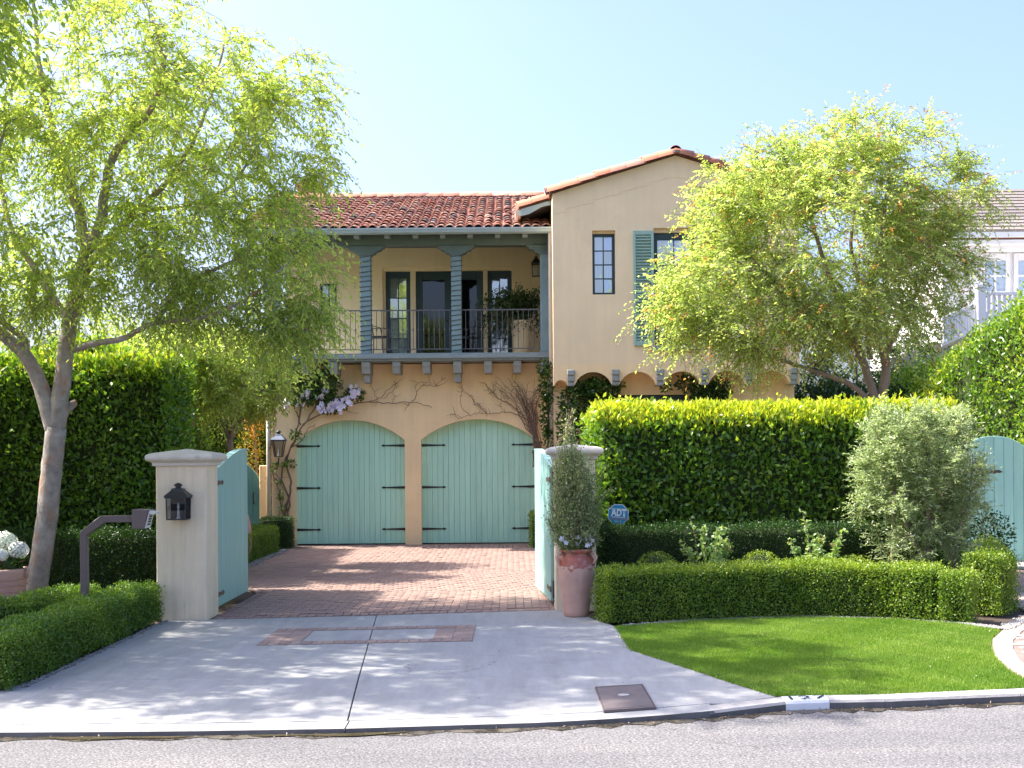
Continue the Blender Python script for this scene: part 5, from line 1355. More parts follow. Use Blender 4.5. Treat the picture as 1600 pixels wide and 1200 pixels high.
# left planter with hydrangea
Yp = 15.3; pxc = SX(-2, Yp)
rt = root('planter', (pxc, Yp, 0), 'broad pink terracotta planter at the foot of the street tree', 'planter')
zt_ = at(20, 888, Yp).z
pr = [(0.22, 0.0), (0.235, 0.01), (0.27, zt_*0.35), (0.31, zt_*0.75), (0.325, zt_*0.9), (0.33, zt_*0.93), (0.33, zt_), (0.29, zt_), (0.285, zt_-0.06), (0.0, zt_-0.05)]
body = MB().lathe((pxc, Yp, 0), pr, 36).build('body', basket, rt, True)
for k in range(6):
    z = zt_*(0.2 + 0.12*k); r_ = 0.235 + (0.325-0.235)*(z/(zt_*0.9)) + 0.006
    MB().tube([(pxc + r_*math.cos(2*math.pi*i/36), Yp + r_*math.sin(2*math.pi*i/36), z) for i in range(37)], 0.006, 5, False).build('ridge', basket, body)
MB().lathe((pxc, Yp, zt_-0.05), [(0.285, 0), (0.27, 0.045), (0.12, 0.07), (0.0, 0.075)], 20).build('mossy_soil', moss, rt, True)
for s in (-1, 1): MB().tube([(pxc+s*0.31, Yp-0.05, zt_-0.02), (pxc+s*0.345, Yp-0.06, zt_+0.02), (pxc+s*0.37, Yp-0.06, zt_-0.02), (pxc+s*0.345, Yp-0.06, zt_-0.11)], 0.016, 8).build('handle', basket, rt, True)
rt = root('hydrangea', (pxc, Yp, zt_), 'white hydrangea blooming in the pink planter', 'flowers')
lv = Leaves(); clump(lv, (pxc+0.02, Yp, zt_+0.09), (0.27, 0.2, 0.10), 170, 0.11, 0.07, (0.0, 0.8), up=-0.1); lv.build('foliage', lf_dark, rt, 'stuff')
fl_h = flower_mesh('floret', plain('petal_white_green', (0.72, 0.76, 0.62), 0.7, 0.08, 8), 0.022, 4, 0.1)
fl_h2 = flower_mesh('floret', petal_white, 0.022, 4, 0.1)
for hx, hy_, hz, rr in ((0.10, -0.06, 0.31, 0.14), (0.24, -0.03, 0.22, 0.12), (-0.12, -0.04, 0.30, 0.14), (0.02, 0.10, 0.33, 0.13), (0.06, -0.12, 0.17, 0.09)):
    hm = MB(); c = Vector((pxc+hx, Yp+hy_, zt_+hz)); n = 95
    src = fl_h2 if hx > 0.2 or hz < 0.2 else fl_h
    for k in range(n):
        ph = math.acos(1-1.85*(k+0.5)/n); a = k*2.39996; d = Vector((math.sin(ph)*math.cos(a), math.sin(ph)*math.sin(a), math.cos(ph)*0.85))
        q = d.to_track_quat('Z', 'Y'); p = c + d*rr*rg.uniform(0.92, 1.04)
        hm.add([p + q @ v.co for v in src.vertices], [tuple(pp.vertices) for pp in src.polygons])
    hm.build('flower_head', src.materials[0], rt)
    MB().tube([(pxc+hx*0.3, Yp, zt_), c], 0.008, 5).build('stem', stem_m, rt)

# ------------------------------------------------------------------ hedges on the right
def new_growth(amount, band, base_shift=0.0):
    """fresh yellow shoots sit at the clipped top"""
    def f(P, z, h, tn):
        k = np.clip((z - (h - band))/band, 0, 1)
        return tn + base_shift + amount*k*rng.uniform(0.5, 1.0, len(tn))
    return f
def browned(P, z, h, tn):
    k = np.clip(lump(P, 0.55, 5.0)*1.3 - 0.30 + 0.25*np.clip((P[:, 0]-3.2)/1.5, 0, 1), 0, 1)
    return tn + 0.18*np.clip((z-(h-0.06))/0.06, 0, 1) + 0.45*k*rng.uniform(0.3, 1, len(tn))
def shade_tint(P, z, h, tn): return tn*0.7 - 0.08 + 0.25*np.clip(lump(P, 0.8, 3.3) - 0.2, 0, 1)  # lowers the leaf tint of the left hedges: their shade put into the colour
hp = [gnd(945, 975), gnd(1100, 969), gnd(1250, 963.5), gnd(1390, 966), gnd(1478, 972)]
hw_ = 0.24
hedge('box_hedge', 'low clipped box hedge curving along the back of the lawn', [(p.x - (0.02 if i == 0 else 0), p.y + hw_) for i, p in enumerate(hp)], 0.46, 0.585, 0.027, 0.018, 8400, lf_box, 'low clipped box hedges', rough=0.036, tint=browned, round_top=0.05, back=0.35)
bp_ = [gnd(1500, 972), gnd(1545, 972)]
hedge('box_hedge', 'short yellowing block of box hedge beside the olive stems', [(gnd(1482, 974).x, gnd(1482, 974).y+0.25), (gnd(1536, 977).x, gnd(1536, 977).y+0.28)], 0.42, 0.56, 0.027, 0.018, 8400, lf_box, 'low clipped box hedges', rough=0.065, tint=browned, round_top=0.16, back=0.35)
hedge('box_hedge', 'taller box hedge block turning the corner by the brick path', [(gnd(1548, 966).x, gnd(1548, 966).y+0.3), (gnd(1584, 962).x, gnd(1584, 962).y + 0.45), (gnd(1584, 962).x+0.25, gnd(1584, 962).y+1.6)], 0.44, 0.72, 0.027, 0.018, 8200, lf_box, 'low clipped box hedges', rough=0.07, tint=browned, round_top=0.18, back=0.5)
Y2 = 16.35
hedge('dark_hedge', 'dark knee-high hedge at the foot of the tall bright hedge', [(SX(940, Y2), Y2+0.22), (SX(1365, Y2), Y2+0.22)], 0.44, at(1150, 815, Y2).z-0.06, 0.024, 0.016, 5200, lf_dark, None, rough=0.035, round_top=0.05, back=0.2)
Y3 = 17.15; zt3 = at(1150, 640, Y3).z
hedge('tall_hedge', 'tall clipped ficus hedge with yellow new growth behind the sign', [(SX(945, Y3)-0.10, Y3+0.75), (SX(1230, Y3), Y3+0.75), (SX(1510, Y3), Y3+0.80)], 1.5, zt3, 0.092, 0.046, 1050, lf_ficus, 'tall clipped hedges', rough=0.075, tint=new_growth(0.6, 0.30, 0.06), round_top=0.28, back=0.25, shoots=1100)
# loose shoots above the clipped top
# rose bushes, box balls
def bush(name, label, c, rx, rz, n, L_, W_, mat, group, cat, stems=7, tint=(0.1, 1.0), flower=None):
    rt = root(name, (c[0], c[1], 0), label, cat, group)
    st = MB(); lv = Leaves()
    for k in range(stems):
        a = rg.uniform(0, 6.28); f = rg.uniform(0.45, 1.0); hh_ = c[2] + rz*(rg.uniform(-0.25, 0.8) if k else 1.05); rr = rx*f*(1 - 0.35*max(0, (hh_-c[2])/rz))
        p0 = np.array([c[0]+rg.normal()*0.03, c[1]+rg.normal()*0.03, 0.0]); p2 = np.array([c[0]+rr*math.cos(a), c[1]+rr*0.8*math.sin(a), hh_]); p1 = np.array([c[0]+rr*0.55*math.cos(a), c[1]+rr*0.55*math.sin(a), hh_*0.7])
        uu = np.linspace(0, 1, 6)[:, None]; cv_ = (1-uu)**2*p0 + 2*uu*(1-uu)*p1 + uu**2*p2; st.tube(cv_, [0.009, 0.008, 0.007, 0.005, 0.004, 0.003], 5, False)
        nl = int(n//stems*(0.3 if k == 0 else 1.0)*rg.uniform(0.6, 1.2)); u = rg.uniform(0.42, 1.0, nl)[:, None]; P = (1-u)**2*p0 + 2*u*(1-u)*p1 + u**2*p2 + rg.normal(size=(nl, 3))*0.055*(1.25-u)
        lv.add(P, rg.normal(size=(nl, 3)) + np.array([0, -0.1, 0.25]), rg.normal(size=(nl, 3))*0.6 + np.array([0, -0.3, 0.8]), rg.uniform(0.7, 1.2, nl)*L_, rg.uniform(0.8, 1.2, nl)*W_, np.clip(rg.uniform(tint[0], tint[1]-0.25, nl) + 0.3*(u[:, 0] > 0.93), 0, 1))
    st.build('stems', stem_m, rt); lv.build('foliage', mat, rt, 'stuff')
    return rt
Yr = 15.75
bush('rose_bush', 'leafy rose bush with reddish shoots, the nearer one to the sign', (SX(1104, Yr), Yr, at(1104, 862, Yr).z), 0.42, 0.40, 900, 0.058, 0.042, lf_rose, 'rose bushes behind the box hedge', 'rose bush', 13)
bush('rose_bush', 'leaning rose bush with reddish tips close to the olive tree', (SX(1276, Yr), Yr, at(1276, 858, Yr).z), 0.46, 0.48, 900, 0.058, 0.042, lf_rose, 'rose bushes behind the box hedge', 'rose bush', 12)
for (px, py), lb in (((1026, 886), 'round clipped box ball closest to the urn'), ((1188, 884), 'round clipped box ball between the two rose bushes'), ((1335, 890), 'round clipped box ball beside the olive tree')):
    Yb = 15.55; c = at(px, py, Yb); c.z += 0.05; rt = root('box_ball', (c.x, Yb, 0), lb, 'shrub', 'clipped box balls'); lv = Leaves(); rr = 0.24
    clump(lv, (c.x, Yb, c.z-0.10), (rr*1.15, rr, rr), 2600, 0.022, 0.014, (0.2, 0.8), shell=0.9); lv.build('foliage', lf_box, rt, 'stuff')
    MB().lathe((c.x, Yb, 0), [(0.03, 0), (rr*0.8, max(0.02, c.z-0.2)), (rr*0.85, c.z-0.08), (rr*0.5, c.z+0.06), (0.02, c.z+0.09)], 12).build('inner_branches', core_m, rt, True)
# dark red-leaved shrub by the far gate
Ys = 17.2; c = at(1550, 838, Ys); rt = root('dark_shrub', (c.x, Ys, 0), 'dark purple-green shrub behind the olive tree by the far gate', 'shrub'); lv = Leaves()
clump(lv, c, (0.30, 0.3, 0.36), 800, 0.055, 0.03, (0.0, 0.8), shell=0.5); clump(lv, (c.x-0.4, Ys-0.2, 0.5), (0.55, 0.3, 0.4), 1100, 0.05, 0.028, (0.0, 0.6)); lv.build('foliage', lf_dark, rt, 'stuff')
MB().tube([(c.x, Ys, 0), (c.x+0.03, Ys, c.z*0.5), (c.x, Ys, c.z)], [0.03, 0.02, 0.01], 6).build('stems', stem_m, rt)

# security sign on a stake
Yq = 16.87; sc = at(966, 804, Yq); s = 16.0/F*Yq
rt = root('security_sign', (sc.x, Yq, 0), 'blue octagonal security sign on a stake in front of the tall hedge', 'sign')
MB().tube([(sc.x, Yq+0.012, 0), (sc.x, Yq+0.012, sc.z-0.02)], 0.009, 6).build('stake', zinc, rt)
oc = [(math.cos(math.pi/8 + k*math.pi/4)*s*1.08, math.sin(math.pi/8 + k*math.pi/4)*s*1.08) for k in range(8)]
tl = R(-3); rot2 = lambda a, b, k=1.0: (sc.x + (a*math.cos(tl)-b*math.sin(tl))*k, sc.z + (a*math.sin(tl)+b*math.cos(tl))*k)
poly = [(rot2(a, b)[0], Yq, rot2(a, b)[1]) for a, b in oc]
MB().prism(poly, (0, 0.006, 0)).build('board', sign_white, rt)
poly2 = [(rot2(a, b, 0.94)[0], Yq-0.004, rot2(a, b, 0.94)[1]) for a, b in oc]
bd = MB().prism(poly2, (0, 0.003, 0)).build('blue_face', sign_blue, rt)
fb = MB(); a0, b0, a1, b1 = -s*0.62, -s*0.28, s*0.66, s*0.58; lwid = s*0.055
for (u0, v0, u1, v1) in ((a0, b1-lwid, a1, b1), (a0, b0, a1, b0+lwid), (a0, b0+lwid, a0+lwid, b1-lwid), (a1-lwid, b0+lwid, a1, b1-lwid)):
    q = [rot2(u0, v0), rot2(u1, v0), rot2(u1, v1), rot2(u0, v1)]; fb.add([(x, Yq-0.0065, z) for x, z in q], [(0, 1, 2, 3)])
fb.build('border', sign_white, bd)
xd_, zd_ = (math.cos(tl), 0, math.sin(tl)), (-math.sin(tl), 0, math.cos(tl))
c_ = rot2(s*0.02, s*0.15)
t_ = text_mesh('ADT', s*0.90, sign_white, 'lettering', bd, (c_[0], Yq-0.008, c_[1]), xd_, zd_, 0.0, shear=0.12, sx=0.78, bold=0.034)
c_ = rot2(s*0.0, -s*0.43); text_mesh('CUSTOM HOME', s*0.26, sign_orange, 'small_lettering', bd, (c_[0], Yq-0.008, c_[1]), xd_, zd_)
c_ = rot2(0, -s*0.66); text_mesh('SERVICES', s*0.17, sign_white, 'small_lettering', bd, (c_[0], Yq-0.008, c_[1]), xd_, zd_)

# ------------------------------------------------------------------ far pedestrian gate on the right
Yf = 21.6
gx0, gx1 = SX(1492, Yf), SX(1492, Yf) + 1.32; gz = at(1575, 681, Yf).z
rt = root('garden_gate', ((gx0+gx1)/2, Yf, 0), 'arched aqua plank garden gate beyond the olive tree', 'gate')
npl = 8; w = (gx1-gx0)/npl
tp = lambda x: gz - 0.30*abs((x-(gx0+gx1)/2)/((gx1-gx0)/2))**2.2
for k in range(npl):
    a, b = gx0+k*w+0.003, gx0+(k+1)*w-0.003
    MB().prism([(a, Yf, 0.06), (b, Yf, 0.06), (b, Yf, tp(b)), ((a+b)/2, Yf, tp((a+b)/2)), (a, Yf, tp(a))], (0, 0.045, 0)).build('plank', aqua, rt, bevel=0.003)
MB().box(gx0, gx1, Yf+0.046, Yf+0.09, 0.2, 0.35).box(gx0, gx1, Yf+0.046, Yf+0.09, 1.5, 1.65).build('ledge_bar', aqua, rt)
for z in (at(1570, 737, Yf).z, at(1570, 862, Yf).z): MB().prism([(gx0+0.0, Yf-0.012, z-0.035), (gx0+0.75, Yf-0.012, z-0.022), (gx0+0.80, Yf-0.012, z), (gx0+0.75, Yf-0.012, z+0.028), (gx0+0.0, Yf-0.012, z+0.03)], (0, 0.011, 0)).build('strap_hinge', iron_brown, rt)
for x, lb in ((gx1+0.05, 'cream rendered gate post at the outer side of the garden gate'),):
    rt = root('gate_post', (x+0.2, Yf, 0), lb, 'pillar'); MB().box(x, x+0.4, Yf-0.12, Yf+0.28, 0, gz-0.1).build('shaft', pillar_m, rt, bevel=0.015); MB().box(x-0.05, x+0.45, Yf-0.17, Yf+0.33, gz-0.099, gz).build('cap', cap_m, rt, bevel=0.02)
rt = root('garden_step', (gx0+0.6, Yf-0.6, 0), 'low brick step in front of the garden gate', 'step')
MB().box(gx0-0.2, gx1+0.1, Yf-0.95, Yf-0.1, 0, 0.055).build('tread', concrete, rt, bevel=0.01)

# ------------------------------------------------------------------ hedges on the left
hedge('box_hedge', 'low box hedge running along the left edge of the concrete apron', [(-4.36, 10.45), (-4.35, 12.5), (-4.33, 14.86)], 0.44, 0.42, 0.027, 0.018, 8000, lf_box, 'low clipped box hedges', rough=0.034, round_top=0.05, back=0.5, tint=shade_tint)
hedge('box_hedge', 'low box hedge crossing the bed in front of the pink planter', [(-7.2, 13.25), (-5.35, 13.25)], 0.40, 0.42, 0.027, 0.018, 7000, lf_box, 'low clipped box hedges', rough=0.034, round_top=0.05, back=0.4, tint=shade_tint)
hedge('box_hedge', 'low box hedge running back from the planter towards the street tree', [(-5.15, 13.1), (-5.05, 15.1)], 0.40, 0.40, 0.027, 0.018, 7000, lf_box, 'low clipped box hedges', rough=0.034, round_top=0.05, back=0.4, tint=shade_tint)
Yk = 16.6
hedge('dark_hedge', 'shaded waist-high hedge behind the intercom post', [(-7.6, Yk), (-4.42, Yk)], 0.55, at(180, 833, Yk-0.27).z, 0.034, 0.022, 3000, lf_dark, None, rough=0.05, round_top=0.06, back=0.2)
Yt = 17.9
hedge('tall_hedge', 'tall dark ficus hedge behind the street tree', [(-11.5, Yt), (SX(282, Yt)+0.02, Yt)], 1.3, at(180, 560, Yt-0.6).z, 0.088, 0.042, 1150, lf_ficus, 'tall clipped hedges', rough=0.075, tint=new_growth(0.3, 0.5), round_top=0.3, back=0.2, shoots=250)
hedge('tall_hedge', 'very tall shaded hedge at the far left edge behind the planter', [(-12.5, 16.6), (-7.9, 16.6)], 1.0, 3.6, 0.085, 0.042, 900, lf_dark, 'tall clipped hedges', rough=0.08, round_top=0.3, back=0.2)
hedge('tall_hedge', 'boundary hedge receding beside the drive behind the two small trees', [(-6.6, 19.2), (-6.9, 27.0)], 1.0, 3.7, 0.085, 0.042, 800, lf_ficus, 'tall clipped hedges', rough=0.09, tint=new_growth(0.35, 0.8), round_top=0.3, back=0.15)
hedge('box_hedge', 'low box hedge inside the gate beside the brick drive', [(-5.05, 19.6), (-5.0, 26.0)], 0.5, 0.52, 0.024, 0.016, 4200, lf_box, 'low clipped box hedges', rough=0.03, round_top=0.05, back=0.3)
hedge('box_hedge', 'small dark box cube at the corner of the garage', [(-4.98, 26.7), (-4.98, 27.35)], 0.62, 0.62, 0.024, 0.016, 4200, lf_dark, 'low clipped box hedges', rough=0.03, round_top=0.05, back=0.5)
hedge('box_hedge', 'small box cube against the wall at the far side of the garage', [(0.62, 26.4), (0.62, 27.3)], 0.50, 0.72, 0.024, 0.016, 4200, lf_box, 'low clipped box hedges', rough=0.03, round_top=0.05, back=0.5)
hedge('tall_hedge', 'green hedge closing the side passage behind the arched gate', [(-9.5, 30.6), (-5.5, 30.6)], 1.0, 3.6, 0.10, 0.05, 480, lf_ficus, 'tall clipped hedges', rough=0.12, tint=new_growth(0.3, 1.2, 0.1), round_top=0.3, back=0.1)
# side passage wall and gate
rt = root('side_wall', (-5.5, 27.9, 0), 'low cream wall joining the garage corner to the side gate', 'wall')
MB().box(SX(406, 27.9), HL-0.11, 27.82, 28.02, 0, at(410, 727, 27.9).z).build('wall_face', stucco_low, rt, bevel=0.015)
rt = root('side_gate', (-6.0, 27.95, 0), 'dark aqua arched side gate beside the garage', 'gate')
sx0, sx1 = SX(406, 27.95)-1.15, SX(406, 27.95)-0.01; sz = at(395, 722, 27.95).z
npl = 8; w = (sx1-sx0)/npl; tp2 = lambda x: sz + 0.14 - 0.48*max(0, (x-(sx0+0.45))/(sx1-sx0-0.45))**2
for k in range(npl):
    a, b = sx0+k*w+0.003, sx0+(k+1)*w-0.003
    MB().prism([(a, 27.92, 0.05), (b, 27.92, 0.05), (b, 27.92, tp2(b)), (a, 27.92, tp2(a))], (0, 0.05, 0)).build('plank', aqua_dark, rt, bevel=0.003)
zz = at(399, 778, 27.9).z
MB().tube([(sx1-0.12, 27.915, zz-0.12), (sx1-0.12, 27.87, zz-0.09), (sx1-0.12, 27.87, zz+0.09), (sx1-0.12, 27.915, zz+0.12)], 0.014, 6).build('pull_handle', iron, rt)
# terracotta jar half hidden by the gate leaf
jp = at(383, 826, 23.4)
rt = root('clay_jar', (jp.x, 23.4, 0.0), 'clay jar half hidden behind the open gate leaf', 'jar')
MB().lathe((jp.x-0.02, 23.4, 0.5), [(0.10, -0.48), (0.14, -0.2), (0.13, 0.15), (0.085, 0.34), (0.06, 0.40), (0.075, 0.44)], 24).build('body', terracotta, rt, True)

# ------------------------------------------------------------------ vines
def vine(name, label, base, stems, clumps, L_, W_, mat, n_small=0, flowers=(), flower_me=None, r=0.016):
    rt = root(name, base, label, 'vine')
    m = MB()
    for s in stems:
        pts, r0, r1 = s; c = catmull(pts, 5)
        c = [p + Vector((rg.normal(), rg.normal()*0.5, rg.normal()))*0.012 for p in c]
        m.tube(c, [r0 + (r1-r0)*i/(len(c)-1) for i in range(len(c))], 5, False)
        for _ in range(max(1, len(c)//5) if not clumps or r0 < 0.015 else 1):
            i = int(rg.integers(len(c)//3, len(c))); d = Vector((rg.normal(), rg.normal()*0.25 - 0.1, rg.normal()*0.7 + 0.5)).normalized(); q = c[i]; ln = rg.uniform(0.06, 0.22)
            m.tube([q, q + d*ln*0.5 + Vector((rg.normal(), 0, rg.normal()))*0.012, q + d*ln + Vector((rg.normal(), 0, 0))*0.02], [min(0.005, r1+0.002), 0.0035, 0.002], 4, False)
    m.build('stems', stem_m, rt, True)
    if clumps:
        lv = Leaves()
        for c, rad, n in clumps: clump(lv, c, rad, n, L_, W_, (0.0, 0.95), up=-0.05)
        lv.build('foliage', mat, rt, 'stuff')
    for p in flowers:
        o = link('flower', flower_me, rt, p); o.rotation_euler = (R(rg.uniform(50, 95)), R(rg.uniform(-30, 30)), rg.uniform(0, 6)); sc_ = rg.uniform(0.8, 1.2); o.scale = (sc_,)*3
    return rt
YV = YG - 0.06
v = lambda px, py, d=0.0: at(px, py, YV - d)
stemsL = []
for path_, r0, r1 in (
    ([(452, 842), (446, 800), (455, 760), (448, 720), (462, 680), (470, 640), (478, 615)], 0.028, 0.016),
    ([(441, 842), (452, 790), (440, 740), (455, 700), (474, 664), (500, 648), (540, 634), (575, 628), (612, 630), (645, 628), (675, 636)], 0.024, 0.006),
    ([(447, 842), (438, 780), (428, 745), (420, 715), (425, 690)], 0.014, 0.006),
    ([(430, 842), (436, 800), (444, 770), (428, 740), (402, 758)], 0.010, 0.004),
    ([(470, 664), (462, 640), (452, 610), (450, 580)], 0.016, 0.008),
    ([(474, 664), (490, 640), (505, 610), (520, 590)], 0.016, 0.008),
    ([(575, 628), (595, 622), (605, 610), (620, 598), (622, 606)], 0.009, 0.003),
    ([(600, 622), (612, 612), (618, 600)], 0.006, 0.003), ([(590, 627), (584, 612), (580, 602)], 0.006, 0.003),
    ([(645, 628), (652, 612), (662, 602), (680, 604), (700, 596)], 0.008, 0.003), ([(662, 602), (668, 598), (676, 600)], 0.005, 0.002), ([(640, 629), (634, 638), (632, 642)], 0.005, 0.003),
    ([(612, 630), (618, 620), (626, 616)], 0.005, 0.003), ([(500, 648), (530, 640), (556, 646)], 0.008, 0.003), ([(680, 604), (688, 594), (697, 592)], 0.004, 0.002),
    ([(652, 612), (648, 604), (655, 598)], 0.004, 0.002), ([(455, 700), (470, 690), (480, 672), (492, 664)], 0.012, 0.006)):
    stemsL.append(([v(*p, d=0.02*i % 0.05) for i, p in enumerate(path_)], r0, r1))
clL = [(v(470, 612, 0.12), (0.45, 0.18, 0.32), 900), (v(500, 600, 0.15), (0.48, 0.2, 0.32), 900), (v(520, 632, 0.10), (0.32, 0.14, 0.20), 420), (v(553, 617, 0.08), (0.24, 0.10, 0.14), 240), (v(460, 585, 0.14), (0.35, 0.15, 0.2), 300),
       (v(452, 725, 0.04), (0.16, 0.06, 0.09), 60), (v(462, 680, 0.05), (0.12, 0.06, 0.10), 45), (v(440, 775, 0.04), (0.07, 0.05, 0.09), 28), (v(443, 795, 0.04), (0.10, 0.05, 0.06), 30), (v(428, 728, 0.05), (0.06, 0.05, 0.10), 26), (v(435, 820, 0.05), (0.2, 0.08, 0.08), 60), (v(436, 752, 0.03), (0.06, 0.04, 0.04), 16)]
flL = []
for cx, cy, sx_, sy_, n in ((520, 632, 22, 9, 26), (505, 640, 14, 9, 12), (553, 612, 13, 11, 16), (545, 625, 9, 5, 6), (468, 632, 8, 10, 6), (480, 618, 12, 10, 7), (500, 618, 8, 8, 5), (448, 632, 6, 14, 6)):
    for _ in range(n): flL.append(v(cx + rg.normal()*sx_*0.55, cy + rg.normal()*sy_*0.55, 0.22 + rg.uniform(0, 0.10)))
vine('climbing_vine', 'climbing vine with lilac trumpet flowers over the garage corner', (v(447, 842).x, YV, 0), stemsL, clL, 0.085, 0.045, lf_vine, flowers=flL, flower_me=fl_l)
stemsR = []
for k in range(26):
    b0 = rg.uniform(834, 846); x1 = rg.uniform(770, 848); y1 = rg.uniform(592, 612)
    stemsR.append(([v(b0, 730), v(b0 - rg.uniform(0, 3), 692), v(836 + rg.normal()*3 - (848-x1)*0.18, 655 + rg.normal()*6), v((x1+830)/2 + rg.normal()*4, 628 + rg.normal()*5, 0.04), v(x1, y1, rg.uniform(0, 0.06))], rg.uniform(0.007, 0.018), 0.003))
for path_, r0 in (([(836, 668), (815, 650), (790, 645), (760, 646), (735, 648), (718, 655)], 0.012), ([(818, 650), (800, 632), (778, 622), (760, 600), (748, 597)], 0.012), ([(760, 646), (745, 630), (732, 618), (720, 605)], 0.008), ([(735, 648), (724, 640), (718, 628), (722, 612)], 0.006), ([(778, 622), (772, 608), (776, 594)], 0.006), ([(790, 645), (782, 634), (785, 625)], 0.005), ([(735, 618), (742, 628), (748, 640)], 0.005), ([(760, 646), (752, 636), (740, 632)], 0.005), ([(718, 655), (708, 646), (702, 648)], 0.004), ([(760, 600), (764, 612), (772, 620)], 0.005)):
    stemsR.append(([v(*p) for p in path_], r0, 0.003))
vine('bare_vine', 'bundle of bare brown stems climbing above the garage door', (v(840, 730).x, YV, 0), stemsR, [], 0.05, 0.03, lf_vine)
vg = lambda px, py, Y=26.4: at(px, py, Y)
vine('leafy_vine', 'dark leafy climber filling the corner beside the downpipe', (0.86, 26.9, 0), [([Vector((0.66, 26.75, 0)), vg(858, 760, 26.7), vg(856, 690, 26.7), vg(858, 620, 26.7), vg(862, 575, 26.6)], 0.035, 0.010), ([Vector((0.74, 26.72, 0)), vg(866, 700, 26.6), vg(862, 640, 26.6), vg(856, 590, 26.6)], 0.02, 0.008)],
     [(vg(858, 600, 26.6), (0.20, 0.15, 0.42), 420), (vg(856, 650, 26.6), (0.16, 0.14, 0.5), 420), (vg(852, 575, 26.6), (0.16, 0.12, 0.18), 120), (vg(858, 700, 26.6), (0.14, 0.12, 0.4), 200)], 0.10, 0.05, lf_dark, flowers=[vg(852, 617, 26.35)], flower_me=fl_h2)
vine('leafy_vine', 'dark leafy climber under the scalloped overhang', (1.3, 26.2, 0), [([Vector((1.35, 26.2, 0)), vg(905, 720, 26.2), vg(915, 650, 26.2), vg(930, 610, 26.2)], 0.03, 0.012), ([vg(915, 650, 26.2), vg(945, 610, 26.2), vg(975, 598, 26.15)], 0.012, 0.005), ([vg(905, 690, 26.2), vg(890, 640, 26.2), vg(885, 610, 26.2)], 0.014, 0.006)],
     [(vg(905, 625, 26.15), (0.42, 0.2, 0.42), 760), (vg(935, 610, 26.15), (0.42, 0.2, 0.26), 560), (vg(945, 640, 26.15), (0.30, 0.2, 0.34), 420), (vg(962, 602, 26.1), (0.16, 0.1, 0.10), 80), (vg(885, 670, 26.15), (0.2, 0.15, 0.5), 260), (vg(915, 680, 26.15), (0.35, 0.2, 0.5), 480)], 0.11, 0.055, lf_dark)
vine('leafy_vine', 'dark leafy climber around the ground floor window', (4.0, 26.3, 0), [([Vector((4.0, 26.35, 0)), vg(1105, 700, 26.3), vg(1100, 640, 26.3), vg(1105, 600, 26.25)], 0.028, 0.010), ([vg(1100, 640, 26.3), vg(1082, 615, 26.25), vg(1066, 600, 26.25), vg(1040, 606, 26.25)], 0.010, 0.004)],
     [(vg(1105, 615, 26.2), (0.36, 0.16, 0.26), 460), (vg(1126, 612, 26.2), (0.22, 0.14, 0.28), 260), (vg(1072, 600, 26.2), (0.20, 0.1, 0.16), 130), (vg(1040, 606, 26.2), (0.12, 0.06, 0.08), 40), (vg(1093, 625, 26.2), (0.25, 0.12, 0.15), 160)], 0.11, 0.055, lf_dark)
lc = at(435.5, 714, 27.42)
lantern('wall_lantern', 'tapered grey lantern on the garage wall among the vine', (lc.x, 27.42, lc.z), 0.27, 0.62, 0.62, 0, iron, zinc, bracket=[(lc.x, 27.42, lc.z-0.02), (lc.x-0.02, 27.5, lc.z-0.12), (lc.x-0.05, 27.69, lc.z-0.16)])
lc = at(838, 432, 28.6)
lantern('wall_lantern', 'dark lantern hanging on the balcony end wall', (lc.x, 28.6, lc.z), 0.20, 0.50, 0.9, 0, iron_brown, iron, bracket=[(lc.x, 28.6, lc.z+0.48), (lc.x+0.05, 28.6, lc.z+0.52), (HRL, 28.6, lc.z+0.45)])

# balcony furniture
Yb_ = 28.3; bx_ = SX(806, Yb_)
rt = root('plant_stand', (bx_+0.15, Yb_, ZF), 'tall pale pot holding the fern on the balcony', 'pot')
MB().lathe((bx_+0.15, Yb_, ZF), [(0.16, 0), (0.17, 0.02), (0.20, 0.35), (0.24, 0.72), (0.255, 0.75), (0.255, 0.80), (0.22, 0.80), (0.21, 0.76), (0, 0.75)], 24).build('body', stucco_low, rt, True)
rt = root('balcony_fern', (bx_+0.15, Yb_, ZF+0.75), 'large dark weeping fig in a pot on the balcony', 'plant')
lv = Leaves(); st = MB()
for k in range(100):
    a = rg.uniform(0, 6.28); rr = rg.uniform(0.2, 0.78); p0 = np.array([bx_+0.15, Yb_, ZF+0.75]); p1 = p0 + np.array([rr*0.5*math.cos(a)-0.05, rr*0.45*math.sin(a), rg.uniform(0.45, 0.95)]); p2 = p0 + np.array([rr*1.15*math.cos(a)-0.12, rr*0.9*math.sin(a), rg.uniform(-0.35, 0.75)])
    uu = np.linspace(0, 1, 6)[:, None]; st.tube((1-uu)**2*p0 + 2*uu*(1-uu)*p1 + uu**2*p2, 0.006, 4, False)
    nl = 46; u = rg.uniform(0.3, 1, nl)[:, None]; lv.add((1-u)**2*p0 + 2*u*(1-u)*p1 + u**2*p2 + rg.normal(size=(nl, 3))*0.05, rg.normal(size=(nl, 3)) + np.array([0, 0, -0.6]), rg.normal(size=(nl, 3)) + np.array([0, 0, 0.6]), 0.085, 0.034, rg.uniform(0, 0.9, nl))
st.build('stems', stem_m, rt); lv.build('foliage', lf_dark, rt, 'stuff')
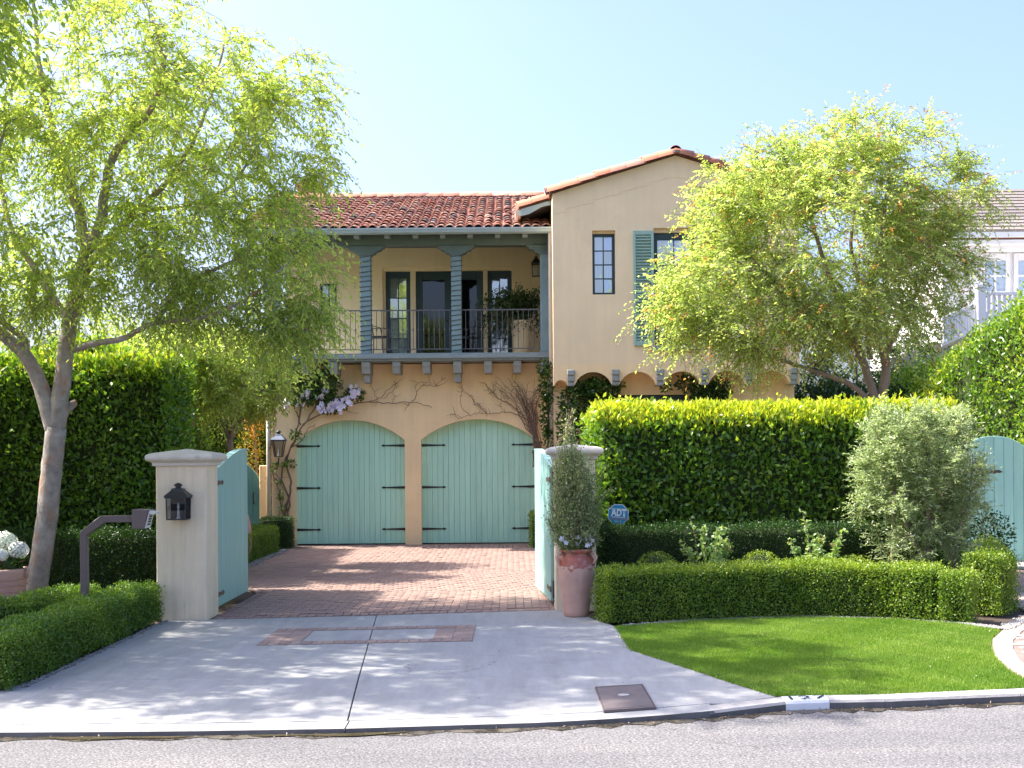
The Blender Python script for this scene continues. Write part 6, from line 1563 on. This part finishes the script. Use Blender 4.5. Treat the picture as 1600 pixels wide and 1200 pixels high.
def metal_chair(label, x, y, rz):
    rt = root('metal_chair', (x, y, ZF), label, 'chair', 'wrought iron balcony chairs'); rt.rotation_euler = (0, 0, rz)
    L0 = Vector((x, y, ZF))
    def bld(n, fn):
        m = MB(); fn(m); m.v = [(p[0]+x, p[1]+y, p[2]+ZF) for p in m.v]; m.build(n, iron, rt)
    for sx in (-1, 1):
        for sy in (-1, 1): bld('leg', lambda m: m.tube([(sx*0.2, sy*0.2, 0.44), (sx*0.21, sy*0.21, 0.2), (sx*0.26, sy*0.26, 0.0)], 0.012, 5))
    bld('seat', lambda m: m.lathe((0, 0, 0.43), [(0.2, 0), (0.225, 0.01), (0.225, 0.025), (0.2, 0.03)], 20))
    def back(m):
        m.tube([(-0.2, 0.2, 0.44), (-0.23, 0.26, 0.75), (-0.15, 0.29, 0.95), (0, 0.30, 0.90), (0.15, 0.29, 0.95), (0.23, 0.26, 0.75), (0.2, 0.2, 0.44)], 0.013, 6)
        m.tube([(0, 0.22, 0.44), (-0.08, 0.26, 0.65), (0, 0.29, 0.9)], 0.009, 5); m.tube([(0, 0.22, 0.44), (0.08, 0.26, 0.65), (0, 0.29, 0.9)], 0.009, 5); m.tube([(-0.22, 0.25, 0.68), (0, 0.25, 0.58), (0.22, 0.25, 0.68)], 0.009, 5)
    bld('backrest', back)
    def arms(m):
        for sx in (-1, 1): m.tube([(sx*0.22, 0.24, 0.66), (sx*0.27, 0.0, 0.67), (sx*0.25, -0.18, 0.62), (sx*0.21, -0.2, 0.44)], 0.010, 5)
    bld('armrests', arms)
metal_chair('wrought iron chair behind the railing beside the narrow curtained window', SX(592, 28.1), 28.1, R(70))
metal_chair('wrought iron chair behind the middle balcony post', SX(735, 28.4), 28.4, R(-60))
rt = root('window_box_plant', (HRC, YR-0.1, bw[2]), 'small green plants on the sill of the shuttered window', 'plant')
lv = Leaves()
for k in range(4): clump(lv, (bw[0]+0.12+k*0.2, YR-0.05, bw[2]+0.12+0.05*(k % 2)), (0.13, 0.05, 0.18), 110, 0.05, 0.022, (0.2, 1.0))
lv.build('foliage', lf_vine, rt, 'stuff')

# ------------------------------------------------------------------ neighbour's white house
YN = 34.0
nh = root('neighbour_house', (14.5, 36, 0), 'white clapboard neighbour house with grey tiled roof behind the hedge', 'house')
nx0 = SX(1478, YN); nx1 = 20.0; zne = at(1540, 362, YN).z; dN, sN = 3.7, 0.5
MB().box(nx0+0.25, nx1, YN+0.9, YN+8, 0, zne-0.42).build('wall', white_siding, nh)
m = MB(); m.prism([(nx0, YN, zne-0.05), (nx0, YN+dN, zne-0.05+sN*dN), (nx0, YN+dN, zne-0.25+sN*dN), (nx0, YN, zne-0.2)], (nx1-nx0, 0, 0)); m.prism([(nx0, YN+dN+0.001, zne-0.05+sN*dN), (nx0, YN+2*dN, zne-0.05), (nx0, YN+2*dN, zne-0.2), (nx0, YN+dN+0.001, zne-0.25+sN*dN)], (nx1-nx0, 0, 0))
nroof = m.build('roof', roof_deck, nh)
ncr = 13
for k in range(ncr):
    a = dN*k/ncr; b = dN*(k+1.12)/ncr
    x = nx0 - 0.03
    MB().prism([(x, YN-0.05+a, zne+sN*a-0.02), (x, YN-0.05+a, zne+sN*a+0.055), (x, YN-0.05+b, zne+sN*b+0.02), (x, YN-0.05+b, zne+sN*b-0.02)], (nx1-nx0, 0, 0)).build('tile_course', shake_m, nroof)
MB().box(nx0+0.1, nx1, YN+0.02, YN+0.9, zne-0.32, zne-0.21).box(nx0+0.3, nx1, YN+0.3, YN+0.9, zne-0.42, zne-0.321).box(nx0-0.02, nx1, YN-0.12, YN+0.02, zne-0.16, zne-0.03).build('cornice', white_wood, nh)
YNW = YN + 0.86
for px0, px1 in ((1534, 1580), (1586, 1632)):
    w_ = window(SX(px0, YNW), SX(px1, YNW), at(1550, 462, YNW).z, at(1550, 396, YNW).z, YNW-0.03, 2, 2, parent=nh, fw=0.12, fm=white_wood, head=0.2, mw=0.05, curtain=None)
# its balcony with white balustrade and sloping stair rail
YBn = 31.5
zbt, zbb = at(1560, 457, YBn).z, at(1560, 492, YBn).z
bal_n = root('white_balustrade', (SX(1540, YBn), YBn, 0), 'white wooden balustrade in front of the neighbour windows', 'railing')
xa_, xb_ = SX(1534, YBn), 17.5
MB().box(xa_, xb_, YBn-0.04, YBn+0.04, zbt-0.07, zbt).box(xa_, xb_, YBn-0.03, YBn+0.03, zbb, zbb+0.07).build('rails', white_wood, bal_n)
MB().box(xa_-0.10, xa_+0.10, YBn-0.10, YBn+0.10, zbb-3.0, zbt+0.12).box(xa_-0.13, xa_+0.13, YBn-0.13, YBn+0.13, zbt+0.121, zbt+0.18).build('newel_post', white_wood, bal_n)
x = xa_+0.2; sp = bpy.data.meshes.new('spindle'); q_ = MB().box(-0.035, 0.035, -0.02, 0.02, 0, zbt-zbb-0.14); sp.from_pydata(q_.v, [], q_.f); sp.materials.append(white_wood)
while x < xb_-0.1: link('spindle', sp, bal_n, (x, YBn, zbb+0.07)); x += 0.13
MB().box(xa_-0.08, xb_, YBn-0.06, YN+0.85, zbb-0.3, zbb-0.002).build('floor_slab', white_wood, bal_n)
sr = root('stair_rail', (SX(1470, YBn), YBn, 0), 'white stair balustrade sloping down from the neighbour balcony', 'railing')
A, Bq = at(1531, 470, YBn), at(1472, 496, YBn); hh_ = 0.62
d_ = Bq - A
for dz, t_z in ((0, 0.08), (-hh_, 0.09)): MB().prism([A + Vector((0, 0, dz)), Bq + Vector((0, 0, dz)), Bq + Vector((0, 0, dz-t_z)), A + Vector((0, 0, dz-t_z))], (0, 0.08, 0)).build('rail', white_wood, sr)
for k in range(1, 14): p = A + d_*(k/14.0); MB().box(p.x-0.03, p.x+0.03, YBn+0.02, YBn+0.06, p.z-hh_, p.z-0.08).build('spindle', white_wood, sr)
sw = root('garden_wall', (SX(1430, 31.8), 31.8, 0), 'pale rendered wall beneath the sloping stair rail', 'wall')
MB().prism([(Bq.x-1.2, 31.75, 0), (A.x+0.2, 31.75, 0), (A.x+0.2, 31.75, A.z-hh_), (Bq.x, 31.75, Bq.z-hh_), (Bq.x-1.2, 31.75, Bq.z-hh_-0.35)], (0, 0.25, 0)).build('wall_face', plain('pale_render', (0.55, 0.47, 0.44), 0.9, 0.08, 1.0), sw)

# right boundary hedges
hedge('tall_hedge', 'bright loose boundary hedge at the right edge below the white house', [(10.0, 22.9), (9.35, 24.6), (9.35, 26.6)], 1.9, 4.95, 0.095, 0.045, 620, lf_ficus, 'tall clipped hedges', rough=0.16, tint=lambda P, z, h, tn: tn + 0.22 + 0.3*lump(P, 0.5, 1), round_top=0.9, back=1.0, slope=-1.5)
hedge('tall_hedge', 'green hedge between the small tree and the white house', [(9.6, 26.6), (9.6, 29.6)], 2.0, 3.75, 0.10, 0.05, 520, lf_ficus, 'tall clipped hedges', rough=0.16, tint=lambda P, z, h, tn: tn + 0.12, round_top=0.5, back=0.9)
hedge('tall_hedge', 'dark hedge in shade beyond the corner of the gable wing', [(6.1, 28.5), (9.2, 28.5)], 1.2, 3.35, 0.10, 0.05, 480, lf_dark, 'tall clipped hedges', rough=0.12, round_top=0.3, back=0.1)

# ------------------------------------------------------------------ trees
YT = 16.0
def tp_(l, Y0): return [at(p[0], p[1], Y0 + (p[2] if len(p) > 2 else 0.0)) for p in l]
base = at(50, 950, YT); base.z = -0.03
lim = [([base] + tp_([(60, 900), (72, 820), (80, 740), (88, 668)], YT), 0.135, 0.125),
       (tp_([(88, 672), (97, 600), (103, 545), (112, 490), (125, 440), (135, 390)], YT), 0.112, 0.08),
       (tp_([(86, 680), (64, 605), (40, 556, -.1), (0, 520, -.3), (-60, 470, -.5), (-100, 380, -.7), (-120, 250, -.8)], YT), 0.105, 0.04),
       (tp_([(135, 392), (124, 330, .2), (98, 250, .4), (76, 180, .5), (60, 90, .6), (50, -20, .7)], YT), 0.075, 0.02),
       (tp_([(134, 395), (158, 345, -.1), (165, 290, -.2), (182, 235, -.3), (240, 165, -.4), (255, 90, -.4), (235, 30, -.3)], YT), 0.075, 0.02),
       (tp_([(122, 450), (150, 400, .3), (215, 330, .6), (260, 285, .8), (300, 225, .9), (330, 150, 1.0), (350, 70, 1.1)], YT), 0.06, 0.015),
       (tp_([(104, 550), (150, 536, -.2), (190, 530, -.4), (240, 505, -.5), (310, 498, -.6), (380, 470, -.7), (430, 430, -.8), (470, 390, -.9)], YT), 0.046, 0.010),
       (tp_([(40, 558, -.1), (37, 528, -.2), (0, 498, -.6), (-25, 420, -1.0), (-15, 300, -1.2), (10, 190, -1.3)], YT), 0.05, 0.015),
       (tp_([(240, 505, -.5), (300, 440, 0), (375, 400, .4), (425, 335, .6), (455, 270, .7)], YT), 0.035, 0.01),
       (tp_([(110, 505), (60, 430, .5), (15, 350, .9), (-5, 240, 1.2), (15, 120, 1.4)], YT), 0.055, 0.015),
       (tp_([(215, 330, .6), (290, 320, .2), (360, 290, 0), (420, 200, 0), (470, 140, 0)], YT), 0.03, 0.008),
       (tp_([(92, 660), (104, 640, .1), (118, 630, .15)], YT), 0.06, 0.05)]
def blob(px, py, Y, rx, ry, ryy, w): c = at(px, py, Y); return (np.array(c), np.array((rx/F*Y, ryy, ry/F*Y)), w)
def t_left(r_, pos, tt, ow): return tt + 0.10*(pos[:, 2]-4.5)/3 + (0.30 if r_.uniform() < 0.03 else 0)
tree('street_tree', 'large street tree with patchy bark and airy drooping foliage', lim,
     [blob(120, 140, YT, 300, 190, 2.0, 3.4), blob(300, 210, YT, 175, 175, 1.7, 2.3), blob(330, 390, YT-.3, 150, 105, 1.2, 1.7), blob(20, 330, YT, 230, 165, 1.8, 2.2), blob(450, 420, YT-.5, 85, 115, .8, .5), blob(470, 200, YT, 70, 140, .7, .3), blob(470, 500, YT-.5, 60, 60, .6, .3), blob(440, 220, YT, 90, 120, 1.0, .6), blob(190, 440, YT-.6, 150, 70, .8, .7), blob(330, 490, YT-.5, 130, 50, .7, .4), blob(20, 440, YT-.8, 110, 60, .8, .4), blob(440, 530, YT-.5, 70, 45, .5, .22), blob(-120, 200, YT, 200, 220, 1.8, 1.3)],
     640, 10, 14, 0.078, 0.030, lf_tree, bark, droop=0.5, twig_len=0.50, tint=t_left, seed=21, base=base, arch=0.25, outward=0.5, leaf_droop=0.4, twigr=0.0028)
YM = 20.3
bm = at(1372, 750, YM); bm.z = 0
limM = [([bm] + tp_([(1373, 660), (1372, 625)], YM), 0.12, 0.11),
        (tp_([(1370, 632), (1350, 570), (1322, 500, .1), (1295, 430, .2), (1270, 350, .3), (1250, 270, .3)], YM), 0.075, 0.015),
        (tp_([(1376, 630), (1384, 580), (1376, 540), (1362, 500, -.2), (1366, 430, -.3), (1380, 350, -.4), (1390, 260, -.4)], YM), 0.08, 0.015),
        (tp_([(1362, 628), (1330, 602), (1290, 585, -.2), (1250, 573, -.4), (1200, 555, -.6), (1140, 525, -.7), (1080, 480, -.8)], YM), 0.05, 0.010),
        (tp_([(1380, 560), (1420, 480, .2), (1460, 400, .3), (1490, 320, .4)], YM), 0.045, 0.010),
        (tp_([(1340, 545), (1270, 490, -.3), (1200, 430, -.5), (1150, 370, -.5), (1130, 310, -.5)], YM), 0.045, 0.010),
        (tp_([(1360, 560), (1350, 470, .5), (1330, 380, .8), (1340, 290, .9), (1350, 220, .9)], YM), 0.05, 0.010)]
def t_my(r_, pos, tt, ow):
    k = r_.uniform() < 0.10
    return np.where(np.arange(len(tt)) > len(tt)*0.55, 0.93 + 0.07*r_.uniform(size=len(tt)), tt) if k else tt + 0.10
tree('crape_myrtle', 'multi-stemmed yellow-green tree with orange tips before the gable wing', limM,
     [blob(1290, 370, YM, 165, 130, 1.6, 3.0), blob(1150, 330, YM-.3, 75, 75, .9, 1.0), blob(1120, 450, YM-.4, 90, 75, 1.0, 1.4), blob(1400, 290, YM, 110, 85, 1.3, 1.3), blob(1430, 400, YM, 85, 85, 1.1, 1.0), blob(1190, 510, YM-.5, 105, 50, .9, 1.1), blob(1330, 490, YM-.4, 95, 55, .9, 1.0), blob(1420, 500, YM, 60, 50, .8, .5), blob(1350, 215, YM, 120, 45, .9, .7), blob(1500, 320, YM, 60, 90, .7, .28), blob(1290, 255, YM, 90, 50, .9, .7), blob(1225, 300, YM-.2, 100, 80, 1.0, 1.3), blob(1065, 490, YM-.5, 60, 60, .7, .5), blob(1500, 390, YM, 60, 70, .7, .4), blob(1300, 440, YM-.6, 120, 80, .8, .9)],
     620, 12, 15, 0.068, 0.030, lf_myrtle, bark2, droop=0.4, twig_len=0.56, tint=t_my, seed=8, base=bm, arch=0.3, outward=0.7, leaf_droop=0.2, tw_up=0.2, twigr=0.0035)
# olive shrub in front of the hedge
YO = 15.75; bo = at(1450, 905, YO); bo.z = 0
limO = [([bo, at(1448, 890, YO), at(1447, 850, YO)], 0.055, 0.05),
        (tp_([(1447, 856), (1450, 800), (1450, 740), (1448, 680), (1442, 640)], YO), 0.045, 0.01),
        (tp_([(1446, 880), (1425, 840), (1400, 780), (1380, 720), (1370, 680)], YO-.1), 0.03, 0.008),
        (tp_([(1470, 930), (1485, 890), (1500, 830), (1515, 770), (1520, 710)], YO-.15), 0.025, 0.008),
        (tp_([(1448, 830), (1470, 780), (1495, 720), (1510, 680)], YO+.1), 0.025, 0.008), (tp_([(1395, 915), (1393, 880), (1395, 820), (1400, 770)], YO-.2), 0.022, 0.008)]
tree('olive_shrub', 'rounded silvery olive shrub behind the low box hedge', limO,
     [blob(1438, 730, YO, 95, 78, .62, 3.2), blob(1395, 770, YO-.1, 62, 75, .45, 1.1), blob(1490, 760, YO-.1, 60, 75, .45, 1.0), blob(1440, 670, YO, 85, 30, .5, .8), blob(1420, 855, YO-.2, 60, 45, .35, .6), blob(1500, 850, YO-.2, 40, 45, .3, .3)],
     330, 9, 15, 0.056, 0.0175, lf_olive, bark2, cat='shrub', droop=0.05, twig_len=0.24, seed=5, base=bo, arch=0.15, outward=0.8, leaf_droop=0.0, tw_up=0.35, twigr=0.002)
# two small trees inside the gate
for (px, py, Yx, s_, lb, sd) in ((290, 700, 20.6, 1.0, 'small multi-stemmed tree directly behind the lantern pillar', 3), (360, 705, 22.6, 0.95, 'small slender tree near the arched side gate', 9)):
    b0 = at(px, py, Yx); b0.z = 0
    lm = [([b0, at(px-1, py, Yx), at(px, py-20, Yx)], 0.07, 0.06)] + [(tp_([(px, py-18), (px+dx*0.4, py-60, dy*0.4), (px+dx, py-130, dy)], Yx), 0.04, 0.01) for dx, dy in ((-25, .3), (12, -.3), (42, .2), (60, .6), (-50, -.2))]
    tree('small_tree', lb, lm, [blob(px+10, py-140, Yx, 85, 60, 1.0, 2), blob(px+45, py-100, Yx, 50, 50, .7, 1.0), blob(px-20, py-90, Yx, 50, 40, .7, .5)], 190, 10, 12, 0.075, 0.032, lf_tree, bark2, group='small trees inside the gate', droop=0.35, twig_len=0.4, seed=sd, base=b0, twigr=0.004)
# bougainvillea by the side passage
pc = at(397, 640, 28.6); rt = root('bougainvillea', (pc.x, 28.6, 0), 'orange flowering bougainvillea beside the garage corner', 'vine')
lv = Leaves(); clump(lv, pc, (0.28, 0.25, 0.65), 900, 0.06, 0.045, (0.2, 1.0)); clump(lv, (pc.x-0.1, 28.6, pc.z-1.0), (0.3, 0.25, 0.7), 500, 0.06, 0.04, (0.0, 0.25)); lv.build('foliage', lf_orange, rt, 'stuff')
MB().tube([(pc.x, 28.6, 0), (pc.x+0.05, 28.6, 1.5), (pc.x, 28.6, pc.z)], [0.04, 0.03, 0.015], 6).build('stems', stem_m, rt)
# street trees just out of the picture on the left: their shade falls on the apron
def plain_tree(name, label, x, y, hgt, cr, ntar, sd, mat, blobs=None, L_=0.07, W_=0.03, nl=10, ntw=8, group=None):
    b0 = Vector((x, y, 0)); hb = hgt*0.32
    lm = [([b0, Vector((x+0.05, y, hb*0.5)), Vector((x, y, hb))], 0.16, 0.13)]
    for k in range(6):
        a = k*1.05 + sd; lm.append(([Vector((x, y, hb-0.05)), Vector((x+cr*0.25*math.cos(a), y+cr*0.25*math.sin(a), hgt*0.5)), Vector((x+cr*0.6*math.cos(a), y+cr*0.6*math.sin(a), hgt*0.75))], 0.08, 0.015))
    bl = blobs or [(np.array((x, y, hgt*0.66)), np.array((cr, cr, hgt*0.34)), 1.0)]
    return tree(name, label, lm, bl, ntar, ntw, nl, L_, W_, mat, bark, group=group, droop=0.5, twig_len=0.5, seed=sd, base=b0, twigr=0.004)
plain_tree('street_tree', 'leafy street tree at the left edge beyond the planter', -7.9, 12.9, 9.8, 2.8, 880, 31, lf_tree, [(np.array((-7.7, 12.8, 7.0)), np.array((3.1, 2.5, 2.3)), 1.0), (np.array((-6.6, 12.7, 8.8)), np.array((2.0, 2.3, 1.5)), 0.32), (np.array((-8.9, 12.6, 4.3)), np.array((2.1, 2.7, 1.5)), 0.5)], L_=0.12, W_=0.05)
plain_tree('background_tree', 'green tree rising behind the tall dark hedge', -10.5, 25.5, 6.6, 3.0, 170, 14, lf_tree, L_=0.12, W_=0.055)
plain_tree('background_tree', 'dense green tree behind the boundary hedge left of the house', -8.6, 31.0, 5.6, 2.4, 150, 15, lf_tree, L_=0.12, W_=0.055)
plain_tree('background_tree', 'green tree behind the crape myrtle trunk beside the gable wing', SX(1345, 32), 32.0, 5.9, 1.9, 130, 19, lf_vine, L_=0.12, W_=0.06)
plain_tree('background_tree', 'dark evergreen tree beside the neighbour house', SX(1490, 33), 33.0, 6.4, 1.7, 110, 17, lf_dark, L_=0.12, W_=0.06)
